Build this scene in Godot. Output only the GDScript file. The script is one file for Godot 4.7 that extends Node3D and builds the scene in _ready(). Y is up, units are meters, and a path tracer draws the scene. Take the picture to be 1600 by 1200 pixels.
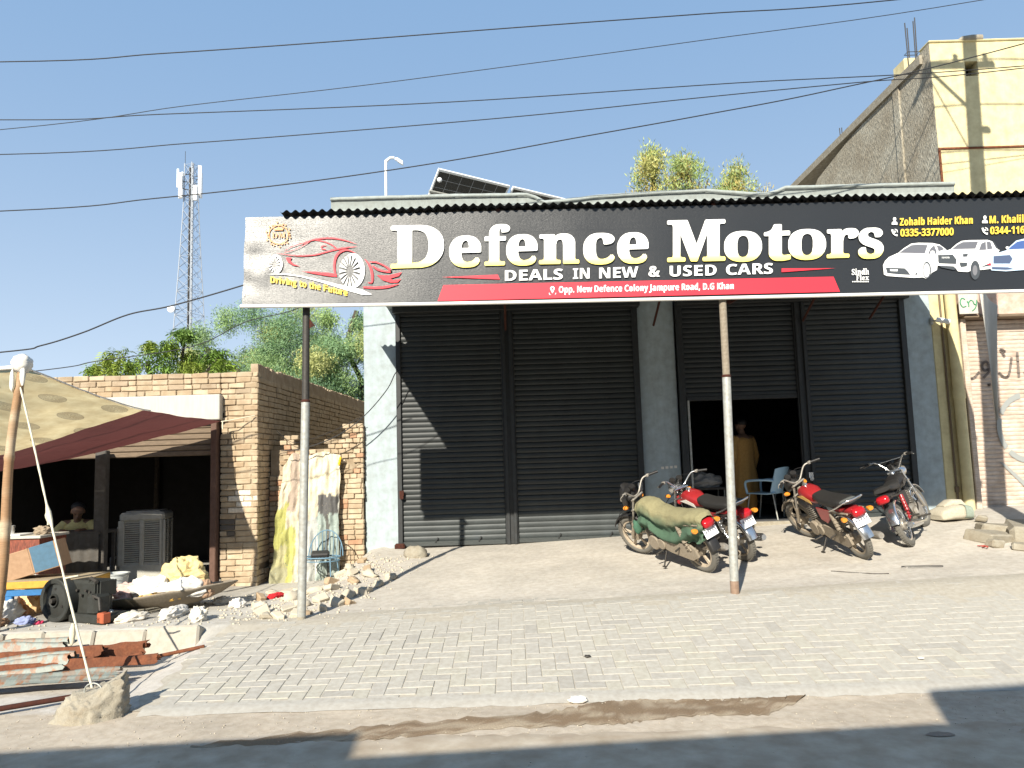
extends Node3D

const SUN_DIR := Vector3(0.2826, -0.5078, -0.8138)
var rng := RandomNumberGenerator.new()
var M := {}
var T := {}
var nz := FastNoiseLite.new()

# ------------------------------------------------------------------ mesh builder
class B:
	var v := PackedVector3Array()
	var n := PackedVector3Array()
	var c := PackedColorArray()
	var uv := PackedVector2Array()
	var ix := PackedInt32Array()
	var col := Color.WHITE
	var xf := Transform3D.IDENTITY

	func tri(a: Vector3, b: Vector3, d: Vector3) -> void:
		poly([a, b, d])

	func quad(a: Vector3, b: Vector3, d: Vector3, e: Vector3) -> void:
		poly([a, b, d, e])

	func poly(p: Array, u := []) -> void:
		var q := []
		for x in p:
			q.append(xf * x)
		var nn: Vector3 = (q[1] - q[0]).cross(q[2] - q[0])
		if q.size() > 3 and nn.length_squared() < 1e-16:
			nn = (q[2] - q[0]).cross(q[3] - q[0])
		nn = nn.normalized()
		var s := v.size()
		for k in q.size():
			v.append(q[k])
			n.append(nn)
			c.append(col)
			uv.append(u[k] if u.size() else Vector2.ZERO)
		for k in range(1, q.size() - 1):
			ix.append_array([s, s + k + 1, s + k])

	func grid(rows: Array, wrap := false, cols := [], uvs := []) -> void:
		var s := v.size()
		var nr := rows.size()
		var nc: int = rows[0].size()
		var acc := PackedVector3Array()
		acc.resize(nr * nc)
		for i in nr:
			for j in nc:
				v.append(xf * rows[i][j])
				c.append(cols[i][j] if cols.size() else col)
				uv.append(uvs[i][j] if uvs.size() else Vector2(float(j) / maxi(nc - 1, 1), float(i) / maxi(nr - 1, 1)))
		var last := nc if wrap else nc - 1
		for i in nr - 1:
			for j in last:
				var j2 := (j + 1) % nc
				var a := i * nc + j
				var b := i * nc + j2
				var d := (i + 1) * nc + j2
				var e := (i + 1) * nc + j
				var nn := (v[s + d] - v[s + a]).cross(v[s + e] - v[s + b])
				for k in [a, b, d, e]:
					acc[k] += nn
				ix.append_array([s + a, s + d, s + b, s + a, s + e, s + d])
		for k in acc.size():
			n.append(acc[k].normalized() if acc[k].length_squared() > 1e-18 else Vector3.UP)

	func tube(path: Array, r, sides := 8, caps := true) -> void:
		var rows := []
		var up := Vector3.UP
		var m := path.size()
		var fx := Vector3.ZERO
		for i in m:
			var t: Vector3 = (path[mini(i + 1, m - 1)] - path[maxi(i - 1, 0)]).normalized()
			if i == 0:
				fx = t.cross(up if absf(t.dot(up)) < 0.9 else Vector3.RIGHT).normalized()
			else:
				fx = (fx - t * fx.dot(t)).normalized()
			var fy := t.cross(fx)
			var rr: float = r[i] if r is Array else r
			var row := []
			for j in sides:
				var a := TAU * j / sides
				row.append(path[i] + (fx * cos(a) + fy * sin(a)) * rr)
			rows.append(row)
		grid(rows, true)
		if caps:
			var a := []
			for j in sides:
				a.append(rows[0][sides - 1 - j])
			poly(a)
			poly(rows[m - 1])

	func lathe(pf: Array, sides := 20, axis := Transform3D.IDENTITY) -> void:
		var rows := []
		for p in pf:
			var row := []
			for j in sides:
				var a := -TAU * j / sides
				row.append(axis * Vector3(p.x * cos(a), p.y, p.x * sin(a)))
			rows.append(row)
		# each ring pair on its own keeps edges crisp
		for i in rows.size() - 1:
			grid([rows[i], rows[i + 1]], true)

	func box(ce: Vector3, s: Vector3, bv := 0.0, bs := Basis.IDENTITY, jit := 0.0, rg: RandomNumberGenerator = null) -> void:
		var h := s * 0.5
		var q := {}
		for sx in [-1, 1]:
			for sy in [-1, 1]:
				for sz in [-1, 1]:
					var o := Vector3.ZERO
					if jit > 0.0:
						o = Vector3(rg.randf_range(-jit, jit), rg.randf_range(-jit, jit), rg.randf_range(-jit, jit))
					var p := Vector3(sx * h.x, sy * h.y, sz * h.z) + o
					var e := Vector3(sx, sy, sz) * bv
					q[[sx, sy, sz]] = [ce + bs * (p - Vector3(0, e.y, e.z)), ce + bs * (p - Vector3(e.x, 0, e.z)), ce + bs * (p - Vector3(e.x, e.y, 0))]
		for f in 3:
			for sg in [-1, 1]:
				var kk := []
				for st in [[-1, -1], [1, -1], [1, 1], [-1, 1]]:
					var k := [0, 0, 0]
					k[f] = sg
					k[(f + 1) % 3] = st[0] * sg
					k[(f + 2) % 3] = st[1]
					kk.append(q[k][f])
				poly(kk)
		if bv <= 0.0:
			return
		for f in 3:
			var g := (f + 1) % 3
			var l := (f + 2) % 3
			for a in [-1, 1]:
				for b in [-1, 1]:
					var k0 := [0, 0, 0]
					var k1 := [0, 0, 0]
					k0[f] = a; k0[g] = b; k0[l] = -1
					k1[f] = a; k1[g] = b; k1[l] = 1
					if a * b > 0:
						poly([q[k0][f], q[k0][g], q[k1][g], q[k1][f]])
					else:
						poly([q[k0][g], q[k0][f], q[k1][f], q[k1][g]])
		for sx in [-1, 1]:
			for sy in [-1, 1]:
				for sz in [-1, 1]:
					var t = q[[sx, sy, sz]]
					if sx * sy * sz > 0:
						poly([t[0], t[1], t[2]])
					else:
						poly([t[0], t[2], t[1]])

	func extrude(pl: PackedVector2Array, z0: float, z1: float) -> void:
		var pp := pl
		if Geometry2D.is_polygon_clockwise(pp):
			pp = pp.duplicate()
			pp.reverse()
		var t := Geometry2D.triangulate_polygon(pp)
		for k in range(0, t.size(), 3):
			var a := pp[t[k]]
			var b := pp[t[k + 1]]
			var d := pp[t[k + 2]]
			if (b - a).cross(d - a) < 0:
				var sw := b
				b = d
				d = sw
			poly([Vector3(a.x, a.y, z1), Vector3(b.x, b.y, z1), Vector3(d.x, d.y, z1)])
			if z0 != z1:
				poly([Vector3(a.x, a.y, z0), Vector3(d.x, d.y, z0), Vector3(b.x, b.y, z0)])
		if z0 != z1:
			for k in pp.size():
				var a := pp[k]
				var b := pp[(k + 1) % pp.size()]
				poly([Vector3(a.x, a.y, z0), Vector3(b.x, b.y, z0), Vector3(b.x, b.y, z1), Vector3(a.x, a.y, z1)])

	# closed skin through superellipse stations [centre, half z, half y, exponent] running along x
	func loft(st: Array, sides := 16, caps := true) -> void:
		var rows := []
		for s in st:
			var row := []
			for j in sides:
				var a := -TAU * j / sides
				var e: float = 2.0 / s[3]
				row.append(s[0] + Vector3(0, signf(sin(a)) * pow(absf(sin(a)), e) * s[2], signf(cos(a)) * pow(absf(cos(a)), e) * s[1]))
			rows.append(row)
		grid(rows, true)
		if caps:
			var a := []
			for j in sides:
				a.append(rows[0][sides - 1 - j])
			poly(a)
			poly(rows[rows.size() - 1])

	func blob(ce: Vector3, r: Vector3, amp: float, fq: float, no: FastNoiseLite, seed_off: float, nu := 14, nv := 9, bs := Basis.IDENTITY, flat_y := -9.0) -> void:
		var rows := []
		for i in nv + 1:
			var th := PI * i / nv
			var row := []
			for j in nu:
				var ph := -TAU * j / nu
				var d := Vector3(sin(th) * cos(ph), -cos(th), sin(th) * sin(ph))
				var k := 1.0 + amp * no.get_noise_3d(d.x * fq + seed_off, d.y * fq, d.z * fq - seed_off)
				var p := bs * (d * r * k)
				p.y = maxf(p.y, flat_y)
				row.append(ce + p)
			rows.append(row)
		grid(rows, true)

	func done() -> ArrayMesh:
		var a := []
		a.resize(Mesh.ARRAY_MAX)
		a[Mesh.ARRAY_VERTEX] = v
		a[Mesh.ARRAY_NORMAL] = n
		a[Mesh.ARRAY_COLOR] = c
		a[Mesh.ARRAY_TEX_UV] = uv
		a[Mesh.ARRAY_INDEX] = ix
		var m := ArrayMesh.new()
		m.add_surface_from_arrays(Mesh.PRIMITIVE_TRIANGLES, a)
		return m

# ------------------------------------------------------------------ scene helpers
func thing(called: String, label: String, category: String, at := Vector3.ZERO, group := "", kind := "") -> Node3D:
	var o := Node3D.new()
	o.name = called
	add_child(o, true)
	o.position = at
	tag(o, label, category, group, kind)
	return o

func tag(o: Node, label: String, category: String, group := "", kind := "") -> Node:
	o.set_meta("label", label)
	o.set_meta("category", category)
	if group: o.set_meta("group", group)
	if kind: o.set_meta("kind", kind)
	return o

func put(called: String, me: Mesh, m: Material, par: Node = null, xf := Transform3D.IDENTITY) -> MeshInstance3D:
	var o := MeshInstance3D.new()
	o.name = called
	o.mesh = me
	o.material_override = m
	o.transform = xf
	(par if par else self).add_child(o, true)
	return o

func part(called: String, b: B, m: Material, par: Node = null) -> MeshInstance3D:
	return put(called, b.done(), m, par)

func solo(called: String, b: B, m: Material, label: String, category: String, group := "") -> MeshInstance3D:
	var o := part(called, b, m)
	tag(o, label, category, group)
	return o

func struct(called: String, b: B, m: Material) -> MeshInstance3D:
	var o := part(called, b, m)
	o.set_meta("kind", "structure")
	return o

func lin(r: float, g: float, b: float) -> Color:
	return Color(r, g, b).linear_to_srgb()

func mat(key: String, r: float, g: float, b: float, rough := 0.85, tex := "", scale := 1.0, bump := 0.0, metal := 0.0, vcol := false) -> StandardMaterial3D:
	var m := StandardMaterial3D.new()
	m.albedo_color = lin(r, g, b)
	m.roughness = rough
	m.metallic = metal
	m.vertex_color_use_as_albedo = vcol
	if tex:
		m.albedo_texture = T[tex]
		m.uv1_triplanar = true
		m.uv1_world_triplanar = true
		m.uv1_scale = Vector3.ONE * scale
		if bump > 0.0:
			m.heightmap_enabled = true
			m.heightmap_texture = T[tex]
			m.heightmap_scale = bump
			m.heightmap_deep_parallax = false
	m.resource_name = key
	M[key] = m
	return m

func over(m: StandardMaterial3D, tex: String, scale: float) -> void:
	m.detail_enabled = true
	m.detail_albedo = T[tex]
	m.detail_blend_mode = BaseMaterial3D.BLEND_MODE_MUL
	m.detail_uv_layer = BaseMaterial3D.DETAIL_UV_2
	m.uv2_triplanar = true
	m.uv2_world_triplanar = true
	m.uv2_scale = Vector3.ONE * scale

func noise_tex(key: String, size: int, freq: float, octaves: int, lo: float, hi: float, stretch := Vector2.ONE, seed_ := 1, pw := 1.0, warm := 0.0, kind := FastNoiseLite.TYPE_SIMPLEX_SMOOTH) -> void:
	var f := FastNoiseLite.new()
	f.seed = seed_
	f.noise_type = kind
	f.frequency = freq
	f.fractal_octaves = octaves
	f.fractal_gain = 0.6
	var w := int(size * stretch.x)
	var h := int(size * stretch.y)
	var src := f.get_seamless_image(w, h)
	src.resize(size, size, Image.INTERPOLATE_CUBIC)
	var im := Image.create(size, size, false, Image.FORMAT_RGB8)
	for y in size:
		for x in size:
			var k := pow(src.get_pixel(x, y).r, pw)
			var g := lerpf(lo, hi, k)
			var w2 := (1.0 - k) * warm
			im.set_pixel(x, y, Color(g, g * (1.0 - w2 * 0.5), g * (1.0 - w2)))
	T[key] = ImageTexture.create_from_image(im)

func hp(x: float) -> float:
	return 0.24 + 0.028 * (clampf(x, -14.0, 8.0) + 2.3)

func hf(x: float) -> float:
	return 0.555 + (0.045 * minf(x, 8.0) if x > 0 else 0.015 * maxf(x, -6.0))

# height of the ground at a place
func gy(x: float, z: float) -> float:
	var r := 0.0
	if z < -6.0:
		var h0 := hp(x)
		if z > -8.3:
			r = h0 * (-6.0 - z) / 2.3
		else:
			r = lerpf(h0, hf(x), smoothstep(0.1, 1.0, minf((-8.3 - z) / 4.1, 1.0)))
	var l := 0.24 * smoothstep(7.9, 8.08, -z) - 0.13 * smoothstep(9.0, 11.6, -z)
	var w := smoothstep(-3.5, -3.0, x) if z > -8.1 else smoothstep(-2.8, -2.15, x)
	return lerpf(l, r, w)

# with its small lumps
func gn(x: float, z: float) -> float:
	var y := gy(x, z)
	if absf(x) > 9 or z < -13 or z > -4: return y
	var amp := 0.002 if (z < -6.0 and z > -8.4 and x > -3.1) else 0.012
	if z < -12.2: amp = 0.0
	y += amp * nz.get_noise_2d(x * 1.3, z * 1.3) + amp * 0.6 * nz.get_noise_2d(x * 5.0, z * 5.0)
	# loose heap at the foot of the brick gap and below the grey pillar
	if z < -8.6 and x > -3.5 and x < -1.6:
		y += 0.05 * smoothstep(0.9, 0.0, absf(x + 2.45)) * smoothstep(-8.6, -9.6, z) * (1.0 + nz.get_noise_2d(x * 4, z * 4))
	return y

func on(x: float, z: float, up := 0.0) -> Vector3:
	return Vector3(x, gn(x, z) + up, z)

func smooth_path(p: Array, per := 6) -> Array:
	var out := []
	for i in p.size() - 1:
		var a = p[maxi(i - 1, 0)]
		var d = p[mini(i + 2, p.size() - 1)]
		for k in per:
			var t := float(k) / per
			out.append(p[i].cubic_interpolate(p[i + 1], a, d, t))
	out.append(p[p.size() - 1])
	return out

func _ready() -> void:
	# camera, sky, sun, exposure
	var cam := Camera3D.new()
	cam.name = "camera"
	cam.fov = 53.06
	cam.near = 0.1
	cam.far = 900.0
	cam.position = Vector3(0, 1.8, 0)
	cam.rotation = Vector3(deg_to_rad(6.0), 0, -0.03)
	add_child(cam)
	cam.current = true
	var sky_mat := ProceduralSkyMaterial.new()
	sky_mat.sky_top_color = Color(0.407, 0.528, 0.664)
	sky_mat.sky_horizon_color = Color(0.720, 0.772, 0.819)
	sky_mat.sky_curve = 0.16
	sky_mat.ground_bottom_color = Color(0.30, 0.28, 0.24)
	sky_mat.ground_horizon_color = Color(0.42, 0.44, 0.45)
	sky_mat.sky_energy_multiplier = 1.0
	var env := Environment.new()
	env.background_mode = Environment.BG_SKY
	env.sky = Sky.new()
	env.sky.sky_material = sky_mat
	env.tonemap_mode = Environment.TONE_MAPPER_LINEAR
	env.tonemap_exposure = 1.76
	env.sdfgi_enabled = true
	env.ssao_enabled = true
	env.ssil_enabled = true
	var we := WorldEnvironment.new()
	we.name = "world_environment"
	we.environment = env
	add_child(we)
	var sun := DirectionalLight3D.new()
	sun.name = "sun"
	sun.light_color = Color(1.0, 0.97, 0.91)
	sun.light_energy = 1.6
	sun.light_angular_distance = 0.5
	sun.shadow_enabled = true
	sun.basis = Basis.looking_at(SUN_DIR)
	add_child(sun)

	rng.seed = 4711
	nz.seed = 8
	nz.frequency = 1.0
	make_textures()
	make_materials()
	build_ground()
	build_pavement()
	build_shop()
	build_yellow()
	build_pink()
	build_brick_shop()
	build_brick_wall()
	build_opposite()
	build_tower()
	build_trees()
	build_sign()
	build_awning()
	build_canopy()
	build_left_clutter()
	build_rubble()
	build_bikes()
	build_people()
	build_small()
	build_wires()

func make_textures() -> void:
	noise_tex("grain", 512, 0.09, 4, 0.84, 1.0, Vector2.ONE, 3)
	noise_tex("fine", 512, 0.3, 2, 0.86, 1.0, Vector2.ONE, 5)
	noise_tex("blotch", 512, 0.012, 5, 0.80, 1.0, Vector2.ONE, 7, 1.0, 0.10)
	noise_tex("dust", 512, 0.02, 6, 0.86, 1.0, Vector2.ONE, 9, 0.8, 0.05)
	noise_tex("streak", 512, 0.035, 4, 0.52, 1.0, Vector2(2.2, 0.5), 11)
	noise_tex("drip", 512, 0.02, 4, 0.93, 1.0, Vector2(2.0, 0.25), 12)
	noise_tex("scuff", 512, 0.03, 5, 0.78, 1.0, Vector2(0.4, 2.4), 13)
	noise_tex("cell", 512, 0.05, 3, 0.5, 1.0, Vector2.ONE, 17, 1.0, 0.0, FastNoiseLite.TYPE_CELLULAR)
	# rust: brown flakes over grey zinc
	var f := FastNoiseLite.new()
	f.seed = 21
	f.frequency = 0.014
	f.fractal_octaves = 5
	var a := f.get_seamless_image(512, 512)
	f.seed = 22
	f.frequency = 0.06
	var b := f.get_seamless_image(512, 512)
	var im := Image.create(512, 512, false, Image.FORMAT_RGB8)
	var im2 := Image.create(512, 512, false, Image.FORMAT_RGB8)
	for y in 512:
		for x in 512:
			var k := a.get_pixel(x, y).r
			var g := b.get_pixel(x, y).r
			var rc := Color(0.62, 0.36, 0.22).lerp(Color(0.80, 0.58, 0.42), g)
			var zc := Color(0.60, 0.62, 0.60).lerp(Color(0.74, 0.75, 0.72), g)
			im.set_pixel(x, y, rc.darkened(0.35 * k))
			im2.set_pixel(x, y, zc.lerp(rc, smoothstep(0.56, 0.68, k + 0.18 * (g - 0.5))))
	T["rust"] = ImageTexture.create_from_image(im)
	T["zinc"] = ImageTexture.create_from_image(im2)
	# faded letters' gradient: white above, yellow at the foot
	var gr := Image.create(4, 64, false, Image.FORMAT_RGB8)
	for y in 64:
		var t := 1.0 - y / 63.0
		for x in 4:
			gr.set_pixel(x, y, Color(0.93, 0.93, 0.91).lerp(Color(0.95, 0.89, 0.47), smoothstep(0.27, 0.0, t)))
	T["letters"] = ImageTexture.create_from_image(gr)
	# printed cotton of the canopy: tan with grey medallions
	var cl := Image.create(1024, 512, false, Image.FORMAT_RGB8)
	cl.fill(Color(0.90, 0.86, 0.76))
	var rg := RandomNumberGenerator.new()
	rg.seed = 5
	for gy_ in 4:
		for gx in 5:
			var cx := 60.0 + gx * 215 + (107 if gy_ % 2 else 0)
			var cy := 62.0 + gy_ * 128
			for y in range(int(cy) - 36, int(cy) + 37):
				for x in range(int(cx) - 46, int(cx) + 47):
					if x < 0 or y < 0 or x >= 1024 or y >= 512: continue
					var d := Vector2((x - cx) / 44.0, (y - cy) / 34.0)
					var r := d.length()
					if r > 1.0: continue
					var an := d.angle()
					var k := 0.35
					if r > 0.94: k = 0.9
					elif r > 0.45: k = 0.35 + 0.4 * (1.0 if sin(an * 26) * sin(r * 40) > 0 else 0.0)
					else: k = 0.3 + 0.45 * (1.0 if sin(an * 8 + r * 9) > 0.1 else 0.0)
					cl.set_pixel(x, y, Color(0.90, 0.86, 0.76).lerp(Color(0.40, 0.38, 0.36), k * 0.55))
	T["medallion"] = ImageTexture.create_from_image(cl)

func make_materials() -> void:
	var m: StandardMaterial3D
	m = mat("dirt", 1.0, 1.0, 1.0, 0.95, "dust", 0.9, 1.6, 0.0, true); over(m, "fine", 3.1)
	m = mat("road", 1.0, 1.0, 1.0, 0.93, "fine", 1.3, 0.5, 0.0, true); over(m, "blotch", 0.37)
	m = mat("mud", 1.0, 1.0, 1.0, 0.85, "grain", 1.1, 1.2, 0.0, true); over(m, "fine", 2.3)
	m = mat("kerb", 0.52, 0.485, 0.41, 0.95, "dust", 1.2, 0.6); over(m, "fine", 2.7)
	for k in 5:
		var g: float = [0.53, 0.515, 0.50, 0.525, 0.46][k]
		m = mat("paver%d" % k, g, g * 0.965, g * [0.855, 0.86, 0.87, 0.83, 0.87][k], 0.93, "dust", 1.3, 0.3); over(m, "fine", 3.3)
	for k in 6:
		var c: Color = [Color(0.625, 0.519, 0.369), Color(0.587, 0.481, 0.338), Color(0.675, 0.562, 0.406), Color(0.562, 0.438, 0.294), Color(0.625, 0.388, 0.25), Color(0.525, 0.431, 0.312)][k]
		m = mat("brick%d" % k, c.r, c.g, c.b, 0.94, "grain", 1.7, 1.0); over(m, "blotch", 0.6)
	m = mat("brick_white", 0.775, 0.725, 0.625, 0.92, "blotch", 3.1, 0.4)
	m = mat("brick_black", 0.13, 0.11, 0.09, 0.94, "grain", 3.1, 0.4)
	m = mat("mortar", 0.46, 0.38, 0.27, 0.97, "grain", 2.1, 1.5); over(m, "blotch", 0.7)
	m = mat("grey_paint", 0.413, 0.494, 0.531, 0.8, "dust", 0.5, 0.15); over(m, "drip", 0.31)
	m = mat("eave_paint", 0.362, 0.406, 0.394, 0.85, "dust", 0.8, 0.8); over(m, "drip", 0.6)
	m = mat("black_paint", 0.071, 0.085, 0.092, 0.5, "scuff", 1.1, 0.0, 0.0, true); over(m, "fine", 2.0)
	m = mat("black_frame", 0.022, 0.026, 0.029, 0.55, "blotch", 1.6)
	m = mat("yellow_paint", 0.725, 0.644, 0.375, 0.88, "dust", 0.4, 0.3); over(m, "drip", 0.22)
	m = mat("raw_plaster", 0.74, 0.70, 0.57, 0.97, "streak", 0.9, 5.0); over(m, "blotch", 0.16)
	m = mat("pink_paint", 0.775, 0.663, 0.569, 0.7, "scuff", 0.9); over(m, "blotch", 0.5)
	m = mat("pink_wall", 0.65, 0.488, 0.413, 0.9, "blotch", 0.8, 0.4)
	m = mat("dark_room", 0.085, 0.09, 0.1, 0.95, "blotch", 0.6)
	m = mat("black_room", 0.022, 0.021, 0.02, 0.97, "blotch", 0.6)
	m = mat("concrete", 0.44, 0.415, 0.34, 0.96, "grain", 1.6, 2.5); over(m, "blotch", 1.1)
	m = mat("rubble", 0.575, 0.512, 0.4, 0.97, "grain", 2.6, 1.5)
	m = mat("galvanised", 0.47, 0.50, 0.485, 0.5, "blotch", 2.2, 0.0, 0.25)
	m = mat("pole_foot", 0.30, 0.215, 0.16, 0.9, "blotch", 2.0)
	m = mat("rusty_steel", 0.15, 0.075, 0.05, 0.9, "rust", 2.0)
	m = mat("rust", 0.46, 0.36, 0.31, 0.9, "rust", 1.4, 0.5)
	m = mat("zinc", 0.44, 0.465, 0.45, 0.55, "zinc", 1.1, 0.2, 0.15)
	m = mat("black_sheet", 0.022, 0.022, 0.024, 0.75, "grain", 3.0)
	m = mat("flex", 0.022, 0.024, 0.027, 0.33, "fine", 4.0)
	m.heightmap_enabled = true; m.heightmap_texture = T["scuff"]; m.heightmap_scale = 0.4
	m = mat("hem", 0.72, 0.70, 0.66, 0.6)
	m = mat("print", 1.0, 1.0, 1.0, 0.55, "", 1.0, 0.0, 0.0, true)
	m = mat("letters", 1.0, 1.0, 1.0, 0.55)
	m.albedo_texture = T["letters"]; m.texture_repeat = false
	m = mat("white_metal", 0.78, 0.79, 0.79, 0.45)
	m = mat("tower_steel", 0.34, 0.37, 0.41, 0.6, "", 1.0, 0.0, 0.1)
	m = mat("panel_back", 0.07, 0.07, 0.065, 0.6, "cell", 1.5)
	m = mat("cell_line", 0.30, 0.31, 0.32, 0.5)
	m = mat("cable", 0.012, 0.012, 0.014, 0.6)
	m = mat("bamboo", 0.66, 0.53, 0.36, 0.65, "scuff", 1.6, 0.3, 0.0, true)
	m = mat("rope", 0.72, 0.66, 0.50, 0.95, "grain", 9.0, 0.6)
	m = mat("white_cloth", 0.80, 0.78, 0.72, 0.9, "dust", 2.0, 0.5)
	m = mat("canopy_cloth", 0.88, 0.88, 0.875, 0.95)
	m.albedo_texture = T["medallion"]; m.backlight_enabled = true; m.backlight = Color(1.80, 1.74, 1.56); m.cull_mode = BaseMaterial3D.CULL_DISABLED
	over(m, "blotch", 0.5)
	m = mat("maroon_cloth", 0.20, 0.115, 0.115, 0.95, "grain", 2.0); m.backlight_enabled = true; m.backlight = Color(0.9, 0.66, 0.64)
	m = mat("cotton", 1.0, 1.0, 1.0, 0.95, "dust", 2.6, 0.5, 0.0, true)
	m = mat("plastic_bag", 1.0, 1.0, 1.0, 0.45, "", 1.0, 0.0, 0.0, true)
	m = mat("thin_bag", 0.75, 0.74, 0.70, 0.4); m.transparency = BaseMaterial3D.TRANSPARENCY_ALPHA; m.albedo_color.a = 0.55; m.roughness = 0.5
	m = mat("cardboard", 0.42, 0.27, 0.165, 0.92, "dust", 1.5, 0.2)
	m = mat("solid", 1.0, 1.0, 1.0, 0.7, "dust", 1.3, 0.1, 0.0, true)
	m = mat("shiny", 1.0, 1.0, 1.0, 0.3, "", 1.0, 0.0, 0.0, true)
	m = mat("cast_iron", 0.045, 0.050, 0.046, 0.6, "grain", 2.2, 0.6, 0.2); over(m, "blotch", 1.3)
	m = mat("cooler", 0.50, 0.50, 0.45, 0.6, "dust", 0.9)
	m = mat("chrome", 0.62, 0.63, 0.64, 0.22, "", 1.0, 0.0, 0.95)
	m = mat("steel_cup", 0.70, 0.70, 0.70, 0.22, "", 1.0, 0.0, 0.9)
	m = mat("engine_alu", 0.42, 0.41, 0.38, 0.5, "blotch", 3.0, 0.0, 0.45)
	m = mat("dusty_metal", 0.30, 0.265, 0.21, 0.85, "blotch", 4.0)
	m = mat("dusty_rim", 0.50, 0.44, 0.35, 0.85, "blotch", 4.0)
	m = mat("dark_metal", 0.06, 0.057, 0.052, 0.6, "blotch", 4.0, 0.0, 0.3)
	m = mat("rubber", 0.155, 0.145, 0.125, 0.93, "grain", 5.0, 0.3)
	m = mat("black_plastic", 0.022, 0.022, 0.023, 0.5, "blotch", 2.0)
	m = mat("seat_vinyl", 0.024, 0.023, 0.022, 0.6, "dust", 2.0, 0.2)
	m = mat("red_paint", 0.33, 0.022, 0.026, 0.3, "dust", 1.5); m.clearcoat_enabled = true; m.clearcoat = 0.35; m.clearcoat_roughness = 0.2
	m = mat("dusty_red", 0.36, 0.07, 0.05, 0.65, "dust", 2.5)
	m = mat("red_lens", 0.38, 0.012, 0.018, 0.18)
	m = mat("amber_lens", 0.70, 0.25, 0.03, 0.2)
	m = mat("lamp_glass", 0.60, 0.62, 0.60, 0.12, "", 1.0, 0.0, 0.5)
	m = mat("leaf", 1.0, 1.0, 1.0, 0.6, "", 1.0, 0.0, 0.0, true); m.backlight_enabled = true; m.backlight = Color(0.42, 0.48, 0.2); m.cull_mode = BaseMaterial3D.CULL_DISABLED
	m = mat("bark", 0.12, 0.095, 0.07, 0.95, "streak", 1.4, 1.5)
	m = mat("skin", 0.19, 0.105, 0.065, 0.6)
	m = mat("hair", 0.012, 0.010, 0.009, 0.6)
	m = mat("wood_red", 0.34, 0.085, 0.045, 0.5, "streak", 0.9)
	m = mat("old_wood", 0.30, 0.27, 0.21, 0.9, "streak", 1.6, 0.6)
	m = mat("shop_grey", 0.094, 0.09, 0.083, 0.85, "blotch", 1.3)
	m = mat("brown_paint", 0.131, 0.073, 0.053, 0.8, "blotch", 1.2)
	m = mat("brown_shutter", 0.2, 0.144, 0.094, 0.8, "scuff", 1.0)
	m = mat("board_white", 0.50, 0.48, 0.43, 0.75, "drip", 0.8)
	m = mat("far_wall", 0.688, 0.65, 0.562, 0.95, "blotch", 0.3)

func axis_lines(a: float, b: float, step: float, far: float, grow := 1.35) -> Array:
	var o := []
	var x := a
	while x < b + 0.001:
		o.append(x)
		x += step
	var s := step
	while o[0] > -far:
		s *= grow
		o.push_front(o[0] - s)
	s = step
	while o[o.size() - 1] < far:
		s *= grow
		o.append(o[o.size() - 1] + s)
	return o

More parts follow.
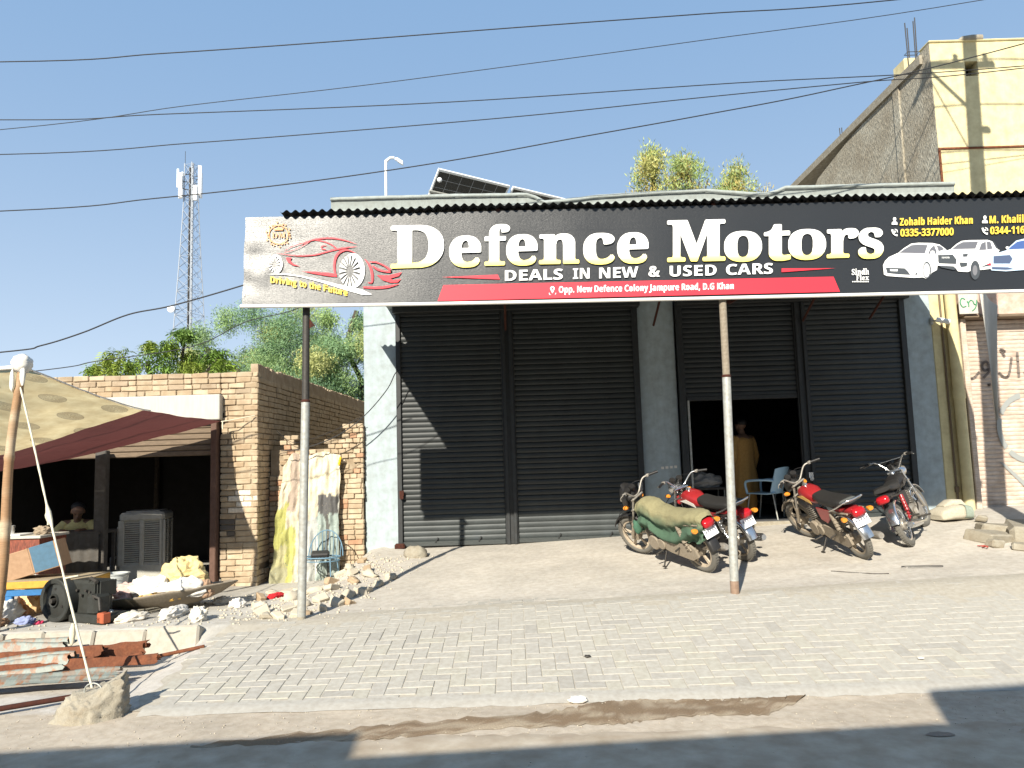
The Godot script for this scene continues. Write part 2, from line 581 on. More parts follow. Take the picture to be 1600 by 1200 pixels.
func build_ground() -> void:
	var xs := axis_lines(-8.0, 8.5, 0.10, 320.0)
	var zs := axis_lines(-12.5, -4.6, 0.09, 320.0)
	var rows := []
	var cols := []
	for z in zs:
		var r := []
		var cr := []
		for x in xs:
			var p := on(x, z)
			if z > -4.9: p.y -= 0.03
			var k := nz.get_noise_2d(x * 0.55 + 30, z * 0.9)
			var k2 := nz.get_noise_2d(x * 2.3, z * 4.1 + 9)
			var col := Color(0.625, 0.587, 0.519)
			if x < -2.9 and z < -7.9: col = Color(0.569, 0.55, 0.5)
			elif z > -6.2: col = Color(0.56, 0.49, 0.395)
			elif z > -8.5: col = Color(0.6, 0.569, 0.519)
			col = col * (1.0 + 0.16 * k + 0.10 * k2 + 0.06 * nz.get_noise_2d(x * 9.0, z * 9.0))
			# damp darker earth under the litter
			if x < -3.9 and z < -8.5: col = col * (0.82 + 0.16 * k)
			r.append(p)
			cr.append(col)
		rows.append(r)
		cols.append(cr)
	rows.reverse()
	cols.reverse()
	var b := B.new()
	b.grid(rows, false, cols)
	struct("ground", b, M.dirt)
	# asphalt under a drift of dust that thins out from the edge
	rows = []
	cols = []
	var xs2 := axis_lines(-9.0, 9.0, 0.10, 150.0)
	for k in 34:
		var z := lerpf(-5.50, 1.15, pow(k / 33.0, 1.6))
		var r := []
		var cr := []
		for x in xs2:
			var e: float = z + 5.50 + 0.10 * nz.get_noise_2d(x * 1.2, z) + 0.07 * nz.get_noise_2d(x * 4.0, z * 4.0)
			r.append(Vector3(x, -0.010 + 0.018 * smoothstep(0.0, 0.25, e), z))
			cr.append(Color(0.56, 0.49, 0.395).lerp(Color(0.60, 0.54, 0.435) * (1.0 + 0.12 * nz.get_noise_2d(x * 0.8, z * 2.0)), smoothstep(0.0, 0.55, e)))
		rows.append(r)
		cols.append(cr)
	rows.reverse()
	cols.reverse()
	b = B.new()
	b.grid(rows, false, cols)
	struct("road", b, M.road)
	# drain-water stain along the road's edge
	var up := [[-2.2, -5.33], [-1.61, -5.52], [-1.14, -5.6], [-0.53, -5.73], [0.02, -5.79], [0.38, -5.88], [0.55, -6.0], [0.78, -6.1], [1.16, -6.15], [1.4, -6.06], [1.63, -6.0], [1.9, -6.06], [2.22, -6.1]]
	var lo := [[-2.2, -5.30], [-1.61, -5.30], [-1.14, -5.31], [-0.72, -5.40], [-0.07, -5.52], [0.4, -5.52], [0.7, -5.52], [0.81, -5.54], [1.05, -5.60], [1.24, -5.66], [1.45, -5.64], [1.73, -5.64], [2.0, -5.86]]
	rows = []
	cols = []
	for k in 11:
		var r := []
		var cr := []
		for i in 97:
			var f := i / 96.0 * 12.0
			var a := int(minf(f, 11.0))
			var t := f - a
			var pu := Vector2(up[a][0], up[a][1]).lerp(Vector2(up[a + 1][0], up[a + 1][1]), t)
			var pl := Vector2(lo[a][0], lo[a][1]).lerp(Vector2(lo[a + 1][0], lo[a + 1][1]), t)
			var jag := 0.09 * nz.get_noise_1d(i * 0.7) + 0.05 * nz.get_noise_1d(i * 3.1 + 50)
			pu.y -= jag
			pl.y += 0.06 * nz.get_noise_1d(i * 1.7 + 90)
			var q := pl.lerp(pu, k / 10.0)
			var edge := smoothstep(0.0, 0.25, minf(k / 10.0, 1.0 - k / 10.0))
			r.append(Vector3(q.x, gn(q.x, q.y) + 0.004 + 0.003 * edge, q.y))
			var wet := smoothstep(-0.25, 0.35, nz.get_noise_2d(q.x * 1.6, q.y * 4.0) + 0.5 * nz.get_noise_2d(q.x * 7.0, q.y * 9.0) + 0.35 * edge - 0.1)
			cr.append(Color(0.46, 0.37, 0.26).lerp(Color(0.27, 0.185, 0.11), wet))
		rows.append(r)
		cols.append(cr)
	b = B.new()
	b.grid(rows, false, cols)
	struct("mud_stain", b, M.mud)
	b = B.new()
	b.col = Color(0.30, 0.25, 0.20)
	var pl2 := []
	for k in 18:
		var a := TAU * k / 18
		var rr := 1.0 + 0.4 * nz.get_noise_1d(k * 2.3)
		pl2.append(Vector3(2.66 + 0.085 * rr * cos(a), 0.0125, -5.12 - 0.045 * rr * sin(a)))
	b.poly(pl2)
	struct("oil_stain", b, M.mud)

func build_pavement() -> void:
	# sand bed that shows in the joints
	var b := B.new()
	var rows := []
	for k in 24:
		var z := lerpf(-6.10, -8.55, k / 23.0)
		var r := []
		for i in 60:
			var x := lerpf(-3.02 + 0.05 * sin(k * 1.7), 8.2, i / 59.0)
			r.append(on(x, z, 0.004))
		rows.append(r)
	b.grid(rows)
	var bed := struct("pavement", b, M.kerb)
	# smooth cement edging toward the road
	b = B.new()
	rows = []
	for k in 5:
		var r := []
		for i in 80:
			var x := lerpf(-2.9, 8.2, i / 79.0)
			var z := lerpf(-6.0 + 0.04 * nz.get_noise_1d(i * 0.7), -6.17, k / 4.0)
			r.append(on(x, z, 0.004 + 0.016 * smoothstep(0.0, 0.5, k / 4.0)))
		rows.append(r)
	b.grid(rows)
	struct("cement_edging", b, M.paver2)
	var L := 0.25
	var W := L / 2.0
	var spots := []
	for i in range(-40, 90):
		for j in range(-2, 32):
			var q := posmod(i - j, 4)
			var h := q == 0
			if not h and q != 3: continue
			var cx := -0.2 + (i + (1.0 if h else 0.5)) * W
			var cz := -6.12 - (j + (0.5 if h else 1.0)) * W
			var left := -3.03 - 0.09 * clampf((-6.0 - cz) / 1.7, 0, 1) + (0.3 * clampf((-7.7 - cz) / 0.8, 0, 1))
			var back := -8.28 - (0.55 * smoothstep(-2.3, -0.7, cx) - 0.45 * smoothstep(-0.7, 2.3, cx)) + 0.1 * nz.get_noise_1d(cx * 2)
			if cx < left + W or cx > 8.0 or cz < back or cz > -6.15: continue
			# drifted dust swallows some stones, mostly at the back and to the right
			var sunk := 0.012 * smoothstep(-7.6, -8.6, cz) + 0.006 * smoothstep(2.0, 6.0, cx) + 0.006 * nz.get_noise_2d(cx * 0.8, cz * 1.1)
			spots.append([Vector2(cx, cz).length(), cx, cz, h, sunk])
	spots.sort_custom(func(p, q): return p[0] < q[0])
	var shapes := []
	for k in 4:
		var bb := B.new()
		var rg := RandomNumberGenerator.new()
		rg.seed = 60 + k
		bb.box(Vector3.ZERO, Vector3(L - 0.005, 0.05, W - 0.005), 0.004, Basis.IDENTITY, 0.0012, rg)
		shapes.append(bb.done())
	var rest := B.new()
	var rg2 := RandomNumberGenerator.new()
	rg2.seed = 77
	for k in spots.size():
		var s = spots[k]
		var p := on(s[1], s[2], 0.0095 - 0.025 - s[4] * 0.8)
		var e := 0.1
		var dx := Vector3(2 * e, gy(s[1] + e, s[2]) - gy(s[1] - e, s[2]), 0).normalized()
		var dz := Vector3(0, gy(s[1], s[2] + e) - gy(s[1], s[2] - e), 2 * e).normalized()
		var bs := Basis(dx, dz.cross(dx).normalized(), dz) * Basis.from_euler(Vector3(rg2.randf_range(-0.008, 0.008), rg2.randf_range(-0.012, 0.012) + (0.0 if s[3] else PI / 2), rg2.randf_range(-0.008, 0.008)))
		var shade := rg2.randi() % 12
		var mm: int = 4 if shade == 0 else shade % 4
		if k < 300:
			put("paver", shapes[rg2.randi() % 4], M["paver%d" % mm], bed, Transform3D(bs, p))
		else:
			rest.box(p, Vector3(L - 0.005, 0.05, W - 0.005), 0.004, bs)
	part("pavers", rest, M.paver1, bed).set_meta("kind", "stuff")
	# kerb of cast blocks in front of the brick shop
	b = B.new()
	b.box(Vector3(-7.2, 0.03, -8.06), Vector3(8.2, 0.24, 0.14))
	var kerb := struct("kerb", b, M.kerb)
	var x := -3.22
	var rg3 := RandomNumberGenerator.new()
	rg3.seed = 12
	for k in 14:
		var w := rg3.randf_range(0.40, 0.56)
		b = B.new()
		b.box(Vector3.ZERO, Vector3(w - 0.012, 0.30, 0.17), 0.022, Basis.IDENTITY, 0.007, rg3)
		put("kerb_block", b.done(), M.kerb, kerb, Transform3D(Basis.from_euler(Vector3(-0.30 + rg3.randf_range(-0.03, 0.03), 0, rg3.randf_range(-0.012, 0.012))), Vector3(x - w / 2, 0.10 + (0.02 if k == 0 else 0.0), -8.0 + rg3.randf_range(-0.01, 0.01))))
		x -= w

# one roller-shutter curtain: every slat its own piece under the frame
func shutter(par: Node3D, x0: float, x1: float, y0: float, y1: float, z: float, pitch: float, m: Material, called := "roller_shutter", dusty := true) -> Node3D:
	var sh := Node3D.new()
	sh.name = called
	par.add_child(sh, true)
	var n := int(round((y1 - y0) / pitch))
	var ph := (y1 - y0) / n
	var pf := [[0.0, 0.0], [0.06, 0.005], [0.25, 0.010], [0.5, 0.012], [0.75, 0.010], [0.93, 0.005], [0.97, 0.0], [1.0, -0.002]]
	var rg := RandomNumberGenerator.new()
	rg.seed = int(x0 * 100) + 999
	for k in n:
		var yc := y0 + k * ph
		var b := B.new()
		var rows := []
		var cols := []
		# dirt splashed up from the ground, greyest on the lowest slats
		var d := 1.0
		if dusty:
			d = 1.0 + 1.3 * smoothstep(0.75, 0.0, yc - y0) + 0.25 * rg.randf()
		var cc := Color(d, d * 0.99, d * 0.93) * 0.36 if dusty else Color(0.36, 0.36, 0.36)
		var bend := rg.randf_range(-0.004, 0.004)
		for p in pf:
			var r := []
			var cr := []
			for i in 15:
				var t := i / 14.0
				var xx := lerpf(x0, x1, t)
				r.append(Vector3(xx, yc + p[0] * ph + bend * sin(t * PI), z + p[1] + 0.004 * nz.get_noise_2d(xx * 2.2, yc * 1.6)))
				cr.append(cc * (1.0 + 0.30 * nz.get_noise_2d(xx * 3.1, yc * 0.9) + 0.14 * nz.get_noise_2d(xx * 11.0, yc * 13.0)))
			rows.append(r)
			cols.append(cr)
		b.grid(rows, false, cols)
		part("slat", b, m, sh)
	return sh

func build_shop() -> void:
	var s := thing("motor_showroom", "grey painted two bay shop with black roller shutters under the long sign", "building")
	var z := -12.4
	var b := B.new()
	# walls: three pillars, the lintel wall above the shutters, side walls, back
	b.box(Vector3(-2.10, 2.95, z - 0.175), Vector3(0.60, 5.60, 0.35), 0.012)
	part("pillar", b, M.grey_paint, s)
	b = B.new(); b.box(Vector3(2.36, 2.4, z - 0.175), Vector3(0.62, 4.5, 0.35), 0.012)
	part("pillar", b, M.grey_paint, s)
	b = B.new(); b.box(Vector3(6.625, 2.95, z - 0.175), Vector3(0.49, 5.60, 0.35), 0.012)
	part("pillar", b, M.grey_paint, s)
	b = B.new(); b.box(Vector3(2.29, 5.2, z - 0.18), Vector3(8.17, 1.26, 0.33))
	part("wall", b, M.grey_paint, s)
	b = B.new()
	b.box(Vector3(-2.27, 2.9, -16.6), Vector3(0.26, 5.6, 8.0)); b.box(Vector3(2.3, 2.9, -20.6), Vector3(9.2, 5.6, 0.25))
	part("wall", b, M.raw_plaster, s)
	b = B.new(); b.box(Vector3(2.35, 5.62, -16.6), Vector3(9.0, 0.16, 8.0))
	part("roof", b, M.concrete, s)
	# slab over the doors
	b = B.new(); b.box(Vector3(2.31, 4.46, z + 0.56), Vector3(8.62, 0.13, 1.12), 0.01)
	part("door_canopy_slab", b, M.eave_paint, s)
	# parapet slab with a crooked plastered coping
	b = B.new()
	b.box(Vector3(2.1, 5.72, -11.95), Vector3(9.62, 0.14, 0.9), 0.01)
	part("eave_slab", b, M.eave_paint, s)
	var top := [[-2.71, 5.99], [-1.0, 5.985], [0.44, 5.965], [0.47, 5.83], [0.9, 5.855], [1.38, 5.90], [2.3, 5.935], [3.08, 5.945], [3.5, 5.90], [3.97, 5.85], [4.12, 5.88], [4.26, 5.955], [5.5, 5.95], [6.91, 5.94]]
	b = B.new()
	var rows := []
	for q in [[-11.52, -0.24], [-11.50, -0.065], [-11.47, -0.06], [-11.455, -0.035], [-11.47, -0.008], [-11.52, 0.0], [-11.75, 0.0], [-11.78, -0.24]]:
		var r := []
		for k in 71:
			var x := lerpf(-2.71, 6.91, k / 70.0)
			var y := 0.0
			for i in top.size() - 1:
				if x >= top[i][0] - 0.001 and x <= top[i + 1][0] + 0.001:
					y = lerpf(top[i][1], top[i + 1][1], (x - top[i][0]) / (top[i + 1][0] - top[i][0]))
			var lump: float = 0.006 * nz.get_noise_2d(x * 6.0, q[0] * 20.0)
			r.append(Vector3(x, y + q[1] + lump, q[0] + lump))
		rows.append(r)
	b.grid(rows)
	b.poly([Vector3(-2.71, 5.75, -11.52), Vector3(-2.71, 5.97, -11.5), Vector3(-2.71, 5.99, -11.52), Vector3(-2.71, 5.99, -11.75), Vector3(-2.71, 5.75, -11.78)])
	part("parapet", b, M.eave_paint, s)
	# shutters
	for q in [[-1.80, -0.17, 0.565], [0.04, 1.98, 0.575], [4.79, 6.33, 0.80]]:
		shutter(s, q[0], q[1], q[2] + 0.07, 4.42, z + 0.03, 0.083, M.black_paint)
		b = B.new()
		b.col = Color(0.85, 0.82, 0.74)
		b.box(Vector3((q[0] + q[1]) / 2, q[2] + 0.035, z + 0.045), Vector3(q[1] - q[0], 0.075, 0.035), 0.006)
		part("bottom_rail", b, M.black_paint, s)
		for t in [0.33, 0.75]:
			b = B.new()
			b.box(Vector3(lerpf(q[0], q[1], t), q[2] + 0.09, z + 0.07), Vector3(0.02, 0.09, 0.015), 0.003, Basis.from_euler(Vector3(0, 0, -0.5)))
			part("pull_handle", b, M.black_frame, s)
	shutter(s, 2.80, 4.60, 2.79, 4.42, z + 0.03, 0.083, M.black_paint, "raised_roller_shutter", false)
	b = B.new(); b.box(Vector3(3.70, 2.77, z + 0.04), Vector3(1.80, 0.07, 0.035), 0.006)
	part("bottom_rail", b, M.black_frame, s)
	# guide channels and centre posts
	for q in [[-1.83, 0.075, 0.56], [2.02, 0.09, 0.60], [2.74, 0.10, 0.66], [6.365, 0.09, 0.80]]:
		b = B.new(); b.box(Vector3(q[0], (4.42 + q[2]) / 2, z + 0.04), Vector3(q[1], 4.42 - q[2], 0.09), 0.006)
		part("guide_channel", b, M.black_frame, s)
	for q in [[-0.065, 0.56], [4.69, 0.72]]:
		b = B.new()
		b.box(Vector3(q[0], (4.42 + q[1]) / 2, z + 0.05), Vector3(0.20, 4.42 - q[1], 0.06), 0.006)
		b.box(Vector3(q[0] - 0.055, (4.42 + q[1]) / 2, z + 0.095), Vector3(0.05, 4.42 - q[1], 0.03), 0.005)
		b.box(Vector3(q[0] + 0.055, (4.42 + q[1]) / 2, z + 0.095), Vector3(0.05, 4.42 - q[1], 0.03), 0.005)
		part("centre_post", b, M.black_frame, s)
	# bare steel jamb beside the open door
	b = B.new(); b.box(Vector3(2.825, 1.72, z + 0.05), Vector3(0.035, 2.05, 0.03), 0.004)
	part("door_jamb", b, M.galvanised, s)
	# hasps
	for q in [[-1.80, 1.40, true], [1.985, 1.42, false], [4.70, 1.50, false]]:
		b = B.new()
		b.box(Vector3(q[0], q[1], z + 0.10), Vector3(0.07, 0.09, 0.03), 0.006)
		b.lathe([Vector2(0.001, 0), Vector2(0.032, 0), Vector2(0.032, 0.03), Vector2(0.001, 0.03)], 10, Transform3D(Basis(Vector3.RIGHT, PI / 2), Vector3(q[0], q[1] - 0.06, z + 0.1)))
		part("lock_hasp", b, M.rusty_steel if q[2] else M.steel_cup, s)
	b = B.new(); b.box(Vector3(-1.84, 0.575, z + 0.09), Vector3(0.16, 0.09, 0.12), 0.02)
	part("channel_foot", b, M.rusty_steel, s)
	# rollers boxed at the lintel
	for q in [[-1.9, 2.1], [2.70, 6.45]]:
		b = B.new(); b.box(Vector3((q[0] + q[1]) / 2, 4.36, z + 0.10), Vector3(q[1] - q[0], 0.14, 0.2), 0.01)
		part("shutter_hood", b, M.black_frame, s)
	# showroom interior
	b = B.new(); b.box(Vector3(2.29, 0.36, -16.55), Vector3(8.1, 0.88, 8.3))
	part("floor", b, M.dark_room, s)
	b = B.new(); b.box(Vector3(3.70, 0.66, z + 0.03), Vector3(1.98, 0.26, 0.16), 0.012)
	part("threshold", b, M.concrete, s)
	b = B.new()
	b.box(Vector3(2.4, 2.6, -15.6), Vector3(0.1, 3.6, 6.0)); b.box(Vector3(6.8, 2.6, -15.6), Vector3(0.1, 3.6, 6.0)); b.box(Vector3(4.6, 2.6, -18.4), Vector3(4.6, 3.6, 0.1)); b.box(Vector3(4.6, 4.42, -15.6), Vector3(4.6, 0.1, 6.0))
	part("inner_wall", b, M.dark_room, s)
	# a little old paint smeared on the middle pillar
	b = B.new()
	for k in 4:
		b.box(Vector3(2.37 + k * 0.07, 1.68 + 0.004 * k, z + 0.001), Vector3(0.045, 0.04, 0.004), 0.001)
	part("paint_smear", b, M.white_cloth, s)

func build_yellow() -> void:
	var s := thing("yellow_building", "tall pale yellow building with bare cement side wall behind the grey shop", "building")
	var z := -12.42
	var b := B.new()
	# front wall in pieces round the vent opening (x 7.83..8.05, y 8.11..8.37)
	b.box(Vector3(7.545, 7.03, z - 0.15), Vector3(0.57, 3.38, 0.3)); b.box(Vector3(9.6, 7.03, z - 0.15), Vector3(3.1, 3.38, 0.3))
	b.box(Vector3(7.94, 6.725, z - 0.15), Vector3(0.22, 2.77, 0.3)); b.box(Vector3(7.94, 8.545, z - 0.15), Vector3(0.22, 0.35, 0.3))
	part("front_wall", b, M.yellow_paint, s)
	b = B.new(); b.box(Vector3(9.18, 4.9, z - 0.16), Vector3(3.86, 0.88, 0.3))
	part("front_wall", b, M.yellow_paint, s)
	b = B.new()
	b.box(Vector3(7.94, 8.24, z - 0.29), Vector3(0.24, 0.28, 0.03))
	for k in 3: b.box(Vector3(7.94, 8.17 + k * 0.07, z - 0.2), Vector3(0.22, 0.012, 0.03))
	part("vent", b, M.black_room, s)
	b = B.new(); b.box(Vector3(7.08, 2.4, z - 0.15), Vector3(0.40, 4.2, 0.3), 0.01)
	part("pillar", b, M.yellow_paint, s)
	# bare cement side wall with a stepped roof line, a thick slab with lumps
	b = B.new()
	var prof := PackedVector2Array([Vector2(-12.424, 4.5), Vector2(-12.424, 8.72), Vector2(-13.45, 8.60), Vector2(-13.62, 8.50), Vector2(-14.2, 8.48), Vector2(-15.4, 8.43), Vector2(-17.3, 8.20), Vector2(-17.6, 8.05), Vector2(-22.0, 7.9), Vector2(-22.0, 4.5)])
	b.xf = Transform3D(Basis(Vector3(0, 0, 1), Vector3.UP, Vector3(-1, 0, 0)), Vector3(7.25, 0, 0))
	b.extrude(prof, 0.0, -0.3)
	part("side_wall", b, M.raw_plaster, s)
	b = B.new(); b.box(Vector3(7.245, 6.6, -13.6), Vector3(0.05, 4.2, 0.22), 0.01, Basis.from_euler(Vector3(0.02, 0, 0)))
	part("plastered_column", b, M.raw_plaster, s)
	b = B.new(); b.box(Vector3(7.50, 8.62, -13.52), Vector3(0.40, 0.66, 0.42), 0.02)
	part("stair_head", b, M.yellow_paint, s)
	b = B.new(); b.box(Vector3(9.1, 8.55, -17.3), Vector3(3.8, 0.16, 9.3))
	part("roof", b, M.concrete, s)
	b = B.new(); b.box(Vector3(9.1, 6.4, -22.1), Vector3(3.7, 4.2, 0.25))
	part("back_wall", b, M.raw_plaster, s)
	# coping and the drain spout lump at the top
	b = B.new(); b.box(Vector3(9.25, 8.735, z - 0.14), Vector3(4.02, 0.035, 0.34), 0.012)
	part("coping", b, M.yellow_paint, s)
	b = B.new(); b.loft([[Vector3(7.74, 8.74, z - 0.1), 0.13, 0.02, 2.0], [Vector3(7.83, 8.77, z - 0.1), 0.15, 0.06, 2.5], [Vector3(8.0, 8.78, z - 0.1), 0.15, 0.07, 3.0], [Vector3(8.16, 8.78, z - 0.1), 0.15, 0.065, 3.0]])
	part("roof_spout", b, M.concrete, s)
	# reddish band and pipe stub
	b = B.new(); b.box(Vector3(8.9, 6.845, z + 0.006), Vector3(3.3, 0.035, 0.03), 0.005)
	part("rusty_band", b, M.rust, s)
	b = B.new(); b.box(Vector3(7.265, 6.52, z + 0.008), Vector3(0.035, 0.62, 0.03), 0.005)
	part("rusty_band", b, M.rust, s)
	# drain pipe and the thin conduit on the corner pillar
	b = B.new(); b.tube([Vector3(7.16, 4.6, z + 0.10), Vector3(7.17, 2.7, z + 0.10)], 0.085, 14); b.tube([Vector3(7.17, 2.72, z + 0.10), Vector3(7.175, 0.80, z + 0.10)], 0.082, 14); b.tube([Vector3(7.17, 2.78, z + 0.10), Vector3(7.17, 2.64, z + 0.10)], 0.094, 14)
	part("drain_pipe", b, M.yellow_paint, s)
	b = B.new(); b.tube([Vector3(7.035, 4.5, z + 0.02), Vector3(7.04, 1.25, z + 0.02)], 0.016, 8); b.box(Vector3(7.045, 1.2, z + 0.02), Vector3(0.06, 0.10, 0.05), 0.01); b.tube([Vector3(7.045, 1.16, z + 0.02), Vector3(7.05, 0.9, z + 0.02)], 0.02, 8)
	part("conduit", b, M.brown_shutter, s)

func build_pink() -> void:
	var s := thing("pink_shop", "narrow shop with faded pink roller shutter under the yellow building", "building")
	var z := -12.4
	var b := B.new(); b.box(Vector3(9.2, 4.17, z - 0.02), Vector3(3.8, 0.44, 0.34), 0.012)
	part("fascia", b, M.pink_wall, s)
	b = B.new(); b.box(Vector3(9.2, 3.955, z + 0.08), Vector3(3.8, 0.05, 0.24), 0.01)
	part("lintel", b, M.brown_shutter, s)
	b = B.new(); b.box(Vector3(7.34, 2.36, z - 0.05), Vector3(0.09, 3.2, 0.26), 0.01)
	part("guide_channel", b, M.pink_paint, s)
	shutter(s, 7.385, 10.6, 0.86, 3.93, z - 0.10, 0.068, M.pink_paint, "roller_shutter", false)
	b = B.new(); b.box(Vector3(9.0, 0.84, z - 0.085), Vector3(3.22, 0.07, 0.04), 0.006)
	part("bottom_rail", b, M.pink_wall, s)
	b = B.new(); b.box(Vector3(9.1, 2.3, -16.5), Vector3(3.6, 4.2, 7.6))
	part("inner_wall", b, M.dark_room, s)
	b = B.new(); b.box(Vector3(9.2, 0.40, -11.9), Vector3(4.0, 0.82, 0.9), 0.02)
	part("step", b, M.concrete, s)
	# stencilled black script, mostly worn off: strokes of letters across the shutter
	b = B.new()
	b.col = Color(0.17, 0.14, 0.12)
	var zz := z - 0.075
	for st in [
		[[8.62, 3.30], [8.60, 3.02], [8.54, 2.97], [8.40, 2.99], [8.36, 3.06]], [[8.70, 3.18], [8.62, 3.16], [8.58, 3.24], [8.66, 3.28], [8.70, 3.18], [8.66, 3.02]],
		[[8.27, 3.38], [8.26, 2.98]], [[8.17, 3.30], [8.10, 3.02], [8.02, 2.98], [7.94, 3.06]], [[8.08, 3.40], [8.0, 3.44], [8.06, 3.32]],
		[[7.88, 3.40], [7.86, 3.02]], [[7.78, 3.12], [7.70, 3.10], [7.68, 3.20], [7.76, 3.24], [7.79, 3.10], [7.68, 2.98]], [[7.62, 3.08], [7.52, 2.98], [7.42, 2.99], [7.38, 3.10]],
		[[7.74, 2.86], [7.79, 2.87]], [[7.84, 2.86], [7.89, 2.87]], [[8.50, 2.85], [8.55, 2.86]]]:
		var pth := []
		for q in st: pth.append(Vector3(q[0], q[1], zz))
		pth = smooth_path(pth, 5)
		var w := 0.020
		for k in pth.size() - 1:
			var d: Vector3 = (pth[k + 1] - pth[k]).normalized()
			var o := Vector3(-d.y, d.x, 0) * w
			var ex := d * 0.006
			b.poly([pth[k] - o - ex, pth[k + 1] - o + ex, pth[k + 1] + o + ex, pth[k] + o - ex])
	part("stencil_script", b, M.print, s)
	# a large worn circular device lower down
	b = B.new()
	b.col = Color(0.27, 0.28, 0.27)
	for k in 40:
		if k % 7 == 3: continue
		var a := TAU * k / 40
		var a2 := TAU * (k + 1) / 40
		var ce := Vector3(8.32, 2.15, zz)
		b.poly([ce + Vector3(cos(a), sin(a) * 1.15, 0) * 0.42, ce + Vector3(cos(a2), sin(a2) * 1.15, 0) * 0.42, ce + Vector3(cos(a2), sin(a2) * 1.15, 0) * 0.50, ce + Vector3(cos(a), sin(a) * 1.15, 0) * 0.50])
	part("worn_emblem", b, M.print, s)
	b = B.new()
	b.col = Color(0.27, 0.28, 0.27)
	b.poly([Vector3(7.80, 1.62, zz), Vector3(7.90, 1.58, zz), Vector3(8.42, 1.05, zz), Vector3(8.34, 1.02, zz)])
	part("worn_stroke", b, M.print, s)

# low shops on the near side of the road, right behind the viewer, whose stepped roof shades the asphalt
func build_opposite() -> void:
	var s := thing("roadside_shops", "low plastered row of shops with stepped flat roof on the viewer's side of the road", "building")
	s.rotation.y = 0.08
	for q in [[-14.0, -3.64, 4.39], [-3.64, 0.46, 4.085], [0.46, 9.0, 4.52]]:
		var b := B.new()
		b.box(Vector3((q[0] + q[1]) / 2, q[2] / 2, 3.6), Vector3(q[1] - q[0], q[2], 4.8), 0.03)
		part("wall", b, M.far_wall, s)
	for k in 7:
		var b := B.new()
		b.box(Vector3(-12.0 + k * 3.2, 1.3, 1.19), Vector3(2.3, 2.5, 0.06), 0.01)
		part("door", b, M.brown_shutter, s)

# artwork units of the printed sheet -> metres on it (the sheet was printed slightly askew)
func art(x: float, y: float) -> Vector2:
	var d := 2.7741401e-06 * x + 9.244359e-05 * y + 1.0
	return Vector2((0.0073484722 * x + 4.836268e-05 * y - 2.83416141) / d, (-0.00022404850 * x - 0.0074660428 * y + 3.684064721) / d)

# the loose left end of the sheet bellies out toward its foot
func belly(q: Vector2) -> float:
	return 0.085 * (1.0 - clampf(q.y, 0.0, 1.05)) * exp(-q.x / 1.2)

func ink(b: B, p: Array, col: Color, layer: int, f := 1.0, ox := 0.0, oy := 0.0) -> void:
	var pl := PackedVector2Array()
	for q in p: pl.append(art(ox + q[0] * f, oy + q[1] * f))
	b.col = col
	var z := 0.0065 + layer * 0.0012
	var n0 := b.v.size()
	b.extrude(pl, z, z)
	for k in range(n0, b.v.size()): b.v[k].z += belly(Vector2(b.v[k].x, b.v[k].y))

func stroke(b: B, p: Array, w: Array, col: Color, layer: int, f := 1.0, ox := 0.0, oy := 0.0) -> void:
	var pts := []
	for q in p: pts.append(Vector2(q[0], q[1]))
	pts = smooth_path(pts, 6)
	var n := pts.size()
	var l := []
	for k in n:
		var d: Vector2 = (pts[mini(k + 1, n - 1)] - pts[maxi(k - 1, 0)]).normalized()
		var t := float(k) / (n - 1) * (w.size() - 1)
		var a := int(minf(t, w.size() - 2))
		var ww: float = lerpf(w[a], w[a + 1], t - a) * 0.5
		l.append([pts[k] + Vector2(d.y, -d.x) * ww, pts[k] - Vector2(d.y, -d.x) * ww])
	b.col = col
	var z := 0.0065 + layer * 0.0012
	for k in n - 1:
		var q := []
		for e in [l[k][0], l[k][1], l[k + 1][1], l[k + 1][0]]:
			var m := art(ox + e.x * f, oy + e.y * f)
			q.append(Vector3(m.x, m.y, z + belly(m)))
		b.poly(q)

func oval(cx: float, cy: float, rx: float, ry: float, n := 28, a0 := 0.0, a1 := TAU) -> Array:
	var o := []
	for k in n:
		var a := a0 + (a1 - a0) * k / (n if a1 - a0 > 6.2 else n - 1)
		o.append([cx + rx * cos(a), cy + ry * sin(a)])
	return o

func font(names: String) -> Font:
	var sf := SystemFont.new()
	sf.font_names = PackedStringArray([names])
	sf.font_weight = 700
	return sf

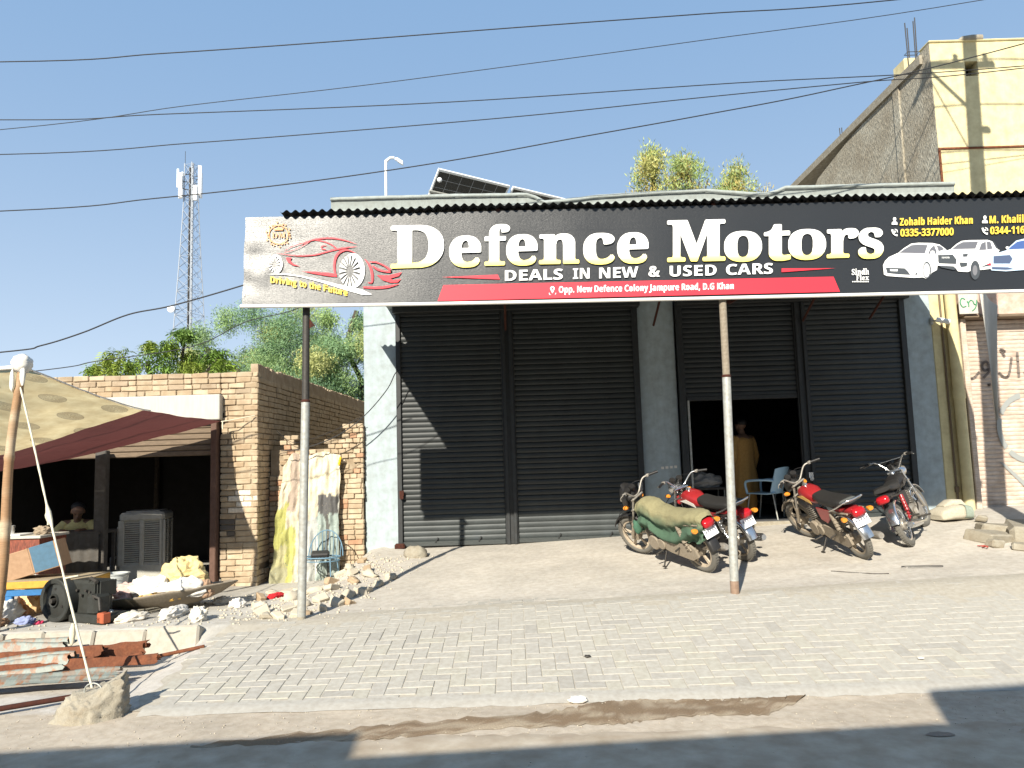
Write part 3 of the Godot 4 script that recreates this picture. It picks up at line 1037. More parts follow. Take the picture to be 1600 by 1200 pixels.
# lettering between artwork corners: (x0, y0) foot of the first letter, x1/y1 foot of the last; h height of a capital
func lettering(b: B, text: String, fo: Font, x0: float, y0: float, x1: float, y1: float, h: float, col: Color, layer := 6, heavy := 0.0) -> void:
	var tm := TextMesh.new()
	tm.font = fo
	tm.font_size = 96
	tm.pixel_size = 0.01
	tm.depth = 0.0
	tm.curve_step = 0.4
	tm.text = "H"
	tm.horizontal_alignment = HORIZONTAL_ALIGNMENT_LEFT
	tm.vertical_alignment = VERTICAL_ALIGNMENT_BOTTOM
	var a0 = tm.get_mesh_arrays()[Mesh.ARRAY_VERTEX]
	var lo := 1e9
	var hi := -1e9
	for p in a0: lo = minf(lo, p.y); hi = maxf(hi, p.y)
	tm.text = text
	var ar = tm.get_mesh_arrays()
	var vs: PackedVector3Array = ar[Mesh.ARRAY_VERTEX]
	var mn := 1e9
	var mx := -1e9
	var ylo := 1e9
	var yhi := -1e9
	for p in vs: mn = minf(mn, p.x); mx = maxf(mx, p.x); ylo = minf(ylo, p.y); yhi = maxf(yhi, p.y)
	var id = ar[Mesh.ARRAY_INDEX]
	if id == null or id.size() == 0: id = range(vs.size())
	var d := heavy * h
	var cps := [Vector2.ZERO]
	if heavy > 0.0: cps = [Vector2.ZERO, Vector2(d, 0), Vector2(-d, 0), Vector2(d * 0.6, d * 0.5), Vector2(-d * 0.6, d * 0.5), Vector2(d * 0.6, -d * 0.5), Vector2(-d * 0.6, -d * 0.5)]
	for e in cps.size():
		var s := b.v.size()
		var z := 0.0065 + layer * 0.0012 + e * 0.0002
		for p in vs:
			var t := (p.x - mn) / (mx - mn)
			var up := (p.y - lo) / (hi - lo) * h
			var q := art(lerpf(x0 + d, x1 - d, t) + cps[e].x, lerpf(y0, y1, t) - up * (1.0 - heavy) - cps[e].y - d * 0.5)
			b.v.append(b.xf * Vector3(q.x, q.y, z + belly(q)))
			b.n.append(Vector3(0, 0, 1))
			b.c.append(col)
			b.uv.append(Vector2(0.5, clampf(1.0 - (p.y - lo) / (hi - lo), 0.02, 0.98)))
		for k in id: b.ix.append(s + k)

func build_sign() -> void:
	var s := thing("shop_sign", "long black printed shop sign with big white lettering, cars and a red address band", "sign", Vector3(-2.906, 3.594, -8.3))
	var x1 := 8.92
	var rows := []
	for k in 14:
		var r := []
		for i in 140:
			var u := lerpf(0.0, x1, pow(i / 139.0, 1.3))
			var v := k / 13.0
			var top := 1.028 - 0.0039 * u
			var bot := -0.0079 * u
			var slack := 0.012 * smoothstep(1.5, 0.0, u)
			var w := 0.0028 * sin(u * 7.0 + v * 2.0) + slack * nz.get_noise_2d(u * 3.0, v * 5.0) + 0.006 * smoothstep(0.8, 0.0, u) * sin(v * 18.0 + u * 5.0) - 0.004
			w = minf(w * sin(v * PI) - 0.002, 0.003) + belly(Vector2(u, v))
			r.append(Vector3(u - 0.006 * smoothstep(0.3, 0.0, u) * sin(v * 13.0), lerpf(bot, top, v), w))
		rows.append(r)
	var b := B.new(); b.grid(rows)
	part("printed_sheet", b, M.flex, s)
	b = B.new()
	b.box(Vector3(x1 / 2, 0.48, -0.06), Vector3(x1 - 0.02, 0.98, 0.03), 0.0, Basis.from_euler(Vector3(0, 0, -0.0059)))
	part("backing", b, M.black_sheet, s)
	b = B.new(); b.tube([Vector3(-0.01, 0.0, 0.115), Vector3(0.4, -0.004, 0.09), Vector3(1.0, -0.010, 0.064), Vector3(2.0, -0.018, 0.035), Vector3(3.2, -0.026, 0.012), Vector3(5.0, -0.043, 0.008), Vector3(7.0, -0.057, 0.012), Vector3(x1, -0.071, 0.01)], 0.020, 8)
	part("hem", b, M.hem, s)
	var white := Color(0.86, 0.86, 0.84)
	var gold := Color(0.92, 0.62, 0.06)
	var red := Color(0.66, 0.022, 0.04)
	var serif := font("Droid Serif")
	var sans := font("Droid Sans")
	var fat := font("Droid Sans")
	# main name, word by word
	for q in [["D", 611, 420.5, 694, 418, 67], ["e", 702, 418.5, 752, 417, 63], ["f", 757, 416, 797, 415, 60], ["e", 791, 415.5, 840, 414, 62], ["n", 842, 413.5, 905, 412.5, 61], ["c", 911, 413.5, 960, 412, 62], ["e", 964, 412.5, 1013, 411, 62],
		["M", 1042, 410, 1133, 408, 65], ["o", 1131, 409.5, 1190, 408, 61], ["t", 1193, 408, 1235, 406.5, 61], ["o", 1231, 406.5, 1290, 405, 61], ["r", 1291, 404, 1341, 402.5, 59], ["s", 1340, 404.5, 1380, 403, 61]]:
		b = B.new()
		lettering(b, q[0], serif, q[1], q[2], q[3], q[4], q[5], Color.WHITE, 6, 0.035)
		part("letter", b, M.letters, s)
	b = B.new()
	for q in [["DEALS", 789, 439.5, 879, 437], ["IN", 895, 436.5, 921, 435.5], ["NEW", 936, 435.5, 997, 433.5], ["&", 1013, 433.2, 1031, 432.5], ["USED", 1046, 432.5, 1119, 430.5], ["CARS", 1134, 430, 1207, 428]]:
		lettering(b, q[0], fat, q[1], q[2], q[3], q[4], 16.5, white, 6, 0.012)
	part("tagline", b, M.print, s)
	b = B.new()
	ink(b, [[693, 446], [1302, 432.5], [1312, 456], [684, 471]], red, 1)
	part("address_band", b, M.print, s)
	b = B.new()
	ink(b, [[690, 433.5], [778, 429.5], [781, 437]], red, 1)
	ink(b, [[1221, 419.5], [1305, 419.3], [1221, 425.5]], red, 1)
	part("red_flash", b, M.print, s)
	b = B.new()
	lettering(b, "Opp. New Defence Colony Jampure Road, D.G Khan", fat, 873, 458, 1146, 452, 10.0, white, 6, 0.012)
	ink(b, oval(863, 451.5, 3.6, 3.8, 16), white, 5)
	ink(b, [[859.6, 452.8], [866.4, 452.6], [863, 459]], white, 5)
	ink(b, oval(863, 451.5, 1.4, 1.5, 10), red, 6)
	stroke(b, [[858, 458], [859, 461], [863, 461.8], [867, 461], [868.5, 458]], [1.0, 1.4, 1.0], white, 5)
	part("address", b, M.print, s)
	b = B.new()
	lettering(b, "Zohaib Haider Khan", fat, 1405, 353, 1519, 350, 11.5, gold, 6, 0.015)
	lettering(b, "0335-3377000", fat, 1406, 370, 1489, 368, 11.5, gold, 6, 0.015)
	lettering(b, "M. Khalil", fat, 1545, 349.5, 1598, 348, 11.5, gold, 6, 0.015)
	lettering(b, "0344-1160", fat, 1546, 366.5, 1607, 365, 11.5, gold, 6, 0.015)
	part("phone_lines", b, M.print, s)
	b = B.new()
	for q in [[1397, 346], [1538, 343.5]]:
		ink(b, oval(q[0], q[1] - 3.2, 2.5, 3.0, 14), white, 5)
		ink(b, [[q[0] - 4.5, q[1] + 5.6], [q[0] - 4.2, q[1] + 2.2], [q[0] - 2, q[1] + 0.4], [q[0] + 2, q[1] + 0.4], [q[0] + 4.2, q[1] + 2.2], [q[0] + 4.5, q[1] + 5.6]], white, 5)
	for q in [[1397, 363], [1538, 360.5]]:
		stroke(b, [[q[0] - 3.6, q[1] - 4], [q[0] - 2.6, q[1] + 1], [q[0] + 1, q[1] + 4.6], [q[0] + 4.4, q[1] + 5]], [3.4, 2.0, 2.0, 3.4], white, 5)
		stroke(b, [[q[0] + 0.2, q[1] - 4.5], [q[0] + 3.6, q[1] - 3], [q[0] + 4.6, q[1] + 0.6]], [1.0, 1.2, 1.0], white, 5)
		ink(b, oval(q[0] + 0.6, q[1] - 0.6, 1.6, 1.6, 10), white, 5)
	part("contact_icons", b, M.print, s)
	b = B.new()
	var se := font("Droid Serif")
	lettering(b, "Sindh", se, 1330, 430, 1357, 429.3, 9, white)
	lettering(b, "Flex", se, 1337, 438.5, 1357, 438, 7.5, white)
	b.col = white
	for k in 11:
		ink(b, [[1331 + k * 2.4, 441.3], [1332.5 + k * 2.4, 441.3], [1332.5 + k * 2.4, 439.6], [1331 + k * 2.4, 439.6]], white, 5)
	part("printer_mark", b, M.print, s)
	# sports car drawn in red strokes (coordinates of a sketch, six to one artwork unit)
	b = B.new()
	var f := 1.0 / 6.154
	var r2 := Color(0.62, 0.018, 0.035)
	stroke(b, [[405, 388], [480, 345], [590, 310], [700, 276], [850, 263], [980, 285], [1098, 322]], [1, 7, 9, 14, 17, 10, 1], r2, 3, f, 380, 330)
	stroke(b, [[700, 285], [780, 298], [850, 325], [905, 368]], [3, 9, 12, 12], r2, 3, f, 380, 330)
	stroke(b, [[330, 412], [450, 428], [560, 436], [700, 425], [800, 398], [900, 372], [1000, 355], [1100, 345]], [1, 8, 11, 12, 14, 16, 12, 1], r2, 2, f, 380, 330)
	stroke(b, [[640, 300], [560, 350], [480, 385], [405, 405]], [8, 6, 5, 4], r2, 4, f, 380, 330)
	stroke(b, [[800, 374], [765, 366], [760, 345], [785, 337], [808, 345]], [8, 11, 11, 8, 2], r2, 4, f, 380, 330)
	stroke(b, [[1090, 412], [1010, 380], [945, 392], [900, 440], [882, 520], [888, 590], [900, 632]], [2, 14, 24, 24, 20, 18, 12], r2, 5, f, 380, 330)
	ink(b, [[570, 586], [700, 590], [830, 600], [905, 610], [908, 640], [830, 632], [700, 612]], r2, 2, f, 380, 330)
	ink(b, [[418, 455], [475, 450], [462, 480], [495, 515], [560, 540], [490, 530], [435, 495]], r2, 2, f, 380, 330)
	stroke(b, [[1172, 465], [1215, 520], [1240, 590], [1245, 650], [1240, 690], [1205, 692]], [4, 22, 24, 22, 16, 8], r2, 2, f, 380, 330)
	stroke(b, [[1222, 492], [1290, 498], [1370, 535], [1420, 580], [1370, 585], [1300, 565], [1245, 530]], [10, 14, 14, 26, 14, 22, 10], r2, 3, f, 380, 330)
	ink(b, [[1290, 620], [1400, 622], [1530, 590], [1500, 628], [1420, 652], [1445, 668], [1522, 655], [1490, 690], [1420, 692], [1345, 668]], r2, 2, f, 380, 330)
	stroke(b, [[1160, 738], [1290, 742], [1400, 730], [1500, 706]], [14, 24, 24, 4], r2, 2, f, 380, 330)
	part("sports_car_drawing", b, M.print, s)
	b = B.new()
	ink(b, [[240, 617], [330, 610], [450, 612], [570, 630], [750, 668], [900, 705], [1060, 740], [1150, 760], [1245, 806], [1150, 810], [1000, 768], [880, 730], [750, 690], [560, 640], [400, 620]], white, 2, f, 380, 330)
	for q in [[1058, 578, 116, 168, 1030, 582, 100, 150, 30, 52, 16], [322, 520, 68, 94, 312, 520, 56, 80, 16, 28, 13]]:
		var o := oval(q[0], q[1], q[2], q[3], 30, -1.95, 1.75)
		var i2 := oval(q[4], q[5], q[6], q[7], 30, -1.95, 1.75)
		i2.reverse()
		ink(b, o + i2, white, 3, f, 380, 330)
		for k in q[10]:
			var a: float = TAU * k / q[10]
			var d := Vector2(cos(a), sin(a))
			var e := Vector2(-sin(a), cos(a)) * (0.12)
			var p0 := Vector2(q[4] + d.x * q[8], q[5] + d.y * q[9])
			var p1 := Vector2(q[4] + (d.x + e.x) * q[6], q[5] + (d.y + e.y) * q[7])
			var p2 := Vector2(q[4] + (d.x - e.x) * q[6], q[5] + (d.y - e.y) * q[7])
			ink(b, [[p0.x, p0.y], [p1.x, p1.y], [p2.x, p2.y]], white, 4, f, 380, 330)
	part("wheels_and_road_drawing", b, M.print, s)
	b = B.new()
	var word := "Driving to the Future"
	var ww := {"i": 0.5, "r": 0.75, "t": 0.7, " ": 0.5, "D": 1.25, "F": 1.1}
	var tot := 0.0
	for ch in word: tot += ww.get(ch, 1.0)
	var at_ := 0.0
	for ch in word:
		var cw: float = ww.get(ch, 1.0)
		var t0 := at_ / tot
		var t1 := (at_ + cw * 0.9) / tot
		at_ += cw
		if ch == " ": continue
		var xa := lerpf(425, 545, t0)
		var xb := lerpf(425, 545, t1)
		var ya := 444.0 + 20.0 * pow(t0, 1.35)
		var yb := 444.0 + 20.0 * pow(t1, 1.35)
		lettering(b, ch, fat, xa, ya, xb, yb, 10.0, gold, 6, 0.02)
	part("motto", b, M.print, s)
	# round emblem with crown
	b = B.new()
	var tan := Color(0.62, 0.30, 0.12)
	for k in 26:
		var a := TAU * k / 26
		var rr := 17.5 + 2.0 * sin(k * 2.4)
		ink(b, oval(436 + rr * cos(a), 367.5 + rr * 1.0 * sin(a), 1.5, 1.5, 7), tan, 3)
	for k in 36:
		var a := TAU * k / 36
		var a2 := TAU * (k + 1) / 36
		ink(b, [[436 + 14 * cos(a), 367.5 + 14 * sin(a)], [436 + 14 * cos(a2), 367.5 + 14 * sin(a2)], [436 + 15.6 * cos(a2), 367.5 + 15.6 * sin(a2)], [436 + 15.6 * cos(a), 367.5 + 15.6 * sin(a)]], tan, 3)
	lettering(b, "DM", se, 426, 373, 447, 372.5, 8.5, tan, 4)
	ink(b, [[429, 361], [428, 355.5], [432, 358.5], [436, 354], [440, 358.3], [444, 355], [443, 360.7]], tan, 4)
	part("emblem", b, M.print, s)
	# three printed cars
	f = 1.0 / 6.957
	var dk := Color(0.05, 0.055, 0.065)
	var gl := Color(0.12, 0.125, 0.145)
	var gy2 := Color(0.45, 0.46, 0.48)
	b = B.new()
	ink(b, [[65, 590], [85, 545], [130, 500], [230, 455], [290, 405], [370, 355], [450, 345], [600, 348], [680, 365], [740, 410], [760, 430], [700, 470], [660, 560], [650, 640], [590, 672], [560, 725], [530, 735], [500, 720], [400, 725], [250, 715], [110, 705], [75, 690], [70, 640]], white, 1, f, 1370, 330)
	ink(b, [[238, 455], [300, 412], [372, 371], [440, 363], [550, 369], [518, 460]], gl, 2, f, 1370, 330)
	ink(b, [[552, 465], [580, 405], [620, 371], [648, 440], [640, 465]], gl, 2, f, 1370, 330)
	ink(b, [[645, 372], [690, 382], [732, 415], [668, 440]], gl, 2, f, 1370, 330)
	ink(b, [[92, 613], [300, 622], [338, 660], [362, 695], [250, 690], [110, 676]], dk, 2, f, 1370, 330)
	ink(b, [[140, 632], [222, 634], [222, 655], [140, 652]], white, 3, f, 1370, 330)
	stroke(b, [[100, 552], [200, 575], [320, 565], [470, 528]], [4, 8, 8, 3], Color(0.2, 0.2, 0.21), 2, f, 1370, 330)
	ink(b, [[322, 578], [380, 545], [472, 530], [430, 560], [365, 582]], gy2, 3, f, 1370, 330)
	ink(b, [[405, 690], [440, 660], [436, 695]], dk, 2, f, 1370, 330)
	ink(b, oval(600, 452, 24, 20, 14), white, 4, f, 1370, 330)
	ink(b, oval(540, 642, 46, 92), dk, 2, f, 1370, 330)
	ink(b, oval(536, 645, 37, 78), gy2, 3, f, 1370, 330)
	for k in 10:
		var a := TAU * k / 10
		stroke(b, [[536, 645], [536 + 18 * cos(a), 645 + 38 * sin(a)], [536 + 34 * cos(a), 645 + 72 * sin(a)]], [4, 7, 10], white, 4, f, 1370, 330)
	part("printed_car", b, M.print, s)
	b = B.new()
	ink(b, [[650, 490], [690, 452], [800, 415], [860, 360], [920, 325], [1000, 317], [1200, 314], [1250, 330], [1290, 400], [1330, 425], [1300, 480], [1235, 580], [1230, 628], [1120, 640], [1010, 652], [980, 662], [880, 655], [850, 620], [660, 592]], white, 1, f, 1370, 330)
	ink(b, [[812, 415], [870, 367], [930, 337], [1098, 331], [1068, 410]], gl, 2, f, 1370, 330)
	ink(b, [[1105, 425], [1132, 352], [1180, 331], [1185, 422]], gl, 2, f, 1370, 330)
	ink(b, [[1195, 420], [1190, 331], [1232, 336], [1254, 410]], gl, 2, f, 1370, 330)
	ink(b, [[660, 478], [822, 473], [864, 530], [858, 577], [668, 570]], dk, 2, f, 1370, 330)
	ink(b, [[680, 592], [830, 600], [866, 632], [830, 640], [690, 612]], dk, 2, f, 1370, 330)
	ink(b, [[850, 470], [1000, 455], [985, 500], [890, 505]], gy2, 2, f, 1370, 330)
	ink(b, [[930, 470], [985, 464], [975, 495], [935, 497]], dk, 3, f, 1370, 330)
	ink(b, [[890, 558], [982, 560], [975, 602], [908, 612]], dk, 2, f, 1370, 330)
	ink(b, oval(1065, 642, 52, 104), dk, 2, f, 1370, 330)
	ink(b, oval(1062, 645, 26, 56), Color(0.16, 0.16, 0.17), 3, f, 1370, 330)
	ink(b, [[1120, 612], [1232, 560], [1236, 594], [1130, 612]], dk, 2, f, 1370, 330)
	ink(b, [[1190, 580], [1232, 560], [1236, 594]], red, 3, f, 1370, 330)
	stroke(b, [[1265, 335], [1300, 395], [1320, 420]], [8, 10, 8], dk, 2, f, 1370, 330)
	lettering(b, "TOYOTA", sans, 1470.5, 404.2, 1483, 404.0, 2.4, white, 4)
	part("printed_pickup", b, M.print, s)
	b = B.new()
	var sk := Color(0.50, 0.62, 0.76)
	ink(b, [[1230, 620], [1245, 540], [1262, 470], [1400, 428], [1440, 385], [1510, 322], [1600, 300], [1760, 296], [1860, 330], [1900, 420], [1960, 450], [1965, 560], [1800, 640], [1600, 640], [1400, 655], [1240, 645]], sk, 3, f, 1370, 330)
	ink(b, [[1420, 418], [1455, 385], [1520, 335], [1610, 318], [1740, 316], [1720, 405]], Color(0.05, 0.10, 0.28), 4, f, 1370, 330)
	ink(b, [[1262, 490], [1440, 478], [1470, 520], [1440, 572], [1262, 572]], Color(0.06, 0.09, 0.16), 4, f, 1370, 330)
	ink(b, [[1246, 608], [1420, 612], [1490, 632], [1400, 640], [1246, 634]], Color(0.06, 0.09, 0.16), 4, f, 1370, 330)
	ink(b, [[1450, 470], [1600, 455], [1560, 490], [1470, 500]], Color(0.8, 0.85, 0.9), 5, f, 1370, 330)
	ink(b, oval(1700, 600, 56, 92), dk, 5, f, 1370, 330)
	ink(b, oval(1412, 400, 18, 14, 12), white, 5, f, 1370, 330)
	part("printed_suv", b, M.print, s)

func build_awning() -> void:
	# corrugated sheets over the shop front, seen edge on above the sign
	var s := thing("corrugated_awning", "dark corrugated metal awning laid over the top of the sign", "awning")
	var b := B.new()
	for sd in 2:
		var rows := []
		for k in 4:
			var t := k / 3.0
			var r := []
			for i in 1101:
				var x := -2.50 + i / 1100.0 * lerpf(8.52, 9.22, t)
				var z := lerpf(-8.22, -11.32, t) + 0.012 * nz.get_noise_1d(floor((x + 2.5) / 0.85) * 7.0)
				var y := lerpf(4.655, 4.475, t) - 0.004 * (x + 2.5) * (1.0 - t) + 0.016 * sin(x * TAU / 0.098)
				y += 0.012 * floor(fmod((x + 2.5) / 1.7, 2.0)) - 0.0015 * sd + 0.012 * nz.get_noise_1d(x * 0.9)
				r.append(Vector3(x, y, z))
			if sd == 1: r.reverse()
			rows.append(r)
		b.grid(rows)
	part("corrugated_sheet", b, M.black_sheet, s)
	b = B.new()
	for z in [-8.40, -9.8, -11.2]:
		var y := lerpf(4.60, 4.425, (z + 8.3) / -3.0)
		b.box(Vector3(1.72, y - 0.012 * 2, z), Vector3(8.3, 0.04, 0.05), 0.004, Basis.from_euler(Vector3(0, 0, -0.003)))
	part("purlin", b, M.rusty_steel, s)
	for x in [-0.10, 2.30, 4.72, 5.8]:
		b = B.new()
		b.box(Vector3(x, 4.53, -9.8), Vector3(0.045, 0.045, 3.0), 0.004, Basis.from_euler(Vector3(-0.06, 0, 0)))
		part("rafter", b, M.rusty_steel, s)
		b = B.new()
		b.tube([Vector3(x + 0.03, 4.38, -11.5), Vector3(x + 0.02, 3.98, -12.3)], 0.02, 6)
		part("strut", b, M.rusty_steel, s)
	b = B.new()
	b.tube([Vector3(2.42, 3.50, -8.36), Vector3(2.72, 3.66, -8.42), Vector3(3.0, 3.80, -8.45)], 0.014, 6)
	part("brace", b, M.rusty_steel, s)
	# the two pipe posts that carry it
	for q in [[-2.24, -2.305, 0.20, "slightly leaning galvanised pipe post under the left end of the sign beside brick rubble", false], [2.36, 2.30, 0.335, "galvanised pipe post under the sign in front of the motorcycles, base rusted", true]]:
		var p := thing("pipe_post", q[3], "post", Vector3(q[1], q[2], -8.36), "pipe posts carrying the sign")
		var dx: float = q[0] - q[1]
		b = B.new()
		b.tube([Vector3(0, 0.16 if q[4] else 0.05, 0), Vector3(dx * 0.74, 2.36, 0)], 0.046, 16)
		part("lower_pipe", b, M.galvanised, p)
		b = B.new()
		b.tube([Vector3(0, -0.15, 0), Vector3(0, 0.17 if q[4] else 0.07, 0)], 0.047, 16)
		part("pipe_foot", b, M.pole_foot if q[4] else M.concrete, p)
		b = B.new()
		b.tube([Vector3(dx * 0.74, 2.34, 0), Vector3(dx, 4.40 - q[2], 0)], 0.040, 16)
		part("upper_pipe", b, M.dark_metal if not q[4] else M.dusty_metal, p)
		b = B.new()
		b.lathe([Vector2(0.046, 0), Vector2(0.05, 0.006), Vector2(0.05, 0.02), Vector2(0.04, 0.03)], 16, Transform3D(Basis.IDENTITY, Vector3(dx * 0.74, 2.345, 0)))
		part("weld_collar", b, M.rusty_steel, p)
		b = B.new()
		b.extrude(PackedVector2Array([Vector2(0.03, 0), Vector2(0.09, 0.03), Vector2(0.03, 0.11)]), -0.004, 0.004)
		put("gusset", b.done(), M.rusty_steel, p, Transform3D(Basis.IDENTITY, Vector3(dx, 3.16, 0.01)))

var brick_shapes := {}

func brick_mesh(len_: float, rg: RandomNumberGenerator, hh := 0.070) -> ArrayMesh:
	var key := "%d_%d_%d" % [int(len_ * 1000), int(hh * 1000), rg.randi() % 6]
	if not brick_shapes.has(key):
		var b := B.new()
		var r2 := RandomNumberGenerator.new()
		r2.seed = hash(key)
		b.box(Vector3.ZERO, Vector3(len_, hh, 0.105), 0.009, Basis.IDENTITY, 0.0055, r2)
		brick_shapes[key] = b.done()
	return brick_shapes[key]

# bricks in a wall plane: o lower left corner of the face, dx along the wall, out = outward normal; keep(u, v) says where a brick stands
func courses(par: Node3D, o: Vector3, dx: Vector3, out: Vector3, length: float, rows: int, keep: Callable, tone: Callable, rg: RandomNumberGenerator, as_header := 99, limit := 300, rest: B = null, course := 0.080) -> int:
	var made := 0
	var bs := Basis(dx, Vector3.UP, out)
	for r in rows:
		var head := r >= as_header
		var bl := 0.108 if head else 0.218
		var u := -bl * (0.5 if r % 2 else 0.0) - rg.randf_range(0, 0.02)
		while u < length:
			var l := bl
			if not head and rg.randf() < 0.14: l = 0.108
			var u0 := maxf(u, 0.0)
			var u1 := minf(u + l, length)
			u += l + 0.009
			if u1 - u0 < 0.03: continue
			var cu := (u0 + u1) / 2
			var vv := (r + 0.5) * course
			if not (keep as Callable).call(cu, vv, r): continue
			var lq := snappedf(u1 - u0, 0.01)
			var p := o + dx * (cu + rg.randf_range(-0.002, 0.002)) + Vector3.UP * (vv + rg.randf_range(-0.004, 0.004)) + out * (-0.052 + rg.randf_range(-0.009, 0.007))
			var tilt := Basis.from_euler(Vector3(rg.randf_range(-0.02, 0.02), rg.randf_range(-0.02, 0.02), rg.randf_range(-0.016, 0.016) * (2.5 if head else 1.0)))
			var ti: String = (tone as Callable).call(cu, vv)
			if made < limit:
				put("brick", brick_mesh(lq, rg), M[ti], par, Transform3D(bs * tilt, p))
				made += 1
			elif rest:
				rest.box(p, Vector3(lq, 0.070, 0.105), 0.006, bs * tilt)
	return made

func build_brick_shop() -> void:
	var s := thing("brick_shop", "low tan brick shop with open dark front behind the tied canopy", "building")
	var rg := RandomNumberGenerator.new()
	rg.seed = 31
	var z := -10.9
	var plain := func(_u, _v): return "brick%d" % [0, 0, 1, 1, 2, 2, 3, 5][rg.randi() % 8]
	# right pier, full height; a daub of whitewash and a sooty patch on it
	var daub := func(u, v):
		var d1 := Vector2((u - 0.27) / 0.15, (v - 1.22) / 0.20).length() + 0.35 * nz.get_noise_2d(u * 9, v * 9)
		var d2 := Vector2((u - 0.18) / 0.12, (v - 0.85) / 0.14).length()
		var d3 := Vector2((u - 0.44) / 0.07, (v - 1.25) / 0.05).length()
		if d1 < 0.8 or d3 < 0.9: return "brick_white"
		if d2 < 0.9: return "brick_black"
		return "brick%d" % [0, 0, 1, 1, 2, 2, 3, 5][rg.randi() % 8]
	var all := func(_u, _v, _r): return true
	var n := courses(s, Vector3(-4.15, 0.20, z), Vector3.RIGHT, Vector3.BACK, 0.525, 37, func(u, v, r): return not (r == 1 and u > 0.10 and u < 0.3), daub, rg)
	# band above the fascia, with a ragged top and a few missing half bricks
	n += courses(s, Vector3(-7.4, 2.84, z), Vector3.RIGHT, Vector3.BACK, 3.24, 5, func(u, v, r): return not ((r == 4 and (u < 0.5 or (u > 1.94 and u < 2.1))) or rg.randf() < 0.022), plain, rg)
	n += courses(s, Vector3(-4.15, 3.16, z), Vector3.RIGHT, Vector3.BACK, 0.525, 1, all, plain, rg)
	var b := B.new()
	b.box(Vector3(-3.89, 1.60, z - 0.125), Vector3(0.49, 3.1, 0.20)); b.box(Vector3(-5.78, 3.0, z - 0.125), Vector3(3.2, 0.36, 0.20))
	part("mortar", b, M.mortar, s)
	# long side wall running back, in shade
	var a := Vector3(-3.625, 0.0, z - 0.01)
	var e := Vector3(-3.33, 0.0, -19.2)
	var dx := (e - a).normalized()
	var out := Vector3.UP.cross(dx) * -1.0
	out = Vector3(-dx.z, 0, dx.x)
	var rest := B.new()
	courses(s, a + Vector3(0, 0.20, 0), dx, out, 8.3, 37, all, plain, rg, 99, maxi(0, 300 - n), null)
	# the farther courses as one piece
	var rg2 := RandomNumberGenerator.new()
	rg2.seed = 32
	rest = B.new()
	courses(s, a + Vector3(0, 0.20, 0), dx, out, 8.3, 37, func(_u, _v, r): return r > 3, plain, rg2, 99, 0, rest)
	part("bricks", rest, M.brick1, s).set_meta("kind", "stuff")
	# soldier course along the top of the side wall
	rest = B.new()
	for k in 118:
		rest.box(a + dx * (0.05 + k * 0.07) + Vector3(0, 3.24 + rg2.randf_range(-0.012, 0.012) - (0.03 if rg2.randf() < 0.1 else 0.0), 0) - out * 0.06, Vector3(0.060, 0.21, 0.11), 0.006, Basis(dx, Vector3.UP, out) * Basis.from_euler(Vector3(0, 0, rg2.randf_range(-0.04, 0.04))))
	part("bricks", rest, M.brick5, s).set_meta("kind", "stuff")
	b = B.new()
	b.xf = Transform3D(Basis(dx, Vector3.UP, out), a)
	b.box(Vector3(4.15, 1.64, -0.14), Vector3(8.3, 3.2, 0.20))
	part("mortar", b, M.mortar, s)
	# roof, inner room
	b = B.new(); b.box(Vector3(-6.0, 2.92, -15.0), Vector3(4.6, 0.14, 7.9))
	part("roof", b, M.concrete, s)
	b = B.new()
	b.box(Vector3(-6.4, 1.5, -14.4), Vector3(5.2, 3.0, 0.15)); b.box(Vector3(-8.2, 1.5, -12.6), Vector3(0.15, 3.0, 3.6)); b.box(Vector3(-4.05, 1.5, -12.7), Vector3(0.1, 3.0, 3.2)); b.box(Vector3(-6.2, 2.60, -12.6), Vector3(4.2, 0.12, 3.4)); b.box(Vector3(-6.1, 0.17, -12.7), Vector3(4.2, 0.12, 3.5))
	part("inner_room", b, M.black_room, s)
	# rolled shutter under the fascia, half way down
	b = B.new()
	for k in 6:
		b.box(Vector3(-5.9, 2.49 - k * 0.078, z - 0.04), Vector3(3.35, 0.072, 0.035), 0.012)
	part("shutter_curtain", b, M.brown_shutter, s)
	b = B.new(); b.box(Vector3(-5.80, 2.735, z + 0.05), Vector3(3.36, 0.36, 0.14), 0.012)
	part("fascia_board", b, M.board_white, s)
	b = B.new(); b.box(Vector3(-4.21, 1.30, z + 0.02), Vector3(0.085, 2.5, 0.16), 0.01)
	part("door_post", b, M.brown_paint, s)
	b = B.new(); b.box(Vector3(-5.76, 1.12, z + 0.10), Vector3(0.155, 2.1, 0.12), 0.012)
	part("front_post", b, M.shop_grey, s)
	set_back(s)

# the shop and what stands in it lie a little farther back than first measured
func set_back(o: Node3D) -> void:
	o.position = Vector3(0, 1.8, 0) + (o.position - Vector3(0, 1.8, 0)) * 1.083
	o.scale *= 1.083

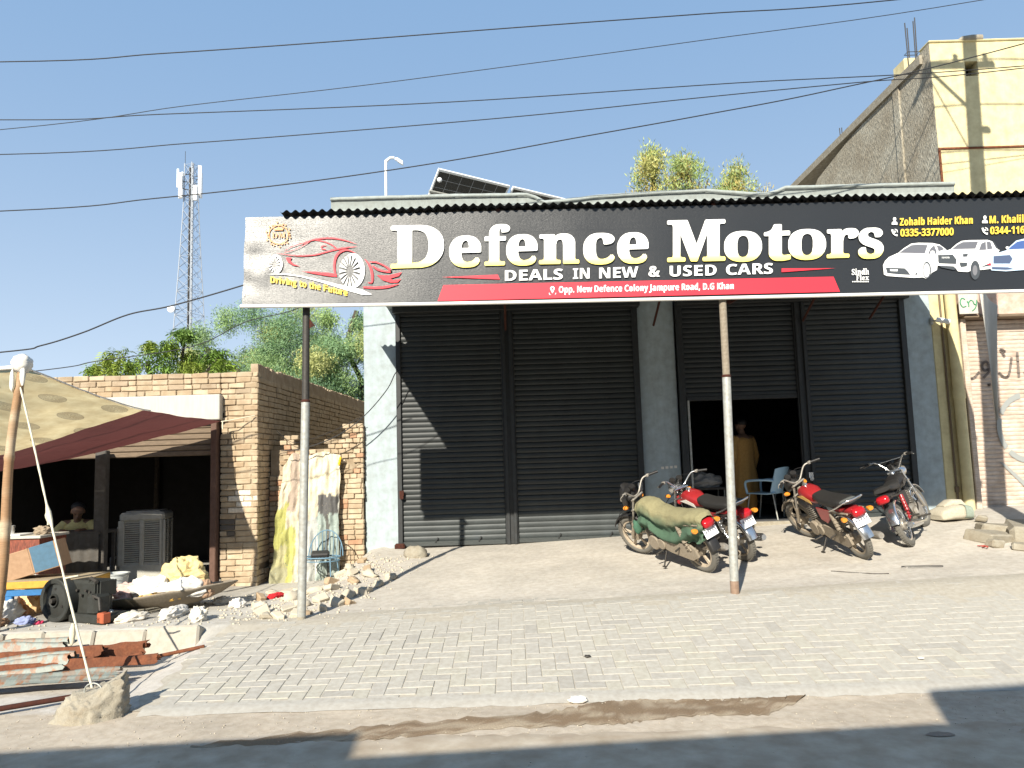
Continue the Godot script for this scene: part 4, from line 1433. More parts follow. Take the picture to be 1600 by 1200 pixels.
func build_brick_wall() -> void:
	var s := thing("brick_infill_wall", "broken topped brick wall between the brick shop and the grey pillar", "wall")
	var rg := RandomNumberGenerator.new()
	rg.seed = 41
	var z := -12.30
	var x0 := -3.90
	var tone := func(_u, _v): return "brick%d" % [0, 0, 2, 2, 2, 1, 3, 4][rg.randi() % 8] if rg.randf() < 0.85 else "brick2"
	var top := func(u):
		var x: float = x0 + u
		if x < -3.70: return 1.9
		if x < -3.46: return 2.57
		if x < -3.15: return 2.31
		if x < -3.01: return 2.27
		if x < -2.76: return 2.45
		if x < -2.68: return 2.53
		if x < -2.56: return 2.68
		return 2.75
	courses(s, Vector3(x0, 0.06, z), Vector3.RIGHT, Vector3.BACK, 1.495, 33, func(u, v, r): return v + 0.24 < (top as Callable).call(u) and not (u > 1.25 and u < 1.33 and r > 21 and r < 24), tone, rg, 20)
	var b := B.new(); b.box(Vector3(-3.15, 1.12, z - 0.13), Vector3(1.47, 2.05, 0.20))
	part("mortar", b, M.mortar, s)
	# rags hung over the gap: a sheet of colours with folds
	var cloth := thing("hanging_curtain", "patched cream and yellow rag curtain hung on the brick infill wall", "curtain")
	b = B.new()
	var rows := []
	var cols := []
	for i in 60:
		var v := i / 59.0
		var r := []
		var cr := []
		for j in 64:
			var u := j / 63.0
			var y := lerpf(0.08, 2.07 + 0.03 * sin(u * 11.0) - 0.20 * smoothstep(0.20, 0.0, u), v)
			var x := lerpf(-3.66 - 0.14 * (1.0 - v) * (1.0 - u), -2.76, u) + 0.012 * sin(v * 9.0) + 0.02 * nz.get_noise_2d(v * 7, u * 2)
			var zz := z + 0.10 + 0.22 * (1.0 - v) * (1.0 - u * 0.5) + (0.020 * sin(u * 27.0 + 3.0 * sin(v * 3.0) + 6.0 * nz.get_noise_2d(u * 2.0, v * 1.5)) + 0.012 * sin(u * 71.0 + v * 5.0)) * (1.1 - 0.6 * v) + 0.045 * nz.get_noise_2d(u * 6.0, v * 6.0)
			r.append(Vector3(x, y, zz))
			var q := u + 0.05 * nz.get_noise_2d(u * 5, v * 5)
			var w := v + 0.05 * nz.get_noise_2d(u * 7 + 9, v * 3)
			var c := Color(0.66, 0.60, 0.46)
			if q > 0.40 and w > 0.68: c = Color(0.76, 0.70, 0.54)
			elif q < 0.18 and w < 0.62: c = Color(0.40, 0.40, 0.13) if w > 0.30 else Color(0.42, 0.40, 0.22)
			elif q < 0.30 and w < 0.42: c = Color(0.50, 0.50, 0.17)
			elif q > 0.16 and q < 0.30 and w > 0.55: c = Color(0.44, 0.36, 0.29)
			elif q > 0.66 and w > 0.52 and w < 0.68: c = Color(0.12, 0.12, 0.12) if q < 0.97 else Color(0.5, 0.5, 0.45)
			elif q > 0.66 and w < 0.56: c = Color(0.36, 0.43, 0.40) if absf(q - 0.80 - 0.03 * sin(w * 20)) > 0.035 else Color(0.13, 0.13, 0.12)
			elif q > 0.42 and w < 0.50: c = Color(0.50, 0.52, 0.50)
			if w < 0.14 and q < 0.2: c = Color(0.36, 0.35, 0.22)
			c = c * (0.9 + 0.2 * nz.get_noise_2d(u * 40, v * 30))
			cr.append(c)
		rows.append(r)
		cols.append(cr)
	b.grid(rows, false, cols)
	var back := []
	for r in rows:
		var q := []
		for p in r: q.append(p + Vector3(0, 0, -0.004))
		q.reverse()
		back.append(q)
	b.grid(back, false, cols)
	part("patched_sheet", b, M.cotton, cloth)
	b = B.new()
	for k in 3:
		b.blob(Vector3(-2.76 + 0.01 * k, 1.90 + 0.04 * k, z + 0.12), Vector3(0.022, 0.03, 0.02), 0.4, 2.0, nz, k * 3.0, 8, 6)
	b.col = Color(0.8, 0.5, 0.03)
	for k in b.c.size(): b.c[k] = Color(0.75, 0.48, 0.03)
	part("yellow_knot", b, M.cotton, cloth)
	# blue wire chair in front of it
	var c := thing("wire_chair", "small blue wire chair with broken seat before the rag curtain", "chair", Vector3(-2.92, gn(-2.92, -11.7) + 0.01, -11.70))
	c.rotation.y = -0.15
	c.scale = Vector3.ONE * 1.05
	b = B.new()
	var ring := []
	for k in 13:
		var t := PI * k / 12
		ring.append(Vector3(-0.26 * cos(t), 0.36 + 0.36 * sin(t), -0.14 - 0.06 * sin(t)))
	b.tube(smooth_path(ring, 2), 0.008, 6)
	for k in 9:
		var x := -0.22 + k * 0.055
		b.tube([Vector3(x, 0.36, -0.14), Vector3(x * 1.02, 0.36 + 0.36 * sqrt(maxf(0.0, 1.0 - pow(x / 0.26, 2))), -0.17)], 0.0055, 5)
	part("backrest", b, M.cable, c).material_override = mat("blue_wire", 0.12, 0.22, 0.30, 0.6)
	b = B.new()
	ring = []
	for k in 17:
		var t := TAU * k / 16
		ring.append(Vector3(0.27 * cos(t), 0.36, 0.20 * sin(t)))
	b.tube(ring, 0.010, 6, false)
	ring = []
	for k in 17:
		var t := TAU * k / 16
		ring.append(Vector3(0.26 * cos(t), 0.31, 0.19 * sin(t)))
	b.tube(ring, 0.008, 6, false)
	for k in 12:
		var x := -0.24 + k * 0.044
		var w := 0.19 * sqrt(1.0 - pow(x / 0.27, 2))
		b.tube([Vector3(x, 0.355, -w), Vector3(x, 0.35, w)], 0.005, 5)
	part("seat", b, M.blue_wire, c)
	for q in [[-0.18, 0.14], [0.18, 0.14], [-0.17, -0.13], [0.17, -0.13]]:
		b = B.new(); b.tube([Vector3(q[0], 0.36, q[1]), Vector3(q[0] * 1.15, 0.0, q[1] * 1.3)], 0.008, 6)
		part("leg", b, M.blue_wire if q[0] > 0 else M.galvanised, c)
	b = B.new(); b.box(Vector3(-0.04, 0.40, -0.06), Vector3(0.26, 0.10, 0.16), 0.02, Basis.from_euler(Vector3(0.3, 0.2, 0)))
	solo("black_bag", b, M.black_plastic, "black bundle lying on the blue wire chair", "bag").position = c.position

func build_canopy() -> void:
	# printed cloth tied between a bamboo pole and the shop front; sags
	var s := thing("cloth_canopy", "tan medallion printed cloth awning with maroon strip, tied to a bamboo pole", "canopy")
	var A := Vector3(-5.19, 2.98, -8.1)
	var Bp := Vector3(-8.9, 2.88, -8.1)
	var C := Vector3(-4.40, 2.58, -11.58)
	var D := Vector3(-8.95, 1.99, -11.58)
	var f := func(u, v) -> Vector3:
		# u from right to left, v from front to back
		var p: Vector3 = A.lerp(Bp, u).lerp(C.lerp(D, u), v)
		var sag: float = 0.10 * sin(PI * u) * sin(PI * v) + 0.46 * sin(PI * minf(u * 0.60, 1.0)) * pow(v, 1.6) * (1.0 - 0.4 * v) + 0.09 * sin(PI * v) * (1.0 - u)
		p.y -= sag - 0.30 * u * v * 0.2
		p.x -= 0.20 * sin(PI * v) * (1.0 - u) * 0.5
		p.y += 0.010 * sin(v * 9.0 - u * 16.0) * sin(PI * v) + 0.02 * nz.get_noise_2d(u * 5.0, v * 5.0)
		return p
	var cut := 0.56
	for q in [[0.0, cut, "printed_cloth", "canopy_cloth"], [cut, 1.0, "maroon_strip", "maroon_cloth"]]:
		var rows := []
		var uvs := []
		for i in 26:
			var r := []
			var ur := []
			for j in 60:
				var u := j / 59.0
				var v0: float = q[0] + (0.34 * u if q[0] > 0.1 else 0.0)
				var v1: float = q[1] + (0.34 * u if q[1] < 0.9 else 0.0)
				var v := lerpf(v0, v1, i / 25.0)
				var p: Vector3 = (f as Callable).call(u, v)
				r.append(p + Vector3(0, 0.002 if q[0] > 0.1 else 0.0, 0))
				ur.append(Vector2(u * 1.5, v * 1.3))
			rows.append(r)
			uvs.append(ur)
		var b := B.new()
		b.grid(rows, false, [], uvs)
		part(q[2], b, M[q[3]], s)
	# rolled, brighter edge along the right side and the front
	var e := []
	for k in 16:
		e.append((f as Callable).call(0.0, k / 15.0 * 0.6) + Vector3(0, 0.012, 0))
	var b := B.new(); b.tube(e, 0.009, 6)
	part("rolled_edge", b, M.white_cloth, s)
	e = []
	for k in 12: e.append((f as Callable).call(k / 11.0, 0.0) + Vector3(0, 0.012, 0))
	b = B.new(); b.tube(e, 0.024, 7)
	part("front_hem", b, M.white_cloth, s)
	b = B.new(); b.tube([C, C + Vector3(0.10, 0.01, 0.0), Vector3(-3.96, 2.67, -11.77)], 0.008, 5); b.tube([C + Vector3(0.02, 0, 0), C + Vector3(0.03, -0.12, 0.02)], 0.010, 5)
	part("tie_string", b, M.rope, s)
	# bamboo pole, knotted
	var p := thing("bamboo_pole", "knotty pale bamboo pole holding up the canopy's front corner", "pole", Vector3(-5.42, 0.24, -8.14))
	b = B.new()
	var a0 := Vector3.ZERO
	var a1 := Vector3(-5.20, 3.0, -8.08) - p.position
	var path := []
	var rad := []
	var n := 60
	for k in n + 1:
		var t := float(k) / n
		path.append(a0.lerp(a1, t) + Vector3(0.025 * sin(t * 7.0), 0, 0))
		var node := fmod(t * 8.0 + 0.3, 1.0)
		rad.append(lerpf(0.052, 0.040, t) + 0.008 * exp(-pow((node - 0.5) / 0.045, 2)))
	b.tube(path, rad, 14)
	for k in b.v.size():
		var t := clampf(b.v[k].y / a1.y, 0, 1)
		b.c[k] = Color(0.95, 0.95, 0.95).lerp(Color(0.62, 0.45, 0.33), smoothstep(0.15, 0.6, 0.5 + 0.6 * nz.get_noise_2d(t * 6.0, 3.0)))
	part("culm", b, M.bamboo, p)
	b = B.new()
	b.blob(a1 + Vector3(0.01, 0.02, 0.0), Vector3(0.10, 0.10, 0.10), 0.35, 2.2, nz, 4.0, 18, 12)
	b.blob(a1 + Vector3(0.05, -0.10, 0.05), Vector3(0.03, 0.12, 0.02), 0.3, 3.0, nz, 7.0, 8, 8)
	b.blob(a1 + Vector3(-0.06, -0.16, 0.05), Vector3(0.025, 0.12, 0.02), 0.3, 3.0, nz, 9.0, 8, 8)
	part("white_rag", b, M.white_cloth, p)
	# guy rope down to a lump of concrete
	b = B.new()
	path = [Vector3(-5.16, 2.76, -8.02), Vector3(-4.80, 2.14, -7.70), Vector3(-4.39, 1.49, -7.30), Vector3(-3.82, 0.80, -6.68), Vector3(-3.27, 0.17, -6.08)]
	path = smooth_path(path, 10)
	rad = []
	for k in path.size():
		rad.append(0.008 + 0.003 * absf(sin(k * 2.1)) + (0.013 if k > 19 and k < 22 else 0.0))
	b.tube(path, rad, 7)
	b.tube([path[20], path[20] + Vector3(0.02, -0.12, 0.03)], 0.010, 5); b.tube([path[28], path[28] + Vector3(0.05, 0.01, 0.02), path[28] + Vector3(0.12, 0.02, 0.0)], 0.008, 5)
	b.blob(path[20] + Vector3(0, -0.03, 0), Vector3(0.026, 0.06, 0.026), 0.3, 4.0, nz, 2.0, 9, 8)
	b.blob(path[33] + Vector3(-0.03, -0.06, 0), Vector3(0.024, 0.09, 0.02), 0.4, 4.0, nz, 5.0, 9, 8)
	solo("guy_rope", b, M.rope, "knotted pale rope running from the bamboo pole down to the concrete lump", "rope")
	var l := thing("concrete_lump", "broken concrete lump that anchors the rope at the pavement's edge", "concrete lump", Vector3(-3.24, 0, -6.0))
	b = B.new()
	var rows := []
	var outl := [[Vector2(-0.27, 0.10), Vector2(-0.05, 0.20), Vector2(0.10, 0.17), Vector2(0.24, 0.02), Vector2(0.22, -0.16), Vector2(0.05, -0.20), Vector2(-0.20, -0.14)], [Vector2(-0.20, 0.06), Vector2(-0.05, 0.15), Vector2(0.07, 0.13), Vector2(0.23, 0.0), Vector2(0.21, -0.15), Vector2(0.04, -0.18), Vector2(-0.16, -0.13)], [Vector2(-0.14, 0.02), Vector2(-0.05, 0.06), Vector2(0.04, 0.05), Vector2(0.21, -0.03), Vector2(0.20, -0.13), Vector2(0.03, -0.15), Vector2(-0.13, -0.12)]]
	var hs := [[-0.03, -0.03, -0.03, -0.03, -0.03, -0.03, -0.03], [0.12, 0.10, 0.12, 0.18, 0.18, 0.14, 0.12], [0.19, 0.17, 0.19, 0.30, 0.31, 0.22, 0.18]]
	for k in 25:
		var t := k / 24.0 * 2.0
		var a := int(minf(t, 1.0))
		var r := []
		for j in 70:
			var w := j / 70.0 * 7.0
			var i0 := int(w) % 7
			var i1 := (i0 + 1) % 7
			var fr := w - int(w)
			var pl: Vector2 = outl[a][i0].lerp(outl[a][i1], fr).lerp(outl[a + 1][i0].lerp(outl[a + 1][i1], fr), t - a)
			var h: float = lerpf(lerpf(hs[a][i0], hs[a][i1], fr), lerpf(hs[a + 1][i0], hs[a + 1][i1], fr), t - a)
			var g := 1.0 + 0.13 * nz.get_noise_3d(pl.x * 14, h * 14, pl.y * 14) + 0.09 * nz.get_noise_3d(pl.x * 40, h * 40, pl.y * 40)
			r.append(Vector3(pl.x * g, h * g, pl.y * g))
		rows.append(r)
	var capr := []
	for j in 70: capr.append(Vector3(0.02, 0.20, -0.05).lerp(rows[24][j], 0.04) + Vector3(0, 0.0, 0))
	rows.append(capr)
	for k in rows.size(): rows[k].reverse()
	b.grid(rows, true)
	rows.clear()
	part("chunk", b, M.concrete, l)
	b = B.new()
	e = []
	for k in 12:
		var t := PI * 1.3 * k / 11
		e.append(Vector3(0.02 + 0.07 * cos(t), 0.20 + 0.06 * sin(t), 0.02 - 0.02 * k / 11.0))
	b.tube(e, 0.006, 6)
	part("wire_loop", b, M.galvanised, l)

func bag(called: String, label: String, cat: String, at: Vector3, r: Vector3, col: Color, seed_: float, m := "cotton", group := "", yaw := 0.0) -> MeshInstance3D:
	var b := B.new()
	b.col = col
	var rows := []
	var nu := 30
	var nv := 18
	for i in nv + 1:
		var th := PI * i / nv
		var row := []
		for j in nu:
			var ph := -TAU * j / nu
			var d := Vector3(sin(th) * cos(ph), -cos(th), sin(th) * sin(ph))
			var k := 1.0 + 0.42 * nz.get_noise_3d(d.x * 1.6 + seed_, d.y * 1.6, d.z * 1.6) - 0.26 * absf(nz.get_noise_3d(d.x * 3.7, d.y * 3.7 + seed_, d.z * 3.7)) + 0.10 * nz.get_noise_3d(d.x * 8.0, d.y * 8.0, d.z * 8.0 + seed_)
			var p := d * r * k
			p.y = maxf(p.y, -r.y * 0.62)
			row.append(p)
		rows.append(row)
	b.grid(rows, true)
	# sharp creases read better flat
	var v2 := B.new()
	for k in range(0, b.ix.size(), 3):
		var s := v2.v.size()
		for q in 3:
			var id := b.ix[k + q]
			v2.v.append(b.v[id]); v2.uv.append(Vector2.ZERO)
			v2.c.append(col * (1.0 + 0.10 * nz.get_noise_3d(b.v[id].x * 30, b.v[id].y * 30 + seed_, b.v[id].z * 30)))
		var nn := (v2.v[s + 2] - v2.v[s]).cross(v2.v[s + 1] - v2.v[s]).normalized()
		for q in 3: v2.n.append((nn + b.n[b.ix[k + q]]).normalized())
		v2.ix.append_array([s, s + 1, s + 2])
	var o := solo(called, v2, M[m], label, cat, group)
	o.position = at + Vector3(0, r.y * 0.60, 0)
	o.rotation.y = yaw
	return o

func build_left_clutter() -> void:
	var g := 0.24
	# desk with red veneer front
	var d := thing("counter_desk", "shop counter with red veneer front and white top", "desk", Vector3(-7.20, g, -10.45))
	var b := B.new()
	for k in 4:
		b.box(Vector3(-0.75 + k * 0.5, 0.42, 0.30), Vector3(0.495, 0.72, 0.02), 0.003)
	part("front_panel", b, M.wood_red, d)
	b = B.new(); b.box(Vector3(0, 0.81, 0), Vector3(2.04, 0.035, 0.66), 0.006)
	part("top", b, M.board_white, d)
	for x in [-0.98, 0.98]:
		b = B.new(); b.box(Vector3(x, 0.40, 0), Vector3(0.03, 0.79, 0.6), 0.003)
		part("side_panel", b, M.wood_red, d)
	var ty := g + 0.828
	# things on the counter
	for q in [[-6.28, -10.32, 0.052, 0.13, "plain steel tumbler in sun, middle of the counter"], [-5.80, -11.72, 0.058, 0.15, "steel tumbler in shade at the seated man's elbow"]]:
		b = B.new()
		b.lathe([Vector2(0.001, 0.0), Vector2(q[2] * 0.88, 0), Vector2(q[2], q[3]), Vector2(q[2] * 0.93, q[3]), Vector2(q[2] * 0.82, 0.01), Vector2(0.001, 0.01)], 20)
		var cup := solo("steel_cup", b, M.steel_cup, q[4], "cup", "cups on the counter")
		cup.position = Vector3(q[0] - 0.42, ty + (0.02 if q[1] < -11 else 0.0), q[1])
	b = B.new()
	b.col = Color(0.66, 0.66, 0.60)
	b.loft([[Vector3(-0.11, 0.08, 0), 0.07, 0.08, 3.0], [Vector3(0.10, 0.08, 0), 0.08, 0.08, 3.0], [Vector3(0.14, 0.07, 0), 0.05, 0.05, 2.0]], 16)
	var jar := solo("plastic_tub", b, M.shiny, "whitish plastic tub standing at the far end of the counter beside the bamboo pole", "tub")
	jar.position = Vector3(-6.95, ty, -10.33)
	b = B.new(); b.box(Vector3(0, 0.012, 0), Vector3(0.5, 0.022, 0.3), 0.006)
	solo("tray", b, M.white_metal, "flat white tray under the tumblers on the counter", "tray").position = Vector3(-6.72, ty, -10.30)
	bag("cloth_bundle", "crumpled brown cloth bundle on the counter", "cloth", Vector3(-6.30, ty, -10.36), Vector3(0.11, 0.07, 0.09), Color(0.32, 0.26, 0.19), 3.0)
	# second counter in the shade, draped
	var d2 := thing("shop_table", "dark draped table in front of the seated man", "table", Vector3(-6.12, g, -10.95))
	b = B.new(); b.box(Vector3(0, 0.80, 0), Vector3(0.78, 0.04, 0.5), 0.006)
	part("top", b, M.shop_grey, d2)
	b = B.new()
	var rows := []
	for i in 8:
		var r := []
		for j in 30:
			var u := j / 29.0
			r.append(Vector3(-0.39 + 0.78 * u, 0.15 + 0.64 * i / 7.0, 0.26 + 0.02 * sin(u * 31.0) * (1.2 - i / 7.0)))
		rows.append(r)
	b.grid(rows)
	part("drape", b, M.shop_grey, d2)
	for x in [-0.36, 0.36]:
		b = B.new(); b.box(Vector3(x, 0.39, -0.2), Vector3(0.04, 0.78, 0.04))
		part("leg", b, M.shop_grey, d2)
	set_back(d2)
	# evaporative cooler
	var c := thing("air_cooler", "grey plastic evaporative air cooler with louvred sides standing in the shop doorway", "air cooler", Vector3(-5.50, g, -11.60))
	c.rotation.y = 0.20
	c.scale = Vector3.ONE * 0.93
	b = B.new()
	b.box(Vector3(0, 0.16, 0), Vector3(0.66, 0.32, 0.62), 0.03); b.box(Vector3(0, 0.64, -0.02), Vector3(0.60, 0.70, 0.54), 0.025); b.box(Vector3(0, 1.04, 0), Vector3(0.66, 0.14, 0.62), 0.035); b.box(Vector3(0.0, 1.12, 0), Vector3(0.5, 0.02, 0.5), 0.006)
	for x in [-0.30, 0.0, 0.30]: b.box(Vector3(x, 0.64, 0.28), Vector3(0.07 if x == 0.0 else 0.09, 0.70, 0.05), 0.012)
	for zz in [-0.27, 0.0, 0.27]: b.box(Vector3(0.305, 0.64, zz), Vector3(0.045, 0.70, 0.07), 0.012)
	part("body", b, M.cooler, c)
	for x in [-0.145, 0.145]:
		for k in 20:
			b = B.new(); b.box(Vector3(x, 0.33 + k * 0.033, 0.268), Vector3(0.225, 0.017, 0.03), 0.004, Basis.from_euler(Vector3(0.5, 0, 0)))
			part("louvre", b, M.cooler, c)
	b = B.new()
	for zz in [-0.135, 0.135]:
		for k in 20: b.box(Vector3(0.312, 0.33 + k * 0.033, zz), Vector3(0.02, 0.016, 0.20), 0.003)
	part("side_louvres", b, M.cooler, c).set_meta("kind", "stuff")
	b = B.new(); b.box(Vector3(0, 0.64, -0.0), Vector3(0.585, 0.66, 0.515))
	part("cooling_pad", b, M.black_room, c)
	b = B.new(); b.box(Vector3(-0.355, 0.45, 0.1), Vector3(0.04, 0.9, 0.3), 0.01)
	part("side_flap", b, M.cooler, c)
	set_back(c)
	# white bucket
	var bu := thing("bucket", "grey white plastic bucket beside the air cooler", "bucket", Vector3(-5.72, 0.15, -11.15))
	b = B.new()
	b.col = Color(0.46, 0.49, 0.48)
	b.lathe([Vector2(0.001, 0), Vector2(0.135, 0), Vector2(0.175, 0.27), Vector2(0.19, 0.275), Vector2(0.19, 0.29), Vector2(0.165, 0.29), Vector2(0.13, 0.02), Vector2(0.001, 0.02)], 26)
	part("pail", b, M.shiny, bu)
	b = B.new()
	var e := []
	for k in 13: e.append(Vector3(0.19 * cos(PI * k / 12), 0.265 - 0.05 * sin(PI * k / 12), 0.19 * sin(PI * k / 12)))
	b.tube(e, 0.004, 5)
	part("handle", b, M.galvanised, bu)
	# plastic chair in the dark behind the post
	b = B.new()
	b.col = Color(0.34, 0.36, 0.37)
	b.box(Vector3(0, 0.42, 0), Vector3(0.42, 0.03, 0.42), 0.01); b.box(Vector3(0, 0.68, -0.2), Vector3(0.42, 0.40, 0.03), 0.01)
	for q in [[-0.19, -0.19], [0.19, -0.19], [-0.19, 0.19], [0.19, 0.19]]: b.box(Vector3(q[0], 0.21, q[1]), Vector3(0.035, 0.42, 0.035), 0.005)
	solo("plastic_chair", b, M.shiny, "pale plastic chair half hidden in the dark behind the shop's front post", "chair").position = Vector3(-6.2, 0.11, -12.5)
	# low yellow topped table with blue legs, box upon it
	var t := thing("low_table", "low blue stool table with a chipped yellow board top", "table", Vector3(-5.33, g, -9.06))
	t.rotation.y = 0.12
	b = B.new(); b.box(Vector3(0, 0.385, 0), Vector3(0.98, 0.085, 0.56), 0.012)
	b.col = Color(0.62, 0.36, 0.05)
	for k in b.c.size(): b.c[k] = Color(0.62, 0.36, 0.05)
	b.box(Vector3(0, 0.430, 0), Vector3(0.97, 0.006, 0.55))
	for k in range(b.c.size() - 24, b.c.size()): b.c[k] = Color(0.40, 0.33, 0.22)
	part("board_top", b, M.solid, t)
	b = B.new(); b.col = Color(0.03, 0.17, 0.42)
	b.box(Vector3(0, 0.30, 0.24), Vector3(0.86, 0.07, 0.03), 0.005); b.box(Vector3(0, 0.30, -0.24), Vector3(0.86, 0.07, 0.03), 0.005)
	part("rail", b, M.solid, t)
	for q in [[-0.39, 0.22], [0.39, 0.22], [-0.39, -0.22], [0.39, -0.22]]:
		b = B.new(); b.col = Color(0.03, 0.17, 0.42); b.box(Vector3(q[0], 0.17, q[1]), Vector3(0.075, 0.34, 0.06), 0.008)
		part("leg", b, M.solid, t)
	var cb := thing("cardboard_box", "brown cardboard box with blue print lying tilted on the yellow topped table", "box", Vector3(-5.56, g + 0.47, -9.08))
	cb.basis = Basis.from_euler(Vector3(0.0, 0.22, 0.27))
	b = B.new(); b.box(Vector3(0, 0.16, 0), Vector3(0.62, 0.30, 0.36), 0.006)
	part("carton", b, M.cardboard, cb)
	b = B.new(); b.col = Color(0.075, 0.17, 0.26); b.box(Vector3(0.17, 0.166, 0.0), Vector3(0.26, 0.296, 0.364), 0.004)
	part("blue_print", b, M.solid, cb)
	b = B.new(); b.box(Vector3(0.02, 0.16, 0), Vector3(0.016, 0.308, 0.368), 0.002); b.box(Vector3(0.306, 0.16, 0), Vector3(0.016, 0.308, 0.368), 0.002)
	part("tape", b, M.cardboard, cb)
	# old engine with a big flywheel
	var en := thing("stationary_engine", "old black cast iron engine with a large flywheel on the ground before the low table", "engine", Vector3(-4.78, g, -8.62))
	en.rotation.y = -0.42
	var ax := Transform3D(Basis(Vector3.RIGHT, PI / 2), Vector3(-0.25, 0.235, 0.0))
	b = B.new()
	b.lathe([Vector2(0.055, 0.16), Vector2(0.07, 0.165), Vector2(0.075, 0.145), Vector2(0.175, 0.125), Vector2(0.185, 0.15), Vector2(0.225, 0.155), Vector2(0.235, 0.145), Vector2(0.235, 0.03), Vector2(0.225, 0.02), Vector2(0.05, 0.02)], 40, ax)
	part("flywheel", b, M.cast_iron, en)
	b = B.new()
	for k in 3:
		var a := TAU * k / 3 + 0.5
		b.lathe([Vector2(0.001, 0.139), Vector2(0.017, 0.139), Vector2(0.017, 0.13)], 12, ax * Transform3D(Basis.IDENTITY, Vector3(cos(a) * 0.12, 0, sin(a) * 0.12)))
	part("bolt_hole", b, M.black_room, en)
	b = B.new(); b.lathe([Vector2(0.001, 0.19), Vector2(0.026, 0.19), Vector2(0.03, 0.12), Vector2(0.001, 0.12)], 14, ax)
	part("shaft", b, M.dark_metal, en)
	b = B.new()
	b.box(Vector3(0.0, 0.24, -0.10), Vector3(0.42, 0.40, 0.26), 0.03); b.box(Vector3(0.18, 0.05, -0.06), Vector3(0.52, 0.10, 0.34), 0.02); b.box(Vector3(0.26, 0.20, 0.0), Vector3(0.16, 0.22, 0.20), 0.03)
	part("block", b, M.cast_iron, en)
	b = B.new()
	for k in 5: b.box(Vector3(0.12 + k * 0.045, 0.36, -0.08), Vector3(0.018, 0.16, 0.2), 0.004)
	part("cylinder_fins", b, M.cast_iron, en)
	b = B.new()
	b.tube([Vector3(0.05, 0.44, -0.05), Vector3(0.16, 0.47, 0.02), Vector3(0.3, 0.44, 0.06)], 0.02, 8); b.tube([Vector3(0.30, 0.3, 0.10), Vector3(0.42, 0.28, 0.12), Vector3(0.45, 0.16, 0.13)], 0.016, 8)
	for k in 6: b.lathe([Vector2(0.001, 0.02), Vector2(0.016, 0.02), Vector2(0.016, 0)], 6, Transform3D(Basis(Vector3.RIGHT, PI / 2), Vector3(-0.02 + 0.07 * k, 0.34 - 0.05 * (k % 2), 0.04 + 0.06 * (1 if k > 3 else 0))))
	part("pipework", b, M.dark_metal, en)
	b = B.new(); b.col = Color(0.42, 0.10, 0.04); b.box(Vector3(0.42, 0.07, 0.06), Vector3(0.10, 0.11, 0.10), 0.01)
	part("orange_block", b, M.solid, en)
	# big shallow pan heaped with rubbish bags
	var pan := thing("shallow_pan", "wide dented metal pan tilted on stones and heaped with rubbish bags", "pan", Vector3(-4.13, g + 0.02, -9.32))
	pan.rotation = Vector3(-0.06, 0.18, 0.10)
	b = B.new()
	rows = []
	for q in [[0.02, 0.0], [0.30, 0.02], [0.52, 0.09], [0.66, 0.175], [0.69, 0.185], [0.70, 0.17], [0.66, 0.15], [0.52, 0.07], [0.30, 0.0], [0.02, -0.02]]:
		var r := []
		for j in 48:
			var a := -TAU * j / 48
			var w: float = 1.0 + 0.03 * nz.get_noise_2d(cos(a) * 2, sin(a) * 2)
			r.append(Vector3(q[0] * w * cos(a) * 1.12, q[1] + 0.03 * q[0] * nz.get_noise_2d(cos(a) * 3 + 5, sin(a) * 3), q[0] * w * sin(a) * 0.62))
		rows.append(r)
	rows.reverse()
	b.grid(rows, true)
	part("dish", b, M.dusty_metal, pan)
	var py := g + 0.13
	bag("plastic_bag", "large pale yellow bag on top of the heap in the pan", "bag", Vector3(-3.98, py + 0.13, -9.38), Vector3(0.27, 0.20, 0.18), Color(0.72, 0.58, 0.28), 1.0)
	bag("plastic_bag", "bright white bag on the left of the heap in the pan", "bag", Vector3(-4.30, py + 0.02, -9.24), Vector3(0.26, 0.15, 0.17), Color(0.80, 0.79, 0.75), 11.0)
	bag("plastic_bag", "white bag at the right of the heap, under the yellow bag", "bag", Vector3(-3.86, py + 0.02, -9.18), Vector3(0.24, 0.14, 0.15), Color(0.76, 0.75, 0.71), 21.0)
	bag("plastic_bag", "pinkish mottled bag hanging over the pan's left rim", "bag", Vector3(-4.58, py - 0.02, -9.28), Vector3(0.20, 0.13, 0.14), Color(0.60, 0.42, 0.38), 31.0)
	bag("wrapper", "orange yellow wrapper along the pan's front rim", "wrapper", Vector3(-4.14, py - 0.01, -9.06), Vector3(0.24, 0.05, 0.06), Color(0.72, 0.42, 0.06), 41.0, "plastic_bag")
	bag("carton", "small brown carton at the right end of the heap", "box", Vector3(-3.66, py + 0.0, -9.22), Vector3(0.09, 0.13, 0.10), Color(0.36, 0.24, 0.16), 45.0)
	# litter on the ground before the pan and round the engine
	var n := 0
